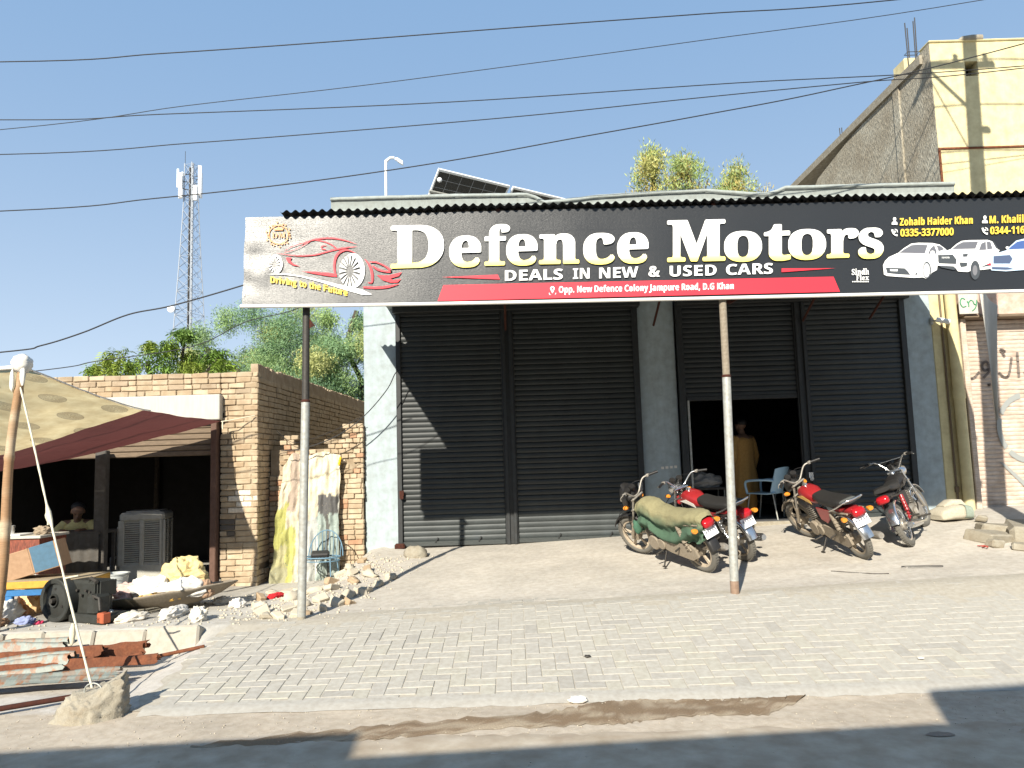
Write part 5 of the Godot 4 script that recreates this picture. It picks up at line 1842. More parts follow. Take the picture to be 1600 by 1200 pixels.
	for q in [
		[-4.52, -8.62, 0.20, 0.08, 0.11, Color(0.80, 0.79, 0.76), "bright white crumpled bag on the kerb top before the pan"],
		[-4.20, -8.55, 0.17, 0.07, 0.08, Color(0.62, 0.57, 0.49), "greyish torn bag lying before the pan's middle"],
		[-3.82, -8.72, 0.24, 0.08, 0.10, Color(0.74, 0.72, 0.67), "long whitish bag lying under the pan's right rim"],
		[-3.44, -8.46, 0.13, 0.10, 0.09, Color(0.62, 0.58, 0.50), "small upright scrap of clear bag right of the pan"],
		[-4.75, -8.86, 0.18, 0.07, 0.10, Color(0.58, 0.52, 0.46), "dusty bag beneath the pan's left end"],
		[-4.36, -8.74, 0.055, 0.05, 0.05, Color(0.03, 0.48, 0.04), "small bright green wrapper before the pan"],
		[-3.08, -9.98, 0.15, 0.05, 0.07, Color(0.60, 0.02, 0.03), "red rag among the bricks near the left post"],
		[-4.98, -9.42, 0.17, 0.12, 0.10, Color(0.06, 0.06, 0.07), "black bag in the shade behind the engine"],
		[-4.72, -9.55, 0.10, 0.10, 0.08, Color(0.55, 0.10, 0.18), "pink red wrapper behind the engine"],
		[-4.76, -9.46, 0.05, 0.05, 0.05, Color(0.80, 0.40, 0.01), "small orange yellow ball of wrapper behind the engine"],
		[-4.72, -9.30, 0.07, 0.05, 0.05, Color(0.07, 0.08, 0.20), "navy scrap behind the engine"],
		[-5.72, -8.72, 0.22, 0.15, 0.14, Color(0.62, 0.60, 0.55), "heap of whitish rags left of the blue table leg"],
		[-5.88, -8.92, 0.20, 0.20, 0.14, Color(0.66, 0.30, 0.14), "orange rag heap at the bamboo pole"],
		[-5.72, -9.28, 0.20, 0.22, 0.15, Color(0.74, 0.50, 0.26), "peach coloured sack against the cardboard box"],
		[-5.36, -8.56, 0.10, 0.06, 0.06, Color(0.28, 0.33, 0.55), "bluish clear bag below the low table"],
		[-5.20, -8.54, 0.05, 0.03, 0.04, Color(0.50, 0.04, 0.10), "small crimson scrap under the low table"],
		[-5.60, -8.46, 0.20, 0.05, 0.09, Color(0.30, 0.17, 0.09), "brown husks and scraps on the kerb at the table"],
		[-5.78, -8.47, 0.06, 0.05, 0.05, Color(0.05, 0.40, 0.10), "green scrap at the left edge of the litter"],
		[-5.75, -9.70, 0.14, 0.14, 0.12, Color(0.10, 0.14, 0.36), "blue bag behind the cardboard box"],
		[-6.15, -9.80, 0.22, 0.28, 0.18, Color(0.70, 0.66, 0.60), "white sack standing beside the counter"],
		[-3.62, -9.62, 0.14, 0.06, 0.10, Color(0.70, 0.66, 0.58), "pale scrap of sheet behind the pan"],
		[-3.30, -9.25, 0.12, 0.07, 0.10, Color(0.66, 0.62, 0.56), "crumpled pale sheet between pan and bricks"],
	]:
		bag("crumpled_bag" if n % 3 else "crumpled_rag", q[6], "litter", on(q[0], q[1], -0.01), Vector3(q[2], q[3], q[4]), q[5], 50.0 + n * 7.0, "plastic_bag" if n % 2 else "cotton", "litter in front of the brick shop", n * 0.7)
		n += 1
	# shattered wood and lath
	b = B.new()
	for k in 7: b.box(Vector3(-0.1 + 0.05 * k, 0.02 + 0.012 * (k % 3), 0.03 * (k % 4)), Vector3(0.34, 0.014, 0.03), 0.003, Basis.from_euler(Vector3(0, -0.5 + 0.25 * k, 0.05)))
	solo("laths", b, M.old_wood, "few broken laths lying behind the engine", "wood").position = Vector3(-4.42, g, -9.0)
	build_metal_sheets()

# scrap sheets lie in front of the kerb, ends toward the pavement
func build_metal_sheets() -> void:
	var specs := [
		# start (left), end (right), height at both, width, ribs, material, label
		[Vector3(-6.6, 0.20, -7.55), Vector3(-4.36, 0.16, -7.62), 0.34, 3, "zinc", "topmost short grey corrugated sheet against the kerb, rust along its end"],
		[Vector3(-6.8, 0.10, -7.25), Vector3(-3.86, 0.16, -7.30), 0.22, 2, "rust", "long rusty folded sheet below the topmost grey one"],
		[Vector3(-5.0, 0.10, -7.30), Vector3(-3.55, 0.14, -7.52), 0.24, 3, "rust", "brown rusty sheet with torn, flaking end behind the rope"],
		[Vector3(-6.6, 0.06, -6.86), Vector3(-3.98, 0.17, -7.02), 0.30, 3, "zinc", "grey corrugated sheet with rust spots in the middle of the stack"],
		[Vector3(-6.6, 0.02, -6.60), Vector3(-3.24, 0.10, -7.10), 0.13, 1, "rust", "rusty folded strip whose bent tip points at the pavement"],
		[Vector3(-6.4, 0.02, -6.32), Vector3(-3.46, 0.05, -6.86), 0.20, 1, "zinc", "smooth grey folded sheet lowest in the stack"],
	]
	var k := 0
	for q in specs:
		var a: Vector3 = q[0]
		var e: Vector3 = q[1]
		var dx := (e - a).normalized()
		var side := dx.cross(Vector3.UP).normalized()
		var b := B.new()
		var len_ := a.distance_to(e)
		for sd in 2:
			var rows := []
			for i in 30:
				var t := i / 29.0
				var r := []
				for j in 41:
					var u := j / 40.0
					var rib := 0.036 * sin(u * TAU * q[3]) if q[3] > 1 else 0.07 * (1.0 - absf(u * 2.0 - 1.0))
					var fold := 0.09 * smoothstep(0.5, 0.0, u) if q[3] > 1 else 0.0
					var torn := 0.0
					if i == 29: torn = 0.05 * nz.get_noise_2d(u * 9.0 + k * 5, 1.0)
					var p: Vector3 = a + dx * (len_ * t + torn) + side * (u - 0.5) * q[2] * -1.0
					p += Vector3.UP * (rib - fold + 0.03 + 0.03 * nz.get_noise_2d(t * 4.0 + k * 3, u * 2.0) + (0.03 * t * t if q[3] > 1 else 0.02) + sd * 0.003)
					p.y = maxf(p.y, 0.006 + gy(p.x, p.z) * 0.0 + sd * 0.003)
					r.append(p)
				if sd == 1: r.reverse()
				rows.append(r)
			b.grid(rows)
		solo("scrap_sheet", b, M[q[4]], q[5], "metal sheet", "scrap metal sheets by the kerb")
		k += 1
	var b2 := B.new()
	b2.tube([Vector3(-4.6, 0.05, -7.42), Vector3(-3.6, 0.07, -7.50), Vector3(-3.02, 0.16, -7.58)], 0.018, 6)
	solo("rusty_rod", b2, M.rust, "thin rusty rod reaching from the stack onto the pavement", "rod")
	b2 = B.new()
	b2.tube([Vector3(-5.4, 0.03, -5.72), Vector3(-4.2, 0.05, -6.02), Vector3(-3.52, 0.06, -6.42)], 0.022, 6)
	solo("rusty_bar", b2, M.rusty_steel, "dark rusty bar lying nearest the road", "bar")

func rubble_piece(rg: RandomNumberGenerator, brick: bool) -> ArrayMesh:
	var b := B.new()
	if brick:
		b.box(Vector3.ZERO, Vector3(rg.randf_range(0.10, 0.21), rg.randf_range(0.06, 0.08), rg.randf_range(0.085, 0.11)), 0.012, Basis.IDENTITY, 0.020, rg)
	else:
		b.blob(Vector3.ZERO, Vector3(rg.randf_range(0.05, 0.13), rg.randf_range(0.03, 0.07), rg.randf_range(0.05, 0.1)), 0.7, 1.4, nz, rg.randf() * 50.0, 12, 8)
	return b.done()

func build_rubble() -> void:
	var rg := RandomNumberGenerator.new()
	rg.seed = 91
	var lab := "pale broken brick in the rubble strip between left post and grey pillar"
	for q in [[-2.56, -8.43, 0], [-2.40, -8.52, 0], [-2.74, -8.46, 0], [-2.36, -8.62, 1], [-2.20, -8.78, 0], [-2.10, -9.0, 0], [-1.98, -9.12, 0], [-2.02, -9.38, 1], [-1.90, -9.55, 0], [-1.83, -9.62, 0], [-1.76, -9.95, 1], [-2.28, -9.22, 0], [-2.46, -9.05, 1], [-2.62, -8.86, 0], [-2.86, -8.80, 0], [-3.0, -9.1, 1], [-2.7, -9.4, 1], [-2.3, -9.7, 0], [-2.12, -10.1, 1], [-2.2, -10.45, 0], [-2.05, -10.7, 0], [-2.32, -10.9, 1], [-2.5, -11.1, 0], [-2.22, -11.2, 0], [-1.95, -10.35, 1], [-2.9, -10.3, 1], [-3.1, -10.55, 0], [-3.35, -10.7, 1], [-3.2, -9.8, 0], [-2.55, -9.9, 1], [-2.42, -10.3, 0], [-1.70, -10.3, 1]]:
		var o := put("brick_rubble" if q[2] == 0 else "rubble_stone", rubble_piece(rg, q[2] == 0), M.rubble if rg.randf() < 0.75 else M.brick3)
		o.position = on(q[0] + rg.randf_range(-0.03, 0.03), q[1] + rg.randf_range(-0.03, 0.03), 0.028 if q[2] == 0 else 0.012)
		o.rotation = Vector3(rg.randf_range(-0.35, 0.35), rg.randf_range(0, TAU), rg.randf_range(-0.35, 0.35))
		tag(o, lab if q[2] == 0 else "small rough stone in the rubble strip beside the left post", "brick" if q[2] == 0 else "stone", "rubble between left post and grey pillar")
	# gravel crumbs, uncountable
	var mm := MultiMesh.new()
	mm.transform_format = MultiMesh.TRANSFORM_3D
	var gb := B.new()
	gb.blob(Vector3.ZERO, Vector3(0.02, 0.013, 0.017), 0.8, 1.3, nz, 3.0, 6, 4)
	mm.mesh = gb.done()
	mm.instance_count = 6500
	for k in 6500:
		var x := 0.0
		var z := 0.0
		if k < 800:
			var t := rg.randf()
			x = lerpf(-2.75, -2.0, t) + rg.randfn(0, 0.34)
			z = lerpf(-8.4, -11.4, t) + rg.randfn(0, 0.2)
		elif k < 1150:
			x = rg.randf_range(-6.2, -3.2); z = rg.randf_range(-10.6, -8.2)
		else:
			x = rg.randf_range(-4.0, 7.5); z = -4.6 - 7.5 * rg.randf() if k % 3 else rg.randf_range(-6.4, -4.5)
		var s := rg.randf_range(0.3, 1.1) * (rg.randf_range(0.12, 0.34) if k >= 1150 else 1.0)
		mm.set_instance_transform(k, Transform3D(Basis.from_euler(Vector3(rg.randf() * 6, rg.randf() * 6, 0)).scaled(Vector3.ONE * s), on(x, z, 0.004)))
	var mi := MultiMeshInstance3D.new()
	mi.name = "gravel"
	mi.multimesh = mm
	mi.material_override = M.rubble
	add_child(mi)
	tag(mi, "loose gravel and brick crumbs scattered over the bare ground", "gravel", "", "stuff")

func ring(b: B, ce: Vector3, r: float, tr: float, n := 40, m := 10, sq := 1.0) -> void:
	# torus in the plane across z
	var rows := []
	for i in n + 1:
		var a := TAU * i / n
		var row := []
		for j in m:
			var c := TAU * j / m
			var rr := r + tr * cos(c)
			row.append(ce + Vector3(rr * cos(a), rr * sin(a), tr * sq * sin(c)))
		rows.append(row)
	rows.reverse()
	b.grid(rows, true)

func disc(b: B, ce: Vector3, r: float, w: float, n := 20) -> void:
	b.lathe([Vector2(0.001, -w / 2), Vector2(r * 0.9, -w / 2), Vector2(r, -w * 0.3), Vector2(r, w * 0.3), Vector2(r * 0.9, w / 2), Vector2(0.001, w / 2)], n, Transform3D(Basis(Vector3.RIGHT, PI / 2), ce))

func wheel(par: Node3D, called: String, xf: Transform3D, o: Dictionary) -> void:
	var w := Node3D.new()
	w.name = called
	par.add_child(w, true)
	w.transform = xf
	var b := B.new()
	ring(b, Vector3.ZERO, 0.252, 0.042, 48, 12, 0.95)
	for k in 48:
		var a := TAU * k / 48
		b.box(Vector3(0.293 * cos(a), 0.293 * sin(a), 0), Vector3(0.008, 0.020, 0.045), 0.0, Basis(Vector3.BACK, a))
	part("tyre", b, M.rubber, w)
	b = B.new()
	b.lathe([Vector2(0.200, -0.022), Vector2(0.222, -0.026), Vector2(0.226, -0.018), Vector2(0.214, 0.0), Vector2(0.226, 0.018), Vector2(0.222, 0.026), Vector2(0.200, 0.022), Vector2(0.196, 0.0), Vector2(0.200, -0.022)], 40, Transform3D(Basis(Vector3.RIGHT, PI / 2), Vector3.ZERO))
	part("rim", b, o.rim, w)
	b = B.new()
	if o.spokes:
		for k in 28:
			var a := TAU * k / 28
			var s := 0.025 if k % 2 else -0.025
			b.tube([Vector3(0.045 * cos(a + 0.5), 0.045 * sin(a + 0.5), s), Vector3(0.20 * cos(a), 0.20 * sin(a), 0)], 0.0028, 4, false)
	else:
		for k in 5:
			var a := TAU * k / 5 + 0.3
			for e in [-0.12, 0.12]:
				b.box(Vector3(0.125 * cos(a + e * 0.6), 0.125 * sin(a + e * 0.6), 0), Vector3(0.16, 0.022, 0.024), 0.005, Basis(Vector3.BACK, a + e * 0.8))
	part("spokes", b, o.rim, w)
	b = B.new()
	disc(b, Vector3(0, 0, 0.0), 0.078, 0.075)
	disc(b, Vector3(0, 0, 0.0), 0.02, 0.20, 10)
	part("hub", b, M.dusty_metal if o.dusty else M.engine_alu, w)

func arc_guard(b: B, ce: Vector3, r: float, a0: float, a1: float, w: float, deep := 0.025) -> void:
	var rows := []
	for i in 22:
		var a := lerpf(a0, a1, i / 21.0)
		var row := []
		for q in [[-1.0, -1.0], [-0.92, -0.3], [-0.6, 0.0], [0.0, 0.12], [0.6, 0.0], [0.92, -0.3], [1.0, -1.0], [0.8, -0.9], [0.5, -0.16], [-0.5, -0.16], [-0.8, -0.9]]:
			var rr: float = r + q[1] * deep
			row.append(ce + Vector3(rr * cos(a), rr * sin(a), q[0] * w * 0.5))
		rows.append(row)
	rows.reverse()
	b.grid(rows, true)

func make_bike(label: String, at: Vector3, head: Vector3, lean: float, steer: float, o: Dictionary) -> Node3D:
	var t := thing("motorcycle", label, "motorcycle", at, "motorcycles parked before the shop")
	var fx := head.normalized()
	var rt := fx.cross(Vector3.UP).normalized()
	var up := rt.cross(fx)
	t.basis = Basis(fx, up, rt) * Basis(Vector3.RIGHT, lean)
	var ra := Vector3(-0.62, 0.295, 0)
	var fa := Vector3(0.63, 0.295, 0)
	var hd := Vector3(0.385, 0.84, 0)
	var axis := (hd - fa).normalized()
	var st := Transform3D(Basis(axis, steer), Vector3.ZERO)
	st.origin = hd - st.basis * hd
	var b: B
	wheel(t, "rear_wheel", Transform3D(Basis.IDENTITY, ra), o)
	wheel(t, "front_wheel", st * Transform3D(Basis.IDENTITY, fa), o)
	# front end
	b = B.new(); b.xf = st
	for z in [-0.088, 0.088]:
		b.tube([fa + Vector3(0, 0, z), fa.lerp(hd, 0.42) + Vector3(0, 0, z)], 0.021, 10)
	part("fork_leg", b, M.dusty_metal if o.dusty else M.engine_alu, t)
	b = B.new(); b.xf = st
	for z in [-0.088, 0.088]:
		b.tube([fa.lerp(hd, 0.40) + Vector3(0, 0, z), hd + axis * 0.06 + Vector3(0, 0, z)], 0.0155, 10)
	b.box(hd + axis * 0.05, Vector3(0.06, 0.025, 0.22), 0.008, Basis(Vector3.BACK, -0.42)); b.box(hd - axis * 0.12, Vector3(0.06, 0.025, 0.22), 0.008, Basis(Vector3.BACK, -0.42))
	part("fork_tube", b, M.chrome if not o.dusty else M.engine_alu, t)
	b = B.new(); b.xf = st
	arc_guard(b, fa, 0.335, 0.45, 2.62, 0.125)
	b.tube([fa + Vector3(0, 0, 0.075), fa + Vector3(-0.05, 0.33, 0.065)], 0.006, 5); b.tube([fa + Vector3(0, 0, -0.075), fa + Vector3(-0.05, 0.33, -0.065)], 0.006, 5)
	part("front_mudguard", b, o.guard, t)
	var hl := hd + Vector3(0.135, 0.03, 0)
	b = B.new(); b.xf = st
	b.loft([[hl + Vector3(-0.11, 0.0, 0), 0.03, 0.03, 2.0], [hl + Vector3(-0.09, 0, 0), 0.07, 0.07, 2.4], [hl + Vector3(-0.02, 0, 0), 0.092, 0.088, o.lampsq], [hl + Vector3(0.03, 0, 0), 0.095, 0.09, o.lampsq]], 24)
	if o.cowl:
		b.loft([[hl + Vector3(-0.06, 0.06, 0), 0.13, 0.12, 2.6], [hl + Vector3(0.02, 0.02, 0), 0.125, 0.17, 2.6], [hl + Vector3(0.045, -0.03, 0), 0.10, 0.13, 2.4]], 24)
		b.loft([[hl + Vector3(-0.05, 0.14, 0), 0.09, 0.05, 2.4], [hl + Vector3(0.02, 0.20, 0), 0.05, 0.012, 2.4]], 20)
	part("headlight_shell", b, M.black_plastic if o.cowl or o.lampsq > 2.5 else M.chrome, t)
	b = B.new(); b.xf = st
	b.loft([[hl + Vector3(0.030 + (0.016 if o.cowl else 0.0), 0, 0), 0.088, 0.082, o.lampsq], [hl + Vector3(0.048 + (0.016 if o.cowl else 0.0), 0, 0), 0.070, 0.066, o.lampsq], [hl + Vector3(0.058 + (0.016 if o.cowl else 0.0), 0, 0), 0.02, 0.02, 2.0]], 24)
	part("headlight_lens", b, M.lamp_glass, t)
	b = B.new(); b.xf = st
	for z in [-0.055, 0.055]:
		disc(b, Vector3.ZERO, 0.0, 0.0, 3)
		b.lathe([Vector2(0.001, 0.035), Vector2(0.042, 0.035), Vector2(0.046, 0.02), Vector2(0.040, -0.04), Vector2(0.001, -0.045)], 18, Transform3D(Basis(Vector3.BACK, 0.5), hd + Vector3(0.07, 0.15, z)))
	part("meters", b, M.black_plastic, t)
	# handlebar
	b = B.new(); b.xf = st
	var hb := hd + axis * 0.08
	var bar := []
	for s in [-1.0, 1.0]:
		var pts := [hb + Vector3(0, 0, 0), hb + Vector3(0.01, 0.015, 0.07 * s), hb + Vector3(-0.005, 0.13 * o.bar, 0.19 * s), hb + Vector3(-0.05, 0.145 * o.bar, 0.27 * s), hb + Vector3(-0.13, 0.14 * o.bar, 0.37 * s)]
		b.tube(smooth_path(pts, 5), 0.0115, 8)
		bar.append(pts)
	if o.brace: b.tube([bar[0][2] + Vector3(0, -0.012, 0.0), bar[1][2] + Vector3(0, -0.012, 0.0)], 0.008, 6)
	part("handlebar", b, M.chrome if not o.dusty else M.engine_alu, t)
	for s in 2:
		b = B.new(); b.xf = st
		var p3: Vector3 = bar[s][3]
		var p4: Vector3 = bar[s][4]
		b.tube([p3.lerp(p4, 0.1), p4 + (p4 - p3) * 0.14], 0.0175, 10)
		part("grip", b, M.black_plastic, t)
		b = B.new(); b.xf = st
		b.tube(smooth_path([p3 + Vector3(0.03, -0.01, 0), p3.lerp(p4, 0.5) + Vector3(0.075, -0.02, 0), p4 + Vector3(0.07, -0.025, 0)], 4), 0.006, 6)
		b.box(p3.lerp(p4, 0.0) + Vector3(0, 0, 0), Vector3(0.04, 0.04, 0.05), 0.008)
		part("lever", b, M.engine_alu, t)
	# cables looping from bars to the frame
	b = B.new(); b.xf = st
	for k in 3:
		b.tube(smooth_path([hb + Vector3(-0.03, 0.12, 0.2 - 0.2 * k), hb + Vector3(0.13, 0.10 - 0.05 * k, 0.10 - 0.1 * k), hd + Vector3(0.06, -0.05, 0.04 - 0.04 * k), hd + Vector3(-0.04, -0.22, 0.05 - 0.05 * k)], 5), 0.005, 5)
	b.tube(smooth_path([hd + Vector3(0.05, 0.0, -0.05), fa + Vector3(0.10, 0.32, -0.11), fa + Vector3(0.02, 0.05, -0.10)], 6), 0.005, 5)
	part("cables", b, M.cable, t)
	if o.guard_red:
		b = B.new(); b.xf = st
		b.box(hd + Vector3(0.05, -0.12, 0), Vector3(0.05, 0.14, 0.15), 0.02, Basis(Vector3.BACK, -0.42))
		part("fork_cover", b, M.red_paint, t)
	for s in [-1, 1]:
		if not o.blink: continue
		b = B.new(); b.xf = st
		b.tube([hd + Vector3(0.08, -0.02, 0.08 * s), hd + Vector3(0.08, -0.03, 0.15 * s)], 0.008, 6)
		part("indicator_stalk", b, M.black_plastic, t)
		b = B.new(); b.xf = st
		b.loft([[hd + Vector3(0.04, -0.03, 0.17 * s), 0.02, 0.018, 2.0], [hd + Vector3(0.07, -0.03, 0.175 * s), 0.034, 0.026, 2.6], [hd + Vector3(0.10, -0.03, 0.175 * s), 0.03, 0.022, 2.6]], 14)
		part("front_indicator", b, M.amber_lens, t)
	# frame
	b = B.new()
	b.tube([hd - axis * 0.02, hd - axis * 0.14], 0.028, 12)
	b.tube(smooth_path([hd - axis * 0.06, Vector3(0.1, 0.70, 0), Vector3(-0.25, 0.66, 0), Vector3(-0.72, 0.70, 0)], 5), 0.020, 8)
	b.tube(smooth_path([hd - axis * 0.11, Vector3(0.28, 0.52, 0), Vector3(0.20, 0.28, 0), Vector3(-0.10, 0.25, 0)], 5), 0.018, 8)
	for z in [-0.075, 0.075]:
		b.tube([Vector3(-0.20, 0.32, z), ra + Vector3(0.0, 0.0, z * 1.25)], 0.017, 8)
		b.tube(smooth_path([Vector3(-0.18, 0.66, z * 0.6), Vector3(-0.45, 0.66, z * 1.5), Vector3(-0.85, 0.70, z * 1.5)], 4), 0.013, 8)
		b.tube([Vector3(-0.14, 0.30, z), Vector3(-0.30, 0.64, z)], 0.014, 8)
	part("frame", b, M.dusty_metal if o.dusty else M.dark_metal, t)
	for z in [-0.125, 0.125]:
		b = B.new()
		b.tube([ra + Vector3(0.0, 0.04, z), Vector3(-0.50, 0.48, z)], 0.016, 8)
		b.tube([Vector3(-0.535, 0.43, z), Vector3(-0.475, 0.645, z)], 0.028, 12)
		for k in 7: ring_at(b, Vector3(-0.585, 0.36, z).lerp(Vector3(-0.49, 0.60, z), k / 6.0), Vector3(0.095, 0.24, 0), 0.027, 0.006)
		part("shock_absorber", b, M.red_paint if o.red_shock else (M.dusty_metal if o.dusty else M.chrome), t)
	# engine
	b = B.new()
	b.loft([[Vector3(-0.13, 0.33, 0), 0.07, 0.07, 2.6], [Vector3(-0.08, 0.33, 0), 0.11, 0.115, 2.8], [Vector3(0.10, 0.33, 0), 0.115, 0.115, 2.8], [Vector3(0.17, 0.34, 0), 0.07, 0.08, 2.4]], 20)
	for q in [[0.08, 0.125], [0.08, -0.125]]: disc(b, Vector3(q[0], 0.33, q[1]), 0.10, 0.05)
	for q in [[-0.06, 0.12], [-0.06, -0.12]]: disc(b, Vector3(q[0], 0.33, q[1]), 0.075, 0.05)
	part("crankcase", b, M.dusty_metal if o.dusty else M.engine_alu, t)
	b = B.new()
	var cyl := Basis(Vector3.BACK, -0.35)
	for k in 7: b.box(Vector3(0.12, 0.44, 0) + cyl * Vector3(0, k * 0.026, 0), Vector3(0.155 - 0.01 * (k % 2), 0.010, 0.17), 0.003, cyl)
	b.box(Vector3(0.12, 0.44, 0) + cyl * Vector3(0, 0.09, 0), Vector3(0.10, 0.20, 0.11), 0.01, cyl)
	part("cylinder", b, M.engine_alu, t)
	b = B.new()
	b.box(Vector3(0.0, 0.545, 0.03), Vector3(0.11, 0.07, 0.07), 0.015); b.lathe([Vector2(0.001, 0.05), Vector2(0.03, 0.05), Vector2(0.03, -0.06), Vector2(0.001, -0.06)], 12, Transform3D(Basis.IDENTITY, Vector3(0.0, 0.53, -0.03)))
	part("carburettor", b, M.dark_metal, t)
	# exhaust along the right side
	b = B.new()
	b.tube(smooth_path([Vector3(0.20, 0.53, 0.03), Vector3(0.31, 0.47, 0.07), Vector3(0.28, 0.26, 0.10), Vector3(0.10, 0.18, 0.125), Vector3(-0.22, 0.20, 0.15)], 6), 0.018, 10)
	part("exhaust_pipe", b, M.dusty_metal if o.dusty else M.chrome, t)
	b = B.new()
	b.tube([Vector3(-0.20, 0.20, 0.15), Vector3(-0.30, 0.215, 0.155), Vector3(-0.55, 0.25, 0.165), Vector3(-0.88, 0.30, 0.17), Vector3(-0.92, 0.305, 0.17)], [0.020, 0.040, 0.048, 0.050, 0.036], 16)
	part("muffler", b, M.engine_alu if o.dusty else M.chrome, t)
	# chain case on the left
	b = B.new()
	var ccase := PackedVector2Array([Vector2(-0.72, 0.26), Vector2(-0.68, 0.36), Vector2(-0.60, 0.40), Vector2(-0.15, 0.42), Vector2(-0.06, 0.36), Vector2(-0.08, 0.28), Vector2(-0.20, 0.24), Vector2(-0.60, 0.20)])
	b.extrude(ccase, -0.125, -0.095)
	part("chain_case", b, M.dusty_metal if o.dusty else o.guard, t)
	# pegs, levers, stand
	b = B.new()
	for s in [-1, 1]:
		b.tube([Vector3(-0.06, 0.25, 0.06 * s), Vector3(-0.06, 0.24, 0.26 * s)], 0.013, 8)
		b.tube([Vector3(-0.40, 0.34, 0.09 * s), Vector3(-0.42, 0.33, 0.21 * s)], 0.012, 8)
	b.tube(smooth_path([Vector3(-0.05, 0.30, 0.12), Vector3(-0.10, 0.40, 0.17), Vector3(-0.16, 0.47, 0.19), Vector3(-0.20, 0.47, 0.22)], 4), 0.010, 7)
	part("foot_peg", b, M.dark_metal, t)
	b = B.new()
	b.tube([Vector3(-0.08, 0.24, -0.09), Vector3(-0.17, 0.105, -0.26)], 0.011, 7)
	b.box(Vector3(-0.18, 0.103, -0.265), Vector3(0.05, 0.012, 0.035), 0.0, Basis(Vector3.RIGHT, 0.36))
	part("side_stand", b, M.dark_metal, t)
	# tank, side panels, seat
	if not o.cover:
		b = B.new()
		b.loft([[Vector3(0.335, 0.755, 0), 0.035, 0.03, 2.2], [Vector3(0.31, 0.765, 0), 0.085, 0.075, 2.4], [Vector3(0.20, 0.785, 0), 0.125, 0.105, 2.6], [Vector3(0.06, 0.775, 0), 0.128, 0.10, 2.6], [Vector3(-0.06, 0.745, 0), 0.095, 0.075, 2.4], [Vector3(-0.14, 0.725, 0), 0.05, 0.04, 2.2]], 26)
		part("fuel_tank", b, o.tank, t)
		b = B.new(); b.lathe([Vector2(0.001, 0.022), Vector2(0.03, 0.022), Vector2(0.034, 0.0)], 14, Transform3D(Basis.IDENTITY, Vector3(0.19, 0.885, 0)))
		part("fuel_cap", b, M.chrome, t)
		b = B.new()
		for s in [-1, 1]:
			var pl := PackedVector2Array([Vector2(0.27, 0.755), Vector2(0.10, 0.735), Vector2(-0.08, 0.70), Vector2(-0.04, 0.755), Vector2(0.12, 0.795)])
			b.col = o.stripe
			b.extrude(pl, 0.1275 * s, 0.131 * s)
		part("tank_sticker", b, M.shiny, t)
		b = B.new()
		b.loft([[Vector3(-0.06, 0.80, 0), 0.05, 0.018, 2.6], [Vector3(-0.10, 0.795, 0), 0.10, 0.045, 3.0], [Vector3(-0.26, 0.765, 0), 0.125, 0.05, 3.2], [Vector3(-0.46, 0.775, 0), 0.135, 0.055, 3.2], [Vector3(-0.68, 0.80, 0), 0.13, 0.052, 3.2], [Vector3(-0.735, 0.805, 0), 0.10, 0.03, 2.6]], 24)
		part("seat", b, M.seat_vinyl, t)
		for s in [-1, 1]:
			b = B.new()
			var pl := PackedVector2Array([Vector2(-0.12, 0.66), Vector2(-0.16, 0.50), Vector2(-0.30, 0.47), Vector2(-0.44, 0.58), Vector2(-0.50, 0.68)])
			b.extrude(pl, 0.105 * s, 0.118 * s)
			part("side_panel", b, o.tank, t)
		b = B.new()
		b.loft([[Vector3(-0.50, 0.685, 0), 0.085, 0.04, 3.0], [Vector3(-0.78, 0.705, 0), 0.09, 0.05, 3.0], [Vector3(-0.86, 0.71, 0), 0.07, 0.04, 2.4]], 18)
		part("tail_cowl", b, o.tank, t)
	# rear guard, lamp, plate, rail, indicators
	b = B.new()
	arc_guard(b, ra, 0.345, 0.95, 2.95, 0.15, 0.04)
	part("rear_mudguard", b, o.rear, t)
	var tl := Vector3(-0.90, 0.70, 0)
	b = B.new()
	b.loft([[tl + Vector3(0.05, 0, 0), 0.055, 0.045, 3.0], [tl + Vector3(-0.01, 0, 0), 0.085, 0.055, 3.2], [tl + Vector3(-0.05, -0.008, 0), 0.075, 0.045, 3.0], [tl + Vector3(-0.06, -0.008, 0), 0.03, 0.02, 2.0]], 20)
	part("tail_light", b, M.red_lens, t)
	if o.plate:
		b = B.new(); b.box(Vector3(-0.925, 0.585, 0), Vector3(0.008, 0.12, 0.20), 0.003, Basis(Vector3.BACK, -0.35))
		part("number_plate", b, M.white_metal, t)
		b = B.new(); b.col = Color(0.2, 0.2, 0.22)
		for r in 2:
			for k in 5: b.box(Vector3(-0.931 - 0.012 * (1 - r) * 0.0, 0.606 - r * 0.044, -0.07 + k * 0.035), Vector3(0.004, 0.026, 0.016), 0.0, Basis(Vector3.BACK, -0.35))
		part("plate_marks", b, M.shiny, t)
	if o.rail:
		b = B.new()
		b.tube(smooth_path([Vector3(-0.52, 0.70, 0.14), Vector3(-0.70, 0.77, 0.15), Vector3(-0.88, 0.86, 0.13), Vector3(-0.92, 0.875, 0.0), Vector3(-0.88, 0.86, -0.13), Vector3(-0.70, 0.77, -0.15), Vector3(-0.52, 0.70, -0.14)], 6), 0.013, 8)
		part("grab_rail", b, M.chrome, t)
		b = B.new(); b.col = Color(0.16, 0.165, 0.16); b.loft([[Vector3(-0.735, 0.815, 0), 0.10, 0.03, 3.0], [Vector3(-0.80, 0.83, 0), 0.095, 0.035, 3.0], [Vector3(-0.86, 0.835, 0), 0.08, 0.025, 3.0]], 18)
		part("seat_end_pad", b, M.shiny, t)
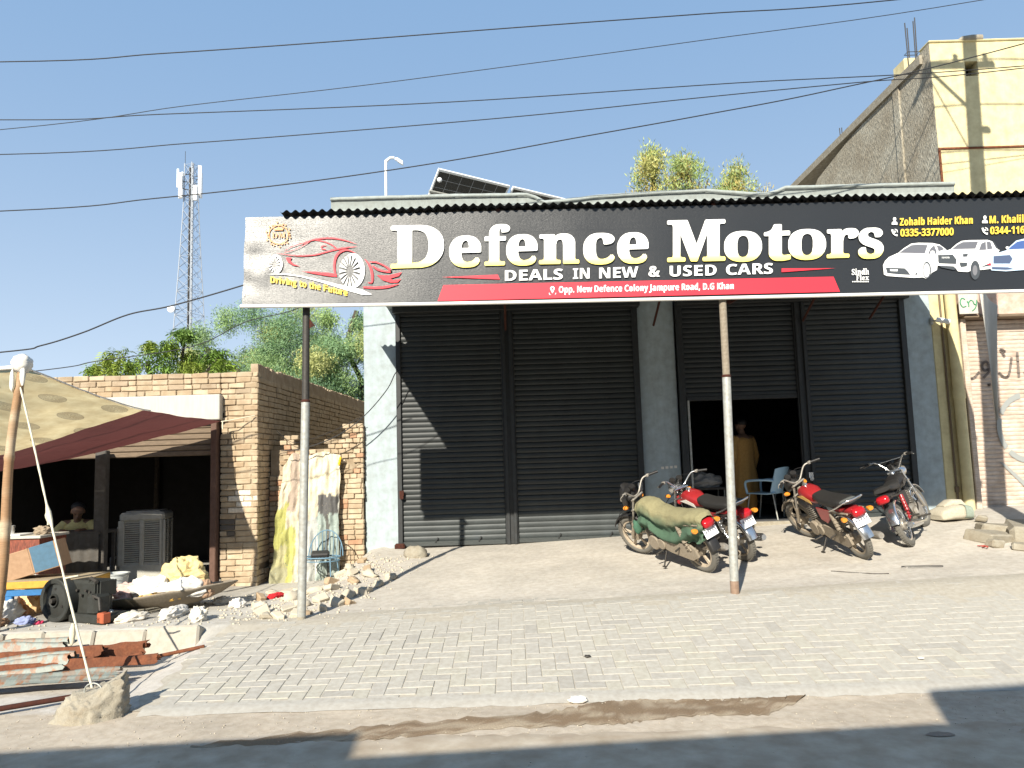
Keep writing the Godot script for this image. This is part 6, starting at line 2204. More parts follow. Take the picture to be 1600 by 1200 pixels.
	for s in [-1, 1]:
		if not o.blink: continue
		b = B.new()
		b.tube([Vector3(-0.84, 0.665, 0.07 * s), Vector3(-0.85, 0.66, 0.15 * s)], 0.008, 6)
		part("indicator_stalk", b, M.black_plastic, t)
		b = B.new()
		b.loft([[Vector3(-0.89, 0.66, 0.185 * s), 0.032, 0.024, 2.6], [Vector3(-0.86, 0.66, 0.185 * s), 0.036, 0.028, 2.6], [Vector3(-0.82, 0.66, 0.18 * s), 0.02, 0.018, 2.0]], 14)
		part("rear_indicator", b, M.amber_lens, t)
	return t

func ring_at(b: B, ce: Vector3, ax: Vector3, r: float, tr: float) -> void:
	var z := ax.normalized()
	var x := z.cross(Vector3(0, 0, 1)).normalized()
	var y := z.cross(x)
	var p := []
	for k in 11:
		var a := TAU * k / 10
		p.append(ce + (x * cos(a) + y * sin(a)) * r)
	b.tube(p, tr, 5, false)

func build_bikes() -> void:
	var base := {"rim": M.dusty_metal, "spokes": false, "dusty": false, "guard": M.black_plastic, "lampsq": 2.0, "cowl": false, "bar": 1.0, "brace": false, "blink": true, "cover": false, "tank": M.red_paint, "stripe": Color(0.5, 0.3, 0.08), "rear": M.chrome, "plate": true, "rail": true, "red_shock": false, "guard_red": false}
	# A: black, under a green cloth
	var oa := base.duplicate(); oa.merge({"rim": M.dusty_rim, "dusty": true, "cowl": true, "lampsq": 2.6, "cover": true, "rear": M.black_plastic, "rail": false}, true)
	var pa := Vector3(2.33, 0.42, -9.68)
	var pb := Vector3(1.73, 0.53, -10.79)
	var a := make_bike("dusty black motorcycle with a faded green cloth tied over tank and seat", (pa + pb) / 2, pb - pa, -0.36, 0.25, oa)
	build_cover(a)
	# B: red, half hidden behind the post and the covered one
	var ob := base.duplicate(); ob.merge({"guard_red": true, "stripe": Color(0.7, 0.66, 0.6), "rim": M.dusty_metal}, true)
	pa = Vector3(2.94, gy(2.94, -10.11), -10.11)
	pb = Vector3(2.45, gy(2.45, -11.28), -11.28)
	make_bike("red motorcycle half hidden behind the pipe post and the cloth covered motorcycle", (pa + pb) / 2, pb - pa, -0.34, -0.10, ob)
	# C: red tank, dusty, in front of the doorway
	var oc := base.duplicate(); oc.merge({"dusty": true, "guard": M.dusty_metal, "lampsq": 3.6, "rim": M.dusty_metal, "stripe": Color(0.62, 0.36, 0.08)}, true)
	pa = Vector3(4.35, gy(4.35, -9.84), -9.84)
	pb = Vector3(4.16, gy(4.16, -11.08), -11.08)
	make_bike("dusty red motorcycle with square headlight and black seat parked by the open shutter door", (pa + pb) / 2, pb - pa, -0.38, 0.25, oc)
	# D: seen from behind, bare wide handlebar
	var od := base.duplicate(); od.merge({"spokes": true, "rim": M.chrome, "rear": M.chrome, "guard": M.chrome, "lampsq": 2.0, "bar": 1.25, "brace": true, "blink": false, "plate": false, "rail": false, "tank": M.black_plastic, "stripe": Color(0.05, 0.05, 0.05), "red_shock": true}, true)
	pa = Vector3(5.23, gy(5.23, -10.33), -10.33)
	pb = Vector3(5.93, gy(5.93, -11.26), -11.26)
	make_bike("black seated motorcycle with red shock absorbers and wide bare handlebar, beside the right pillar", (pa + pb) / 2, pb - pa, -0.36, -0.15, od)

# faded green cloth over tank and seat, gathered in swags along the side
func build_cover(bike: Node3D) -> void:
	var c := thing("cloth_cover", "faded green cloth cover draped over the tank and seat of the dusty black motorcycle", "cover", bike.position)
	c.basis = bike.basis
	var prof := [[0.40, 0.76, 0.08], [0.34, 0.86, 0.13], [0.22, 0.925, 0.17], [0.08, 0.91, 0.18], [-0.08, 0.845, 0.17], [-0.28, 0.825, 0.17], [-0.52, 0.84, 0.18], [-0.74, 0.87, 0.18], [-0.86, 0.865, 0.16], [-0.92, 0.82, 0.12]]
	var rows := []
	var cols := []
	for i in 64:
		var t := i / 63.0
		var f := t * (prof.size() - 1)
		var k := int(minf(f, prof.size() - 2))
		var e := smoothstep(0.0, 1.0, f - k)
		var x := lerpf(prof[k][0], prof[k + 1][0], f - k)
		var top := lerpf(prof[k][1], prof[k + 1][1], e) - 0.035
		var hw := lerpf(prof[k][2], prof[k + 1][2], e) * 0.80
		var row := []
		var cr := []
		for j in 49:
			var s := j / 48.0 * 2.0 - 1.0
			var q := absf(s)
			var hang := 0.30 + 0.10 * sin(PI * t) + 0.03 * sin(t * 15.0) - 0.10 * smoothstep(0.8, 1.0, t)
			# swags: folds that droop between the two tied ends
			var sw := 0.034 * sin((q * 5.2 + 1.6 * pow(2.0 * t - 0.9, 2)) * PI) * smoothstep(0.25, 0.7, q)
			var side := smoothstep(0.18, 0.62, q)
			var y := top - 0.035 * pow(q / 0.4, 2) * (1.0 - side) - side * 0.035 - hang * maxf(0.0, q - 0.30) / 0.70
			var z := signf(s) * (hw * minf(1.0, q / 0.36) * (1.0 - 0.12 * smoothstep(0.5, 1.0, q)) + sw + 0.03 * nz.get_noise_2d(t * 11.0, s * 5.0) + 0.010 * sin(t * 60.0 + s * 9.0) * smoothstep(0.3, 0.9, q))
			row.append(Vector3(x + 0.02 * nz.get_noise_2d(s * 3.0, t * 3.0), y, z))
			# bleached and dusty where it lies flat, still green where it hangs
			var fade := smoothstep(0.62, 0.26, q + 0.12 * nz.get_noise_2d(t * 4.0, s * 3.0))
			cr.append(Color(0.065, 0.125, 0.082).lerp(Color(0.26, 0.24, 0.135), fade))
		rows.append(row)
		cols.append(cr)
	var b := B.new()
	b.grid(rows, false, cols)
	part("cloth", b, M.cotton, c)
	b = B.new(); b.col = Color(0.06, 0.15, 0.10)
	b.blob(Vector3(0.33, 0.52, -0.16), Vector3(0.05, 0.10, 0.05), 0.5, 2.0, nz, 3.0, 12, 9)
	part("knot", b, M.cotton, c)

# one continuous skin round a skeleton: tapered capsules joined by a smooth minimum, surface nets
func skin_mesh(bones: Array, cell: float, blend: float, b: B) -> void:
	var lo := Vector3.ONE * 1e9
	var hi := -lo
	for q in bones:
		for e in 2:
			var r: float = q[2 + e] + cell * 3.0
			lo = lo.min(q[e] - Vector3.ONE * r)
			hi = hi.max(q[e] + Vector3.ONE * r)
	var n := Vector3i(((hi - lo) / cell).ceil()) + Vector3i.ONE
	var fld := PackedFloat32Array()
	fld.resize(n.x * n.y * n.z)
	fld.fill(1.0)
	for q in bones:
		var pad: float = maxf(q[2], q[3]) + blend + cell * 2.0
		var a: Vector3 = q[0]
		var e: Vector3 = q[1]
		var i0 := Vector3i(((a.min(e) - Vector3.ONE * pad - lo) / cell).floor()).max(Vector3i.ZERO)
		var i1 := Vector3i(((a.max(e) + Vector3.ONE * pad - lo) / cell).ceil()).min(n - Vector3i.ONE)
		var ab := e - a
		var l2 := maxf(ab.length_squared(), 1e-9)
		for z in range(i0.z, i1.z + 1):
			for y in range(i0.y, i1.y + 1):
				for x in range(i0.x, i1.x + 1):
					var p := lo + Vector3(x, y, z) * cell
					var t := clampf((p - a).dot(ab) / l2, 0.0, 1.0)
					var d: float = p.distance_to(a + ab * t) - lerpf(q[2], q[3], t)
					var k := (z * n.y + y) * n.x + x
					var o := fld[k]
					var h := clampf(0.5 + 0.5 * (o - d) / blend, 0.0, 1.0)
					fld[k] = lerpf(o, d, h) - blend * h * (1.0 - h)
	var ids := {}
	var base := b.v.size()
	var acc := []
	for z in n.z - 1:
		for y in n.y - 1:
			for x in n.x - 1:
				var k := (z * n.y + y) * n.x + x
				var inside := 0
				var vals := []
				for c in 8:
					var v := fld[k + (c & 1) + ((c >> 1) & 1) * n.x + (c >> 2) * n.x * n.y]
					vals.append(v)
					if v < 0: inside += 1
				if inside == 0 or inside == 8: continue
				var s := Vector3.ZERO
				var m := 0
				for c in 8:
					for ax in [1, 2, 4]:
						if c & ax: continue
						var va: float = vals[c]
						var vb: float = vals[c | ax]
						if (va < 0) == (vb < 0): continue
						var t := va / (va - vb)
						var p := Vector3(c & 1, (c >> 1) & 1, c >> 2)
						p += Vector3(t if ax == 1 else 0.0, t if ax == 2 else 0.0, t if ax == 4 else 0.0)
						s += p
						m += 1
				ids[k] = b.v.size() - base
				b.v.append(b.xf * (lo + (Vector3(x, y, z) + s / m) * cell))
				b.c.append(b.col)
				b.uv.append(Vector2.ZERO)
				acc.append(Vector3.ZERO)
	var st := [1, n.x, n.x * n.y]
	for k in ids:
		for ax in 3:
			var u: int = st[(ax + 1) % 3]
			var w: int = st[(ax + 2) % 3]
			var k2: int = k + st[ax]
			if k2 >= fld.size(): continue
			if (fld[k] < 0) == (fld[k2] < 0): continue
			if not (ids.has(k - u) and ids.has(k - w) and ids.has(k - u - w)): continue
			var q := [ids[k], ids[k - u], ids[k - u - w], ids[k - w]]
			if fld[k] >= 0: q.reverse()
			var nn: Vector3 = (b.v[base + q[2]] - b.v[base + q[0]]).cross(b.v[base + q[3]] - b.v[base + q[1]])
			for id in q: acc[id] += nn
			b.ix.append_array([base + q[0], base + q[2], base + q[1], base + q[0], base + q[3], base + q[2]])
	for a in acc: b.n.append((b.xf.basis * a).normalized())

func hand(bones: Array, wrist: Vector3, dirn: Vector3, side: Vector3) -> void:
	var up := dirn.cross(side).normalized()
	var palm := wrist + dirn * 0.085
	bones.append([wrist, palm, 0.026, 0.030])
	for k in 4:
		var o := side * (-0.027 + 0.018 * k)
		var l: float = [0.060, 0.072, 0.068, 0.052][k]
		var k1 := palm + o + dirn * (0.02 + l * 0.5)
		bones.append([wrist + dirn * 0.05 + o * 0.8, palm + o + dirn * 0.02, 0.012, 0.0105])
		bones.append([palm + o + dirn * 0.02, k1, 0.0100, 0.0090])
		bones.append([k1, k1 + (dirn * 0.8 - up * 0.6).normalized() * l * 0.55, 0.0090, 0.0080])
	bones.append([wrist + dirn * 0.03 - side * 0.02, wrist + dirn * 0.07 - side * 0.055, 0.013, 0.011])
	bones.append([wrist + dirn * 0.07 - side * 0.055, wrist + dirn * 0.105 - side * 0.050, 0.011, 0.009])

func head_bones(c: Vector3, fwd: Vector3) -> Array:
	var rt := fwd.cross(Vector3.UP).normalized()
	var up := rt.cross(fwd).normalized()
	return [[c + up * 0.035 - fwd * 0.02, c + up * 0.03 + fwd * 0.018, 0.083, 0.078], [c - up * 0.045 + fwd * 0.030, c - up * 0.075 + fwd * 0.045, 0.055, 0.038],
		[c + fwd * 0.088 + up * 0.010, c + fwd * 0.108 - up * 0.025, 0.011, 0.015], [c + fwd * 0.088 - up * 0.058 - rt * 0.018, c + fwd * 0.088 - up * 0.058 + rt * 0.018, 0.011, 0.011],
		[c + rt * 0.083 + up * 0.012, c + rt * 0.085 - up * 0.022, 0.014, 0.011], [c - rt * 0.083 + up * 0.012, c - rt * 0.085 - up * 0.022, 0.014, 0.011],
		[c + fwd * 0.078 + up * 0.026 - rt * 0.045, c + fwd * 0.078 + up * 0.026 + rt * 0.045, 0.014, 0.014]]

func face_marks(par: Node3D, c: Vector3, fwd: Vector3) -> void:
	var rt := fwd.cross(Vector3.UP).normalized()
	var b := B.new()
	for s in [-1, 1]:
		b.blob(c + fwd * 0.088 + rt * 0.032 * s + Vector3.UP * 0.010, Vector3(0.011, 0.006, 0.011), 0.0, 1.0, nz, 0.0, 10, 6)
	part("eyes", b, M.hair, par)
	b = B.new()
	b.blob(c + Vector3.UP * 0.062 - fwd * 0.020, Vector3(0.092, 0.075, 0.098), 0.10, 2.5, nz, 4.0, 22, 14)
	part("hair", b, M.hair, par)

func build_people() -> void:
	# standing in the doorway, long mustard shirt over loose trousers, back half turned
	var p := thing("person", "standing person in long mustard shirt and trousers inside the open shutter door behind the post", "person", Vector3(3.93, 0.80, -13.25))
	p.rotation.y = PI + 0.5
	var fw := Vector3(0, 0, 1)
	var bones := [[Vector3(0, 0.92, 0), Vector3(0, 1.05, 0), 0.13, 0.12], [Vector3(0, 1.05, 0), Vector3(0, 1.28, 0), 0.12, 0.14], [Vector3(-0.15, 1.32, 0), Vector3(0.15, 1.32, 0), 0.075, 0.075], [Vector3(0, 1.34, 0), Vector3(0, 1.46, 0.02), 0.058, 0.052]]
	for s in [-1, 1]:
		bones.append_array([[Vector3(0.09 * s, 0.90, 0), Vector3(0.10 * s, 0.48, 0.01), 0.085, 0.055], [Vector3(0.10 * s, 0.48, 0.01), Vector3(0.10 * s, 0.08, -0.02), 0.055, 0.036], [Vector3(0.10 * s, 0.04, -0.05), Vector3(0.115 * s, 0.03, 0.14), 0.036, 0.030],
			[Vector3(0.18 * s, 1.32, 0), Vector3(0.25 * s, 1.04, -0.02), 0.052, 0.042], [Vector3(0.25 * s, 1.04, -0.02), Vector3(0.25 * s, 0.80, 0.06), 0.040, 0.028]])
		hand(bones, Vector3(0.25 * s, 0.79, 0.06), Vector3(0, -0.96, 0.28).normalized(), Vector3(0, 0.28, 0.96) * s)
	bones.append_array(head_bones(Vector3(0, 1.54, 0.03), fw))
	var b := B.new()
	skin_mesh(bones, 0.012, 0.02, b)
	part("body", b, M.skin, p)
	mat("mustard_cloth", 0.50, 0.29, 0.09, 0.95, "dust", 2.0, 0.3)
	b = B.new()
	var rows := []
	for k in 30:
		var t := k / 29.0
		var y := lerpf(0.42, 1.40, t)
		var w := lerpf(0.27, 0.205, smoothstep(0.0, 0.6, t))
		var dd := lerpf(0.20, 0.145, smoothstep(0.0, 0.6, t))
		if t > 0.90: w = lerpf(w, 0.075, smoothstep(0.90, 1.0, t)); dd = lerpf(dd, 0.07, smoothstep(0.90, 1.0, t))
		var row := []
		for j in 40:
			var a := -TAU * j / 40
			var fo := 1.0 + 0.06 * (1.0 - t) * sin(a * 9.0 + t * 2.0) + 0.03 * nz.get_noise_2d(a * 2.0, t * 6.0)
			row.append(Vector3(w * fo * cos(a), y, dd * fo * sin(a)))
		rows.append(row)
	b.grid(rows, true)
	for s in [-1, 1]:
		b.tube([Vector3(0.16 * s, 1.34, 0), Vector3(0.215 * s, 1.25, 0), Vector3(0.255 * s, 1.04, -0.02), Vector3(0.255 * s, 0.84, 0.05)], [0.078, 0.075, 0.068, 0.062], 16, false)
	part("long_shirt", b, M.mustard_cloth, p)
	b = B.new()
	for s in [-1, 1]:
		b.tube([Vector3(0.09 * s, 0.86, 0), Vector3(0.11 * s, 0.50, 0.01), Vector3(0.11 * s, 0.20, -0.01), Vector3(0.105 * s, 0.08, -0.01)], [0.12, 0.115, 0.095, 0.07], 16, false)
	part("loose_trousers", b, M.mustard_cloth, p)
	face_marks(p, Vector3(0, 1.54, 0.03), fw)
	# seated behind the shaded table, head bowed
	p = thing("person", "seated person in pale yellow green shirt, head bowed over the shaded shop table", "person", Vector3(-6.42, 0.20, -11.42))
	p.rotation.y = 0.35
	fw = Vector3(0.15, -0.42, 0.9).normalized()
	bones = [[Vector3(0, 0.50, -0.05), Vector3(0, 0.66, -0.02), 0.14, 0.13], [Vector3(0, 0.66, -0.02), Vector3(0, 0.88, 0.06), 0.13, 0.14], [Vector3(-0.15, 0.92, 0.08), Vector3(0.15, 0.92, 0.08), 0.075, 0.075], [Vector3(0, 0.95, 0.10), Vector3(0.01, 1.05, 0.15), 0.058, 0.052]]
	for s in [-1, 1]:
		bones.append_array([[Vector3(0.09 * s, 0.48, 0), Vector3(0.12 * s, 0.50, 0.42), 0.085, 0.06], [Vector3(0.12 * s, 0.50, 0.42), Vector3(0.12 * s, 0.08, 0.40), 0.055, 0.036], [Vector3(0.12 * s, 0.04, 0.36), Vector3(0.13 * s, 0.03, 0.54), 0.036, 0.03],
			[Vector3(0.18 * s, 0.92, 0.08), Vector3(0.30 * s, 0.72, 0.22), 0.052, 0.043], [Vector3(0.30 * s, 0.72, 0.22), Vector3(0.14 * s, 0.86, 0.44), 0.040, 0.028]])
		hand(bones, Vector3(0.14 * s, 0.86, 0.44), Vector3(-0.5 * s, 0.0, 0.85).normalized(), Vector3(0.85 * s, 0, 0.5) * s)
	var hc := Vector3(0.02, 1.11, 0.19)
	bones.append_array(head_bones(hc, fw))
	b = B.new()
	skin_mesh(bones, 0.012, 0.02, b)
	part("body", b, M.skin, p)
	mat("pale_shirt", 0.66, 0.60, 0.28, 0.95, "dust", 2.0, 0.3)
	b = B.new()
	rows = []
	for k in 22:
		var t := k / 21.0
		var y := lerpf(0.46, 1.0, t)
		var w := lerpf(0.24, 0.225, t)
		var dd := lerpf(0.19, 0.15, t)
		if t > 0.8: w = lerpf(w, 0.075, smoothstep(0.8, 1.0, t)); dd = lerpf(dd, 0.07, smoothstep(0.8, 1.0, t))
		var row := []
		for j in 36:
			var a := -TAU * j / 36
			var fo := 1.0 + 0.05 * nz.get_noise_2d(a * 3.0, t * 8.0)
			row.append(Vector3(w * fo * cos(a), y, -0.04 + 0.14 * t * t + dd * fo * sin(a)))
		rows.append(row)
	b.grid(rows, true)
	for s in [-1, 1]:
		b.tube([Vector3(0.15 * s, 0.93, 0.08), Vector3(0.22 * s, 0.86, 0.12), Vector3(0.30 * s, 0.72, 0.22), Vector3(0.22 * s, 0.79, 0.33)], [0.08, 0.076, 0.07, 0.06], 14, false)
	part("shirt", b, M.pale_shirt, p)
	face_marks(p, hc, fw)
	set_back(p)
	b = B.new()
	b.box(Vector3(0, 0.40, 0), Vector3(0.42, 0.05, 0.40), 0.01)
	for q in [[-0.18, -0.17], [0.18, -0.17], [-0.18, 0.17], [0.18, 0.17]]: b.box(Vector3(q[0], 0.19, q[1]), Vector3(0.04, 0.38, 0.04))
	var stl := solo("stool", b, M.shop_grey, "dark wooden stool under the seated person", "stool")
	stl.position = p.position + Vector3(-0.02, 0.0, -0.03)
	stl.rotation.y = 0.35

func build_tower() -> void:
	var s := thing("cell_tower", "tall pale lattice cell tower with panel antennas on the horizon", "tower", Vector3(-30.9, 0, -73))
	var wid := func(y: float) -> float: return 0.50 + 1.45 * pow(clampf((29.5 - y) / 29.5, 0, 1), 1.15) if y < 29.5 else 0.50
	var corner := func(y: float, k: int) -> Vector3:
		var w: float = wid.call(y) * 1.05
		var a := TAU * k / 4 + PI / 4 + 0.35
		return Vector3(cos(a) * w * 1.2, y, sin(a) * w * 1.2)
	var b: B
	for k in 4:
		b = B.new()
		var p := []
		for i in 12: p.append(corner.call(i * 32.2 / 11.0, k))
		b.tube(p, 0.046, 6)
		part("leg", b, M.tower_steel, s)
	b = B.new()
	var y := 0.0
	while y < 31.5:
		var h: float = maxf(1.15, wid.call(y) * 1.15)
		for k in 4:
			var k2 := (k + 1) % 4
			b.tube([corner.call(y, k), corner.call(y + h, k2)], 0.022, 4, false)
			b.tube([corner.call(y, k2), corner.call(y + h, k)], 0.022, 4, false)
			if int(y) % 3 == 0: b.tube([corner.call(y + h, k), corner.call(y + h, k2)], 0.022, 4, false)
		y += h
	part("bracing", b, M.tower_steel, s)
	b = B.new()
	b.tube([Vector3(-0.1, 0, 0.1), Vector3(-0.1, 31.8, 0.1)], 0.09, 5)
	part("cable_run", b, M.dark_metal, s)
	b = B.new()
	b.tube([Vector3(0.25, 0, 0.2), Vector3(0.22, 32.2, 0.2)], 0.11, 6)
	part("climbing_ladder", b, M.tower_steel, s)
	for q in [[-1.10, 30.2, 0.5, 1.9, 0.22, 0.14], [-0.80, 29.4, 0.6, 2.6, 0.34, 0.2], [-0.72, 28.6, 0.7, 0.9, 0.4, 0.3], [1.05, 29.9, 0.5, 3.0, 0.34, 0.2], [0.70, 28.6, 0.7, 1.5, 0.38, 0.3], [-1.02, 30.3, -0.3, 1.7, 0.22, 0.14], [0.6, 29.9, -0.8, 2.6, 0.32, 0.2]]:
		b = B.new(); b.box(Vector3(q[0], q[1] + 0.4, q[2]), Vector3(q[4], q[3], q[5]), 0.04)
		part("panel_antenna", b, M.white_metal, s)
		b = B.new(); b.tube([Vector3(q[0], q[1] + 0.2, q[2]), Vector3(0, q[1] + 0.1, 0)], 0.03, 5); b.tube([Vector3(q[0], q[1] + 0.9, q[2]), Vector3(0, q[1] + 0.9, 0)], 0.03, 5)
		part("bracket", b, M.dark_metal, s)
	b = B.new(); b.lathe([Vector2(0.001, 0.12), Vector2(0.34, 0.12), Vector2(0.36, 0.0), Vector2(0.3, -0.12), Vector2(0.001, -0.14)], 18, Transform3D(Basis(Vector3.RIGHT, PI / 2), Vector3(-1.45, 17.6, 0.7)))
	part("dish_antenna", b, M.white_metal, s)
	b = B.new(); b.tube([Vector3(-1.45, 17.6, 0.6), Vector3(-0.9, 17.6, 0.2)], 0.04, 5); b.tube([Vector3(-0.5, 32.2, 0.3), Vector3(-0.5, 33.4, 0.3)], 0.025, 4)
	part("bracket", b, M.dark_metal, s)

func leaf_spray(n: int, l: float, w: float, droop: float) -> ArrayMesh:
	var b := B.new()
	for k in n:
		var t := float(k) / n
		var p := Vector3(t * l * 0.9, -droop * t * t * l, 0)
		for s in [-1, 1]:
			var d := Vector3(0.45, -0.25 - 0.3 * droop, s * 0.9).normalized()
			var e := p + d * w * 3.6
			var q := Vector3(0.8, 0.25, -0.4 * s) * w * 0.5
			b.poly([p, p + d * w * 1.8 - q, e, p + d * w * 1.8 + q])
	return b.done()

# a little cloud of leaflets turned every way
func leaf_cloud(n: int, rad: float, l: float, w: float, droop: float, sd: int) -> ArrayMesh:
	var b := B.new()
	var rg := RandomNumberGenerator.new()
	rg.seed = sd
	for k in n:
		var p := Vector3(rg.randfn(), rg.randfn() * (0.7 + droop), rg.randfn()) * rad * 0.6
		var d := Vector3(rg.randfn(), rg.randfn() - droop, rg.randfn()).normalized()
		var e := d.cross(Vector3(rg.randfn(), rg.randfn(), rg.randfn())).normalized() * w * 0.5
		var s := rg.randf_range(0.7, 1.3)
		b.poly([p, p + d * l * 0.5 * s - e, p + d * l * s, p + d * l * 0.5 * s + e])
	return b.done()

func tree(called: String, label: String, at: Vector3, clumps: Array, per: int, sp: ArrayMesh, tints: Array, limbs: Array, sd: int, size := 1.0, group := "trees beyond the shops") -> void:
	var t := thing(called, label, "tree", at, group)
	var b := B.new()
	for q in limbs: b.tube(smooth_path(q[0], 4), q[1], 8)
	part("trunk", b, M.bark, t)
	var rg := RandomNumberGenerator.new()
	rg.seed = sd
	var mm := MultiMesh.new()
	mm.transform_format = MultiMesh.TRANSFORM_3D
	mm.use_colors = true
	mm.mesh = sp
	mm.instance_count = clumps.size() * per
	var n := 0
	for c in clumps:
		var tint: Color = tints[rg.randi() % tints.size()]
		for k in per:
			var d := Vector3(rg.randfn(), rg.randfn(), rg.randfn()) * 0.55
			if d.length() > 1.35: d = d.normalized() * rg.randf_range(0.5, 1.3)
			var p: Vector3 = c[0] + d * c[1]
			var bs := Basis.from_euler(Vector3(rg.randf_range(-0.7, 0.7), rg.randf() * TAU, rg.randf_range(-1.2, 0.4)))
			var sc := rg.randf_range(0.7, 1.25) * size
			mm.set_instance_transform(n, Transform3D(bs.scaled(Vector3.ONE * sc), p))
			var cc := tint * rg.randf_range(0.60, 1.08)
			mm.set_instance_color(n, Color(cc.r, cc.g, cc.b))
			n += 1
	var mi := MultiMeshInstance3D.new()
	mi.name = "crown"
	mi.multimesh = mm
	mi.material_override = M.leaf
	mi.set_meta("kind", "stuff")
	t.add_child(mi, true)

func build_trees() -> void:
	var rg := RandomNumberGenerator.new()
	rg.seed = 303
	# feathery acacia behind the brick shop
	var clumps := []
	for k in 100:
		var a := rg.randf() * TAU
		var r := sqrt(rg.randf())
		var h := rg.randf()
		var p := Vector3(cos(a) * 3.6 * r, 2.1 + 4.3 * h - 1.2 * r * r * h, sin(a) * 2.3 * r)
		if p.x < -2.6 and p.y < 3.3: p.y += 1.3
		clumps.append([p, Vector3(0.62, 0.46, 0.62) * rg.randf_range(0.6, 1.15)])
	for q in [[-2.9, 5.8, 0.3, 0.38], [-3.3, 5.2, 0.0, 0.3], [-2.2, 6.4, 0, 0.4], [-3.4, 4.3, 0.2, 0.3], [-1.3, 6.5, 0.4, 0.42], [0.2, 6.7, 0, 0.5], [1.0, 6.3, 0.2, 0.3], [2.0, 6.2, -0.1, 0.26], [2.5, 5.2, 0.2, 0.4], [2.3, 3.4, 0.5, 0.5], [1.6, 2.6, 0.5, 0.5]]:
		clumps.append([Vector3(q[0], q[1], q[2]), Vector3.ONE * q[3]])
	var greens := [Color(0.298, 0.438, 0.175), Color(0.350, 0.490, 0.175), Color(0.210, 0.350, 0.166), Color(0.455, 0.507, 0.175), Color(0.175, 0.298, 0.158), Color(0.490, 0.507, 0.193)]
	var limbs := [[[Vector3(1.9, -0.5, 0), Vector3(1.75, 1.6, 0), Vector3(1.3, 3.2, 0.1), Vector3(0.4, 5.2, 0)], 0.17], [[Vector3(1.6, 2.0, 0), Vector3(0.2, 3.4, 0.3), Vector3(-1.6, 4.6, 0.2), Vector3(-2.8, 5.5, 0.2)], 0.10], [[Vector3(1.7, 2.2, 0), Vector3(2.1, 4.0, 0), Vector3(1.6, 5.4, 0), Vector3(1.9, 6.6, 0)], 0.08], [[Vector3(1.9, 4.9, 0), Vector3(2.3, 5.6, 0.0), Vector3(2.5, 6.4, 0.1)], 0.025], [[Vector3(0.2, 3.4, 0.3), Vector3(-0.6, 4.2, -0.3), Vector3(-1.0, 5.8, -0.2)], 0.06], [[Vector3(-1.6, 4.6, 0.2), Vector3(-2.4, 4.7, 0.5), Vector3(-3.2, 4.3, 0.4)], 0.05]]
	tree("acacia_tree", "large feathery green acacia tree behind the brick side wall", Vector3(-6.75, 0.2, -24.0), clumps, 165, leaf_cloud(15, 0.17, 0.095, 0.020, 0.5, 5), greens, limbs, 1)
	# young bright green tree over the brick parapet
	clumps = []
	for q in [[-1.05, 3.95, 0.32], [-0.65, 4.0, 0.42], [-0.35, 3.85, 0.35], [0.05, 4.05, 0.40], [0.30, 4.25, 0.30], [0.55, 4.05, 0.42], [0.92, 4.0, 0.40], [1.15, 4.12, 0.26], [-0.30, 4.34, 0.20], [0.52, 4.55, 0.20], [0.62, 4.48, 0.16], [0.25, 3.8, 0.4], [-0.9, 3.7, 0.4], [0.8, 3.75, 0.4], [1.35, 3.85, 0.28], [-1.3, 3.85, 0.2]]:
		clumps.append([Vector3(q[0], q[1] - 0.05, rg.randf_range(-0.3, 0.3)), Vector3(q[2], q[2] * 0.6, q[2]) * 0.72])
	tree("young_tree", "bright green broad leaved young tree showing over the brick shop's front wall", Vector3(-7.15, 0.2, -15.4), clumps, 70, leaf_spray(4, 0.20, 0.030, 0.9), [Color(0.22, 0.33, 0.045), Color(0.30, 0.38, 0.06), Color(0.15, 0.26, 0.04)], [[[Vector3(0, 0, 0), Vector3(0.02, 2.4, 0), Vector3(-0.2, 3.9, 0)], 0.05], [[Vector3(0, 2.2, 0), Vector3(0.4, 3.4, 0), Vector3(0.55, 4.4, 0)], 0.03], [[Vector3(0, 2.0, 0), Vector3(-0.6, 3.3, 0.1), Vector3(-0.9, 3.8, 0)], 0.03], [[Vector3(0, 2.0, 0), Vector3(0.8, 3.3, 0.1), Vector3(1.2, 3.9, 0)], 0.03]], 2)
	# three thin tops behind the roof
	var yel := [Color(0.40, 0.46, 0.15), Color(0.48, 0.47, 0.16), Color(0.32, 0.42, 0.14), Color(0.52, 0.42, 0.13)]
	var sp := leaf_cloud(8, 0.17, 0.13, 0.026, 1.0, 6)
	for q in [[4.35, 11.05, 0.62, "slender yellow green treetop behind the parapet, leftmost of three", 5], [5.42, 10.95, 0.95, "broad yellow green treetop behind the parapet, middle of three", 6], [6.75, 10.45, 0.58, "small yellow green treetop behind the parapet, nearest the cement wall", 7]]:
		clumps = []
		rg.seed = 900 + q[4]
		for k in 34:
			var h := rg.randf()
			var w: float = q[2] * (0.25 + 0.9 * sin(PI * clampf(1.0 - h, 0.02, 0.75)))
			clumps.append([Vector3(rg.randfn() * 0.52 * w, lerpf(q[1] - 2.9, q[1] - 0.25, h), rg.randfn() * 0.4 * w), Vector3(0.20, 0.26, 0.20) * rg.randf_range(0.7, 1.3)])
		var lim := [[[Vector3(0, 0, 0), Vector3(0.1, 5, 0), Vector3(0, q[1] - 0.6, 0)], 0.07]]
		for k in 5: lim.append([[Vector3(0.05, q[1] - 3.6 + k * 0.3, 0), Vector3((k - 2) * 0.16, q[1] - 2.4 + k * 0.2, 0.05), Vector3((k - 2) * 0.3 * q[2], q[1] - 1.3 + 0.1 * k, 0)], 0.02])
		tree("thin_tree", q[3], Vector3(q[0], 0.0, -22.0), clumps, 34, sp, yel, lim, q[4])

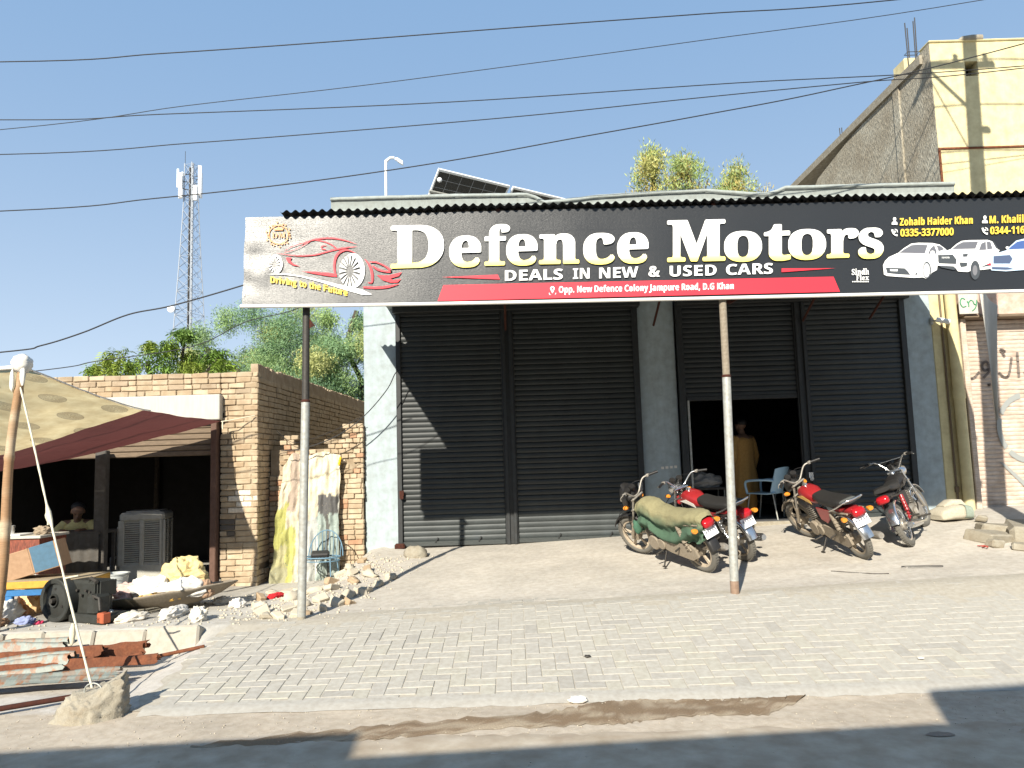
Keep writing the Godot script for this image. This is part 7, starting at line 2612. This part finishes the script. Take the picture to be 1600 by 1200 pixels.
func wire(pts: Array, z: float, r: float, label: String, z2 := 0.0, pre := true) -> void:
	var p := []
	for q in pts: p.append(Vector3(q[0], q[1], z))
	if pre:
		# the spans go on to poles well outside the view
		var d0: Vector3 = (p[0] - p[1]).normalized()
		var d1: Vector3 = (p[p.size() - 1] - p[p.size() - 2]).normalized()
		p.push_front(p[0] + d0 * 8.0 + Vector3(0, 0.4, 0))
		p.append(p[p.size() - 1] + d1 * 8.0 + Vector3(0, 0.3, 0))
	var b := B.new()
	b.tube(smooth_path(p, 8), r, 6)
	solo("overhead_wire", b, M.cable, label, "wire", "overhead wires")

func build_wires() -> void:
	wire([[-6.88, 7.5], [-4.69, 7.55], [-2.49, 7.64], [0.15, 7.77], [2.79, 7.89], [5.44, 8.01]], -10.0, 0.0075, "uppermost overhead wire, leaving the top edge toward the right")
	wire([[-6.84, 6.53], [-4.33, 6.79], [-2.06, 6.99], [0.13, 7.22], [2.77, 7.51], [6.63, 7.97]], -10.0, 0.005, "steepest thin overhead wire, rising from low left and crossing the level one")
	wire([[-6.85, 6.67], [-4.67, 6.68], [-0.75, 6.73], [3.17, 6.88], [7.11, 7.0]], -10.0, 0.0065, "nearly level overhead wire running to the vent of the yellow wall")
	wire([[-6.83, 6.18], [-4.23, 6.26], [-1.63, 6.39], [0.54, 6.52], [2.73, 6.69], [4.91, 6.84], [7.11, 6.97]], -10.0, 0.0065, "overhead wire just below the nearly level one")
	wire([[-6.8, 5.39], [-4.74, 5.5], [-2.67, 5.67], [-0.77, 5.9], [0.96, 6.17], [2.71, 6.44], [4.47, 6.74], [7.14, 7.32]], -10.0, 0.0075, "lowest long overhead wire, passing over the solar panels")
	wire([[-9.5, 3.2], [-6.38, 3.39], [-5.87, 3.46], [-5.35, 3.61], [-4.79, 3.82], [-4.23, 3.92], [-3.32, 4.16], [-2.62, 4.38]], -9.5, 0.009, "black cable running behind the sign's left end, upper of two", 0.0, false)
	wire([[-9.0, 2.9], [-5.82, 3.15], [-5.18, 3.24], [-3.98, 3.39], [-3.32, 3.68], [-2.62, 3.85], [-1.9, 4.3]], -9.5, 0.006, "thin black cable running in front of the green tree, lower of two", 0.0, false)
	wire([[-1.74, 3.32], [-1.82, 3.28], [-1.96, 3.02], [-2.31, 2.63], [-2.72, 2.34], [-3.22, 2.16], [-3.61, 2.12]], -11.95, 0.008, "black cable sagging from the left shutter frame to the brick corner", 0.0, false)
	wire([[-2.42, 2.62], [-2.8, 2.44], [-3.2, 2.30], [-3.5, 2.26], [-3.75, 2.45]], -12.17, 0.004, "thin twine sagging along the top of the brick infill wall", 0.0, false)
	# concrete utility pole just outside the view; its shade falls on the yellow wall
	var p := thing("utility_pole", "concrete utility pole with a crossarm standing past the pink shop", "pole", Vector3(6.22, 0.3, -8.5))
	var b := B.new()
	b.tube([Vector3(0, -0.3, 0), Vector3(0.42, 12.6, 0)], [0.17, 0.105], 14)
	part("shaft", b, M.concrete, p)
	b = B.new(); b.box(Vector3(0.10, 10.45, 0.0), Vector3(1.3, 0.09, 0.09), 0.01)
	b.tube([Vector3(0.33, 9.6, 0), Vector3(-0.40, 10.42, 0)], 0.035, 6); b.tube([Vector3(0.30, 8.7, 0), Vector3(-0.45, 10.42, 0)], 0.014, 6); b.box(Vector3(0.50, 9.3, 0), Vector3(0.14, 0.10, 0.10), 0.02)
	part("crossarm", b, M.dark_metal, p)
	b = B.new()
	for x in [-0.4, 0.1, 0.6]: b.lathe([Vector2(0.001, 0), Vector2(0.03, 0), Vector2(0.05, 0.05), Vector2(0.03, 0.08), Vector2(0.045, 0.12), Vector2(0.001, 0.16)], 12, Transform3D(Basis.IDENTITY, Vector3(x, 10.5, 0)))
	part("insulator", b, M.white_metal, p)
	for q in [[10.55, "highest"], [9.75, "middle"], [8.95, "lowest"]]:
		b = B.new()
		b.tube(smooth_path([p.position + Vector3(-1.4, q[0] - 0.12, 0.05), p.position + Vector3(0.3, q[0], 0), p.position + Vector3(4.0, q[0] - 0.10, 0.0), p.position + Vector3(12.0, q[0] + 0.1, 0)], 8), 0.012, 6)
		solo("overhead_wire", b, M.cable, q[1] + " of three wires tied to the utility pole past the pink shop", "wire", "wires on the utility pole")

func rebar(at: Vector3, hs: Array, label: String, tie := false) -> void:
	var b := B.new()
	var k := 0
	for h in hs:
		var o := Vector3(0.09 * (k % 2) + 0.13 * (k / 2), 0, -0.12 * (k % 2))
		b.tube([o, o + Vector3(0.012 * (k - 1), h, 0.01)], 0.010, 5)
		k += 1
	if tie:
		for y in [0.35, 0.60]: b.tube([Vector3(0, y, 0), Vector3(0.22, y, 0), Vector3(0.22, y, -0.12), Vector3(0.0, y, -0.12), Vector3(0, y, 0)], 0.007, 4, false)
	solo("starter_bars", b, M.dark_metal, label, "steel bars", "bare reinforcing bars on roofs").position = at

func build_small() -> void:
	# camera on its bent white pipe
	var s := thing("camera_mast", "white bent pipe on the roof carrying a small white camera", "camera", Vector3(-2.08, 5.7, -12.9))
	var b := B.new()
	b.tube(smooth_path([Vector3(0, 0, 0), Vector3(0, 1.30, 0), Vector3(0.02, 1.42, 0), Vector3(0.08, 1.475, 0), Vector3(0.15, 1.475, 0)], 6), 0.024, 10)
	part("pipe", b, M.white_metal, s)
	b = B.new(); b.box(Vector3(0.19, 1.45, 0), Vector3(0.06, 0.05, 0.05), 0.012); b.loft([[Vector3(0.19, 1.45, 0), 0.03, 0.03, 2.4], [Vector3(0.22, 1.425, 0), 0.042, 0.042, 2.4], [Vector3(0.30, 1.37, 0), 0.042, 0.042, 2.4]], 14)
	part("camera_body", b, M.white_metal, s)
	# camera on the yellow pillar
	s = thing("wall_camera", "small grey security camera on the yellow pillar beside the drain pipe", "camera", Vector3(6.86, 3.92, -12.40))
	b = B.new(); b.box(Vector3(0.0, 0.0, 0.03), Vector3(0.05, 0.12, 0.05), 0.012); b.tube([Vector3(0.0, 0, 0.04), Vector3(0.06, 0.0, 0.12)], 0.014, 8)
	part("bracket", b, M.galvanised, s)
	b = B.new(); b.tube([Vector3(0.04, 0.015, 0.10), Vector3(0.20, -0.045, 0.20)], 0.040, 14); b.tube([Vector3(0.20, -0.045, 0.20), Vector3(0.205, -0.047, 0.203)], 0.030, 14)
	part("camera_body", b, M.white_metal, s)
	# solar panels, their backs to the street
	for q in [[Vector3(-1.20, 7.12, -13.3), Vector3(0.07, 7.05, -14.08), "larger solar panel on the roof, its grey underside and white frame showing"], [Vector3(0.13, 7.05, -14.12), Vector3(1.25, 7.00, -14.82), "second solar panel behind the larger one, mostly hidden by the parapet"]]:
		var top_l: Vector3 = q[0]
		var dx: Vector3 = (q[1] - q[0]).normalized()
		var dn := Vector3(0.30, -0.62, -0.95).normalized()
		dn = (dn - dx * dn.dot(dx)).normalized()
		var w: float = q[0].distance_to(q[1])
		s = thing("solar_panel", q[2], "solar panel", top_l, "solar panels on the shop roof")
		s.basis = Basis(dx, -dn, dx.cross(-dn))
		b = B.new(); b.box(Vector3(w / 2, -0.85, 0), Vector3(w - 0.05, 1.62, 0.008))
		part("cell_sheet", b, M.panel_back, s)
		b = B.new()
		b.box(Vector3(w / 2, -0.02, 0), Vector3(w, 0.045, 0.045), 0.003); b.box(Vector3(w / 2, -1.68, 0), Vector3(w, 0.04, 0.04), 0.003); b.box(Vector3(0.015, -0.85, 0), Vector3(0.03, 1.62, 0.042), 0.003); b.box(Vector3(w - 0.015, -0.85, 0), Vector3(0.03, 1.62, 0.042), 0.003)
		part("panel_frame", b, M.white_metal, s)
		b = B.new()
		for i in 5: b.box(Vector3(w * (i + 1) / 6.0, -0.85, 0.006), Vector3(0.008, 1.6, 0.004))
		for i in 9: b.box(Vector3(w / 2, -0.2 - i * 0.16, 0.0062), Vector3(w - 0.07, 0.008, 0.004))
		part("cell_lines", b, M.cell_line, s)
		b = B.new(); b.box(Vector3(w / 2, -0.45, 0.035), Vector3(w + 0.06, 0.045, 0.05), 0.004)
		part("mounting_rail", b, M.galvanised, s)
		b = B.new(); b.tube([Vector3(0.35, -0.45, 0.05), Vector3(0.35, -0.45, 0.05) + s.basis.inverse() * Vector3(0.0, -1.1, 0.0)], 0.025, 8)
		part("leg", b, M.white_metal, s)
	b = B.new(); b.blob(Vector3(-1.19, 6.93, -13.36), Vector3(0.045, 0.045, 0.045), 0.0, 1.0, nz, 0.0, 14, 9)
	solo("float_ball", b, M.white_metal, "small white ball at the larger solar panel's left edge", "ball")
	# bars sticking up from roofs
	rebar(Vector3(-2.42, 5.6, -12.9), [0.78, 0.70], "two dark bars on the roof left of the camera pipe")
	rebar(Vector3(-2.24, 5.6, -12.95), [0.80, 0.82], "two dark bars on the roof right beside the camera pipe")
	rebar(Vector3(7.37, 8.45, -13.3), [1.15, 1.12, 1.18, 1.32], "four tied bars standing on the stepped corner of the cement wall", true)
	rebar(Vector3(7.35, 8.30, -16.2), [0.62, 0.68, 0.60], "three bars halfway back along the cement wall's roof")
	rebar(Vector3(7.1, 7.9, -18.3), [0.35, 0.32, 0.42], "short bars at the far end of the cement wall")
	# blue plastic chair in the doorway
	s = thing("plastic_armchair", "light blue plastic armchair with metal legs just inside the open shutter door", "chair", Vector3(4.13, 0.80, -12.76))
	s.rotation.y = 2.35
	mat("blue_plastic", 0.36, 0.54, 0.68, 0.4)
	b = B.new()
	b.loft([[Vector3(-0.22, 0.425, 0), 0.20, 0.012, 4.0], [Vector3(-0.1, 0.41, 0), 0.235, 0.014, 4.0], [Vector3(0.2, 0.42, 0), 0.24, 0.014, 4.0], [Vector3(0.25, 0.41, 0), 0.21, 0.012, 4.0]], 24)
	part("seat", b, M.blue_plastic, s)
	b = B.new()
	var rows := []
	for i in 9:
		var t := i / 8.0
		var r := []
		for j in 13:
			var u := j / 12.0 * 2.0 - 1.0
			r.append(Vector3(-0.22 - 0.13 * t + 0.07 * u * u, 0.42 + 0.42 * t - 0.03 * u * u * t, u * lerpf(0.20, 0.235, t)))
		for j in 13:
			var u := 1.0 - j / 12.0 * 2.0
			r.append(Vector3(-0.236 - 0.13 * t + 0.07 * u * u, 0.42 + 0.42 * t - 0.03 * u * u * t, u * lerpf(0.20, 0.235, t)))
		rows.append(r)
	b.grid(rows, true)
	part("backrest", b, M.blue_plastic, s)
	for sd in [-1, 1]:
		b = B.new()
		var path := smooth_path([Vector3(-0.25, 0.62, 0.225 * sd), Vector3(-0.10, 0.635, 0.262 * sd), Vector3(0.16, 0.625, 0.268 * sd), Vector3(0.235, 0.58, 0.262 * sd), Vector3(0.22, 0.42, 0.24 * sd)], 5)
		b.tube(path, 0.020, 8)
		part("armrest", b, M.blue_plastic, s)
	for q in [[-0.2, -0.19], [0.2, -0.2], [-0.2, 0.19], [0.2, 0.2]]:
		b = B.new(); b.tube([Vector3(q[0], 0.41, q[1]), Vector3(q[0] * 1.35, 0.0, q[1] * 1.1)], 0.011, 8)
		part("leg", b, M.galvanised, s)
	# low tables with white heaps inside
	for q in [[3.20, -13.35, "low dark table heaped with white cloth left of the standing person"], [4.85, -13.3, "thin legged table with pale cloth right of the blue armchair"]]:
		s = thing("inside_table", q[2], "table", Vector3(q[0], 0.80, q[1]))
		b = B.new(); b.box(Vector3(0, 0.50, 0), Vector3(0.75, 0.04, 0.5), 0.006)
		part("top", b, M.shop_grey, s)
		for e in [[-0.34, -0.2], [0.34, -0.2], [-0.34, 0.2], [0.34, 0.2]]:
			b = B.new(); b.tube([Vector3(e[0], 0.48, e[1]), Vector3(e[0], 0.0, e[1])], 0.014, 7)
			part("leg", b, M.galvanised, s)
		bag("white_cloth_heap", "heap of white cloth on the " + ("low dark table left of the standing person" if q[0] < 4 else "thin legged table right of the blue armchair"), "cloth", Vector3(q[0], 1.32, q[1]), Vector3(0.34, 0.16, 0.22), Color(0.42, 0.41, 0.39), q[0] * 3.0)
	# boulder at the left shutter foot
	b = B.new(); b.blob(Vector3.ZERO, Vector3(0.17, 0.13, 0.15), 0.35, 1.2, nz, 7.0, 20, 14)
	solo("boulder", b, M.concrete, "pale rounded stone set at the foot of the left shutter", "stone").position = on(-1.50, -11.55, 0.03)
	# cement sack by the yellow pillar
	s = thing("cement_sack", "creased old paper cement sack slumped at the foot of the yellow pillar", "sack", on(6.46, -11.55, 0.0))
	s.rotation.y = 0.12
	b = B.new()
	b.loft([[Vector3(-0.27, 0.045, 0), 0.15, 0.03, 4.0], [Vector3(-0.25, 0.075, 0), 0.19, 0.07, 4.0], [Vector3(-0.10, 0.11, 0.01), 0.20, 0.10, 3.6], [Vector3(0.10, 0.12, 0), 0.20, 0.11, 3.6], [Vector3(0.23, 0.10, -0.01), 0.18, 0.085, 4.0], [Vector3(0.27, 0.06, 0), 0.13, 0.03, 4.0]], 30)
	b.loft([[Vector3(-0.14, 0.19, -0.06), 0.10, 0.02, 3.0], [Vector3(-0.02, 0.25, -0.05), 0.11, 0.05, 3.0], [Vector3(0.12, 0.24, -0.04), 0.12, 0.06, 3.0], [Vector3(0.21, 0.15, 0.0), 0.10, 0.05, 3.0]], 24)
	for e in b.v.size():
		var q := b.v[e]
		b.v[e] = q + Vector3(0.014 * nz.get_noise_3d(q.x * 12, q.y * 12, q.z * 12), 0.02 * nz.get_noise_3d(q.x * 9 + 7, q.y * 9, q.z * 9), 0.016 * nz.get_noise_3d(q.x * 12, q.y * 12 + 5, q.z * 12))
		b.c[e] = Color(0.50, 0.465, 0.37) * (1.0 + 0.15 * nz.get_noise_3d(q.x * 14, q.y * 14, q.z * 14))
	part("paper_bag", b, M.cotton, s)
	b = B.new(); b.col = Color(0.30, 0.36, 0.30)
	b.loft([[Vector3(0.06, 0.13, 0.02), 0.205, 0.106, 3.6], [Vector3(0.19, 0.115, 0.02), 0.190, 0.100, 3.8]], 24, false)
	part("green_print", b, M.cotton, s)
	# broken concrete slabs in front of the pink shop
	var rg := RandomNumberGenerator.new()
	rg.seed = 17
	for q in [[6.30, -10.35, 0.55, 0.16, 0.42, 0.3, "broken concrete slab tipped before the pink shop, largest piece"], [6.62, -10.75, 0.50, 0.12, 0.30, -0.2, "flat broken slab behind the largest piece at the pink shop"], [6.10, -10.0, 0.18, 0.10, 0.14, 0.1, "square broken lump in front of the largest slab"], [6.36, -9.78, 0.30, 0.09, 0.16, -0.6, "long broken lump at the right edge by the pink shop"], [6.75, -11.3, 0.22, 0.08, 0.14, 0.9, "reddish broken lump against the pink shutter's foot"]]:
		b = B.new(); b.box(Vector3.ZERO, Vector3(q[2], q[3], q[4]), 0.02, Basis.IDENTITY, 0.02, rg)
		var o := solo("broken_slab", b, M.concrete, q[6], "concrete slab", "broken slabs before the pink shop")
		o.position = on(q[0], q[1], 0.04)
		o.rotation = Vector3(0.10, q[5], -0.08)
	b = B.new()
	b.box(Vector3(7.9, 0.52, -10.2), Vector3(2.6, 0.5, 1.5), 0.06, Basis.from_euler(Vector3(0, -0.5, -0.03)))
	solo("raised_concrete_apron", b, M.concrete, "raised worn concrete apron at the right edge before the pink shop", "concrete apron")
	# twigs and scraps on the bare ground
	b = B.new(); b.col = Color(0.45, 0.07, 0.05)
	for k in 9: b.box(Vector3(0.06 * cos(k * 2.1) * (1 + k % 3), 0.006, 0.04 * sin(k * 1.7) * (1 + k % 2)), Vector3(0.10, 0.008, 0.010), 0.0, Basis(Vector3.UP, k * 0.9))
	solo("red_peelings", b, M.cotton, "red peelings scattered by the broken slabs", "litter").position = on(6.02, -10.0, 0.012)
	b = B.new(); b.tube(smooth_path([Vector3(-0.2, 0.006, 0), Vector3(-0.19, 0.006, -0.09), Vector3(0.2, 0.008, -0.06), Vector3(0.19, 0.006, 0.02), Vector3(-0.18, 0.006, 0.0)], 6), 0.0035, 5)
	solo("wire_hoop", b, M.cable, "bent wire hoop on the dust before the right motorcycle", "wire").position = on(4.75, -9.2, 0.010)
	b = B.new(); b.tube(smooth_path([on(3.72, -9.33) - on(3.98, -9.15), on(3.9, -9.22) - on(3.98, -9.15), on(4.1, -9.05) - on(3.98, -9.15), on(4.24, -8.98) - on(3.98, -9.15)], 4), 0.005, 5)
	solo("dry_stick", b, M.dark_metal, "thin dark stick on the dust before the red motorcycles", "stick").position = on(3.98, -9.15, 0.004)
	for q in [[0.42, -6.02, 0.07, "white scrap of paper at the pavement's edge above the damp stain"], [0.58, -6.85, 0.03, "dark pebble on the pavers in the middle"], [3.30, -6.55, 0.025, "tiny pale chip on the pavers to the right"]]:
		b = B.new(); b.blob(Vector3.ZERO, Vector3(q[2], q[2] * 0.35, q[2] * 0.7), 0.6, 2.0, nz, q[0], 12, 8)
		solo("scrap", b, M.white_cloth if q[0] != 0.58 else M.dark_metal, q[3], "scrap").position = on(q[0], q[1], 0.022)
	# small hanging board of the pink shop and its torn sheet
	s = thing("hanging_board", "small white board with green script letters hanging over the pink shutter", "sign", Vector3(7.35, 4.15, -12.16))
	b = B.new(); b.box(Vector3(0, 0, 0), Vector3(0.30, 0.33, 0.02), 0.004)
	part("board", b, M.board_white, s)
	b = B.new()
	for q in [[[-0.05, 0.07], [-0.10, 0.09], [-0.13, 0.02], [-0.10, -0.05], [-0.04, -0.04]], [[-0.02, 0.04], [0.0, 0.0], [0.0, -0.05]], [[0.0, 0.01], [0.03, 0.05], [0.06, 0.05]], [[0.07, 0.05], [0.09, -0.01], [0.12, -0.02]], [[0.14, 0.06], [0.11, -0.06], [0.05, -0.12]]]:
		var pth := []
		for e in q: pth.append(Vector3(e[0], e[1], 0.013))
		b.tube(smooth_path(pth, 5), 0.009, 5)
	var gm := mat("green_paint", 0.03, 0.24, 0.10, 0.6)
	part("script_lettering", b, gm, s)
	b = B.new()
	rows = []
	for i in 20:
		var t := i / 19.0
		var r := []
		for j in 8:
			var u := j / 7.0
			r.append(Vector3(7.46 + 0.06 * t + u * lerpf(0.26, 0.035, pow(t, 0.8)), lerpf(4.38 - 0.30 * u, 2.28, t), -12.02 + 0.03 * sin(u * 7.0 + t * 3.0) + 0.02 * t))
		rows.append(r)
	rows.reverse()
	b.grid(rows)
	var back := []
	for r in rows:
		var q := []
		for pnt in r: q.append(pnt + Vector3(0, 0, -0.004))
		q.reverse()
		back.append(q)
	b.grid(back)
	solo("torn_sheet", b, M.board_white, "long torn pointed sheet hanging in front of the pink shutter", "banner")
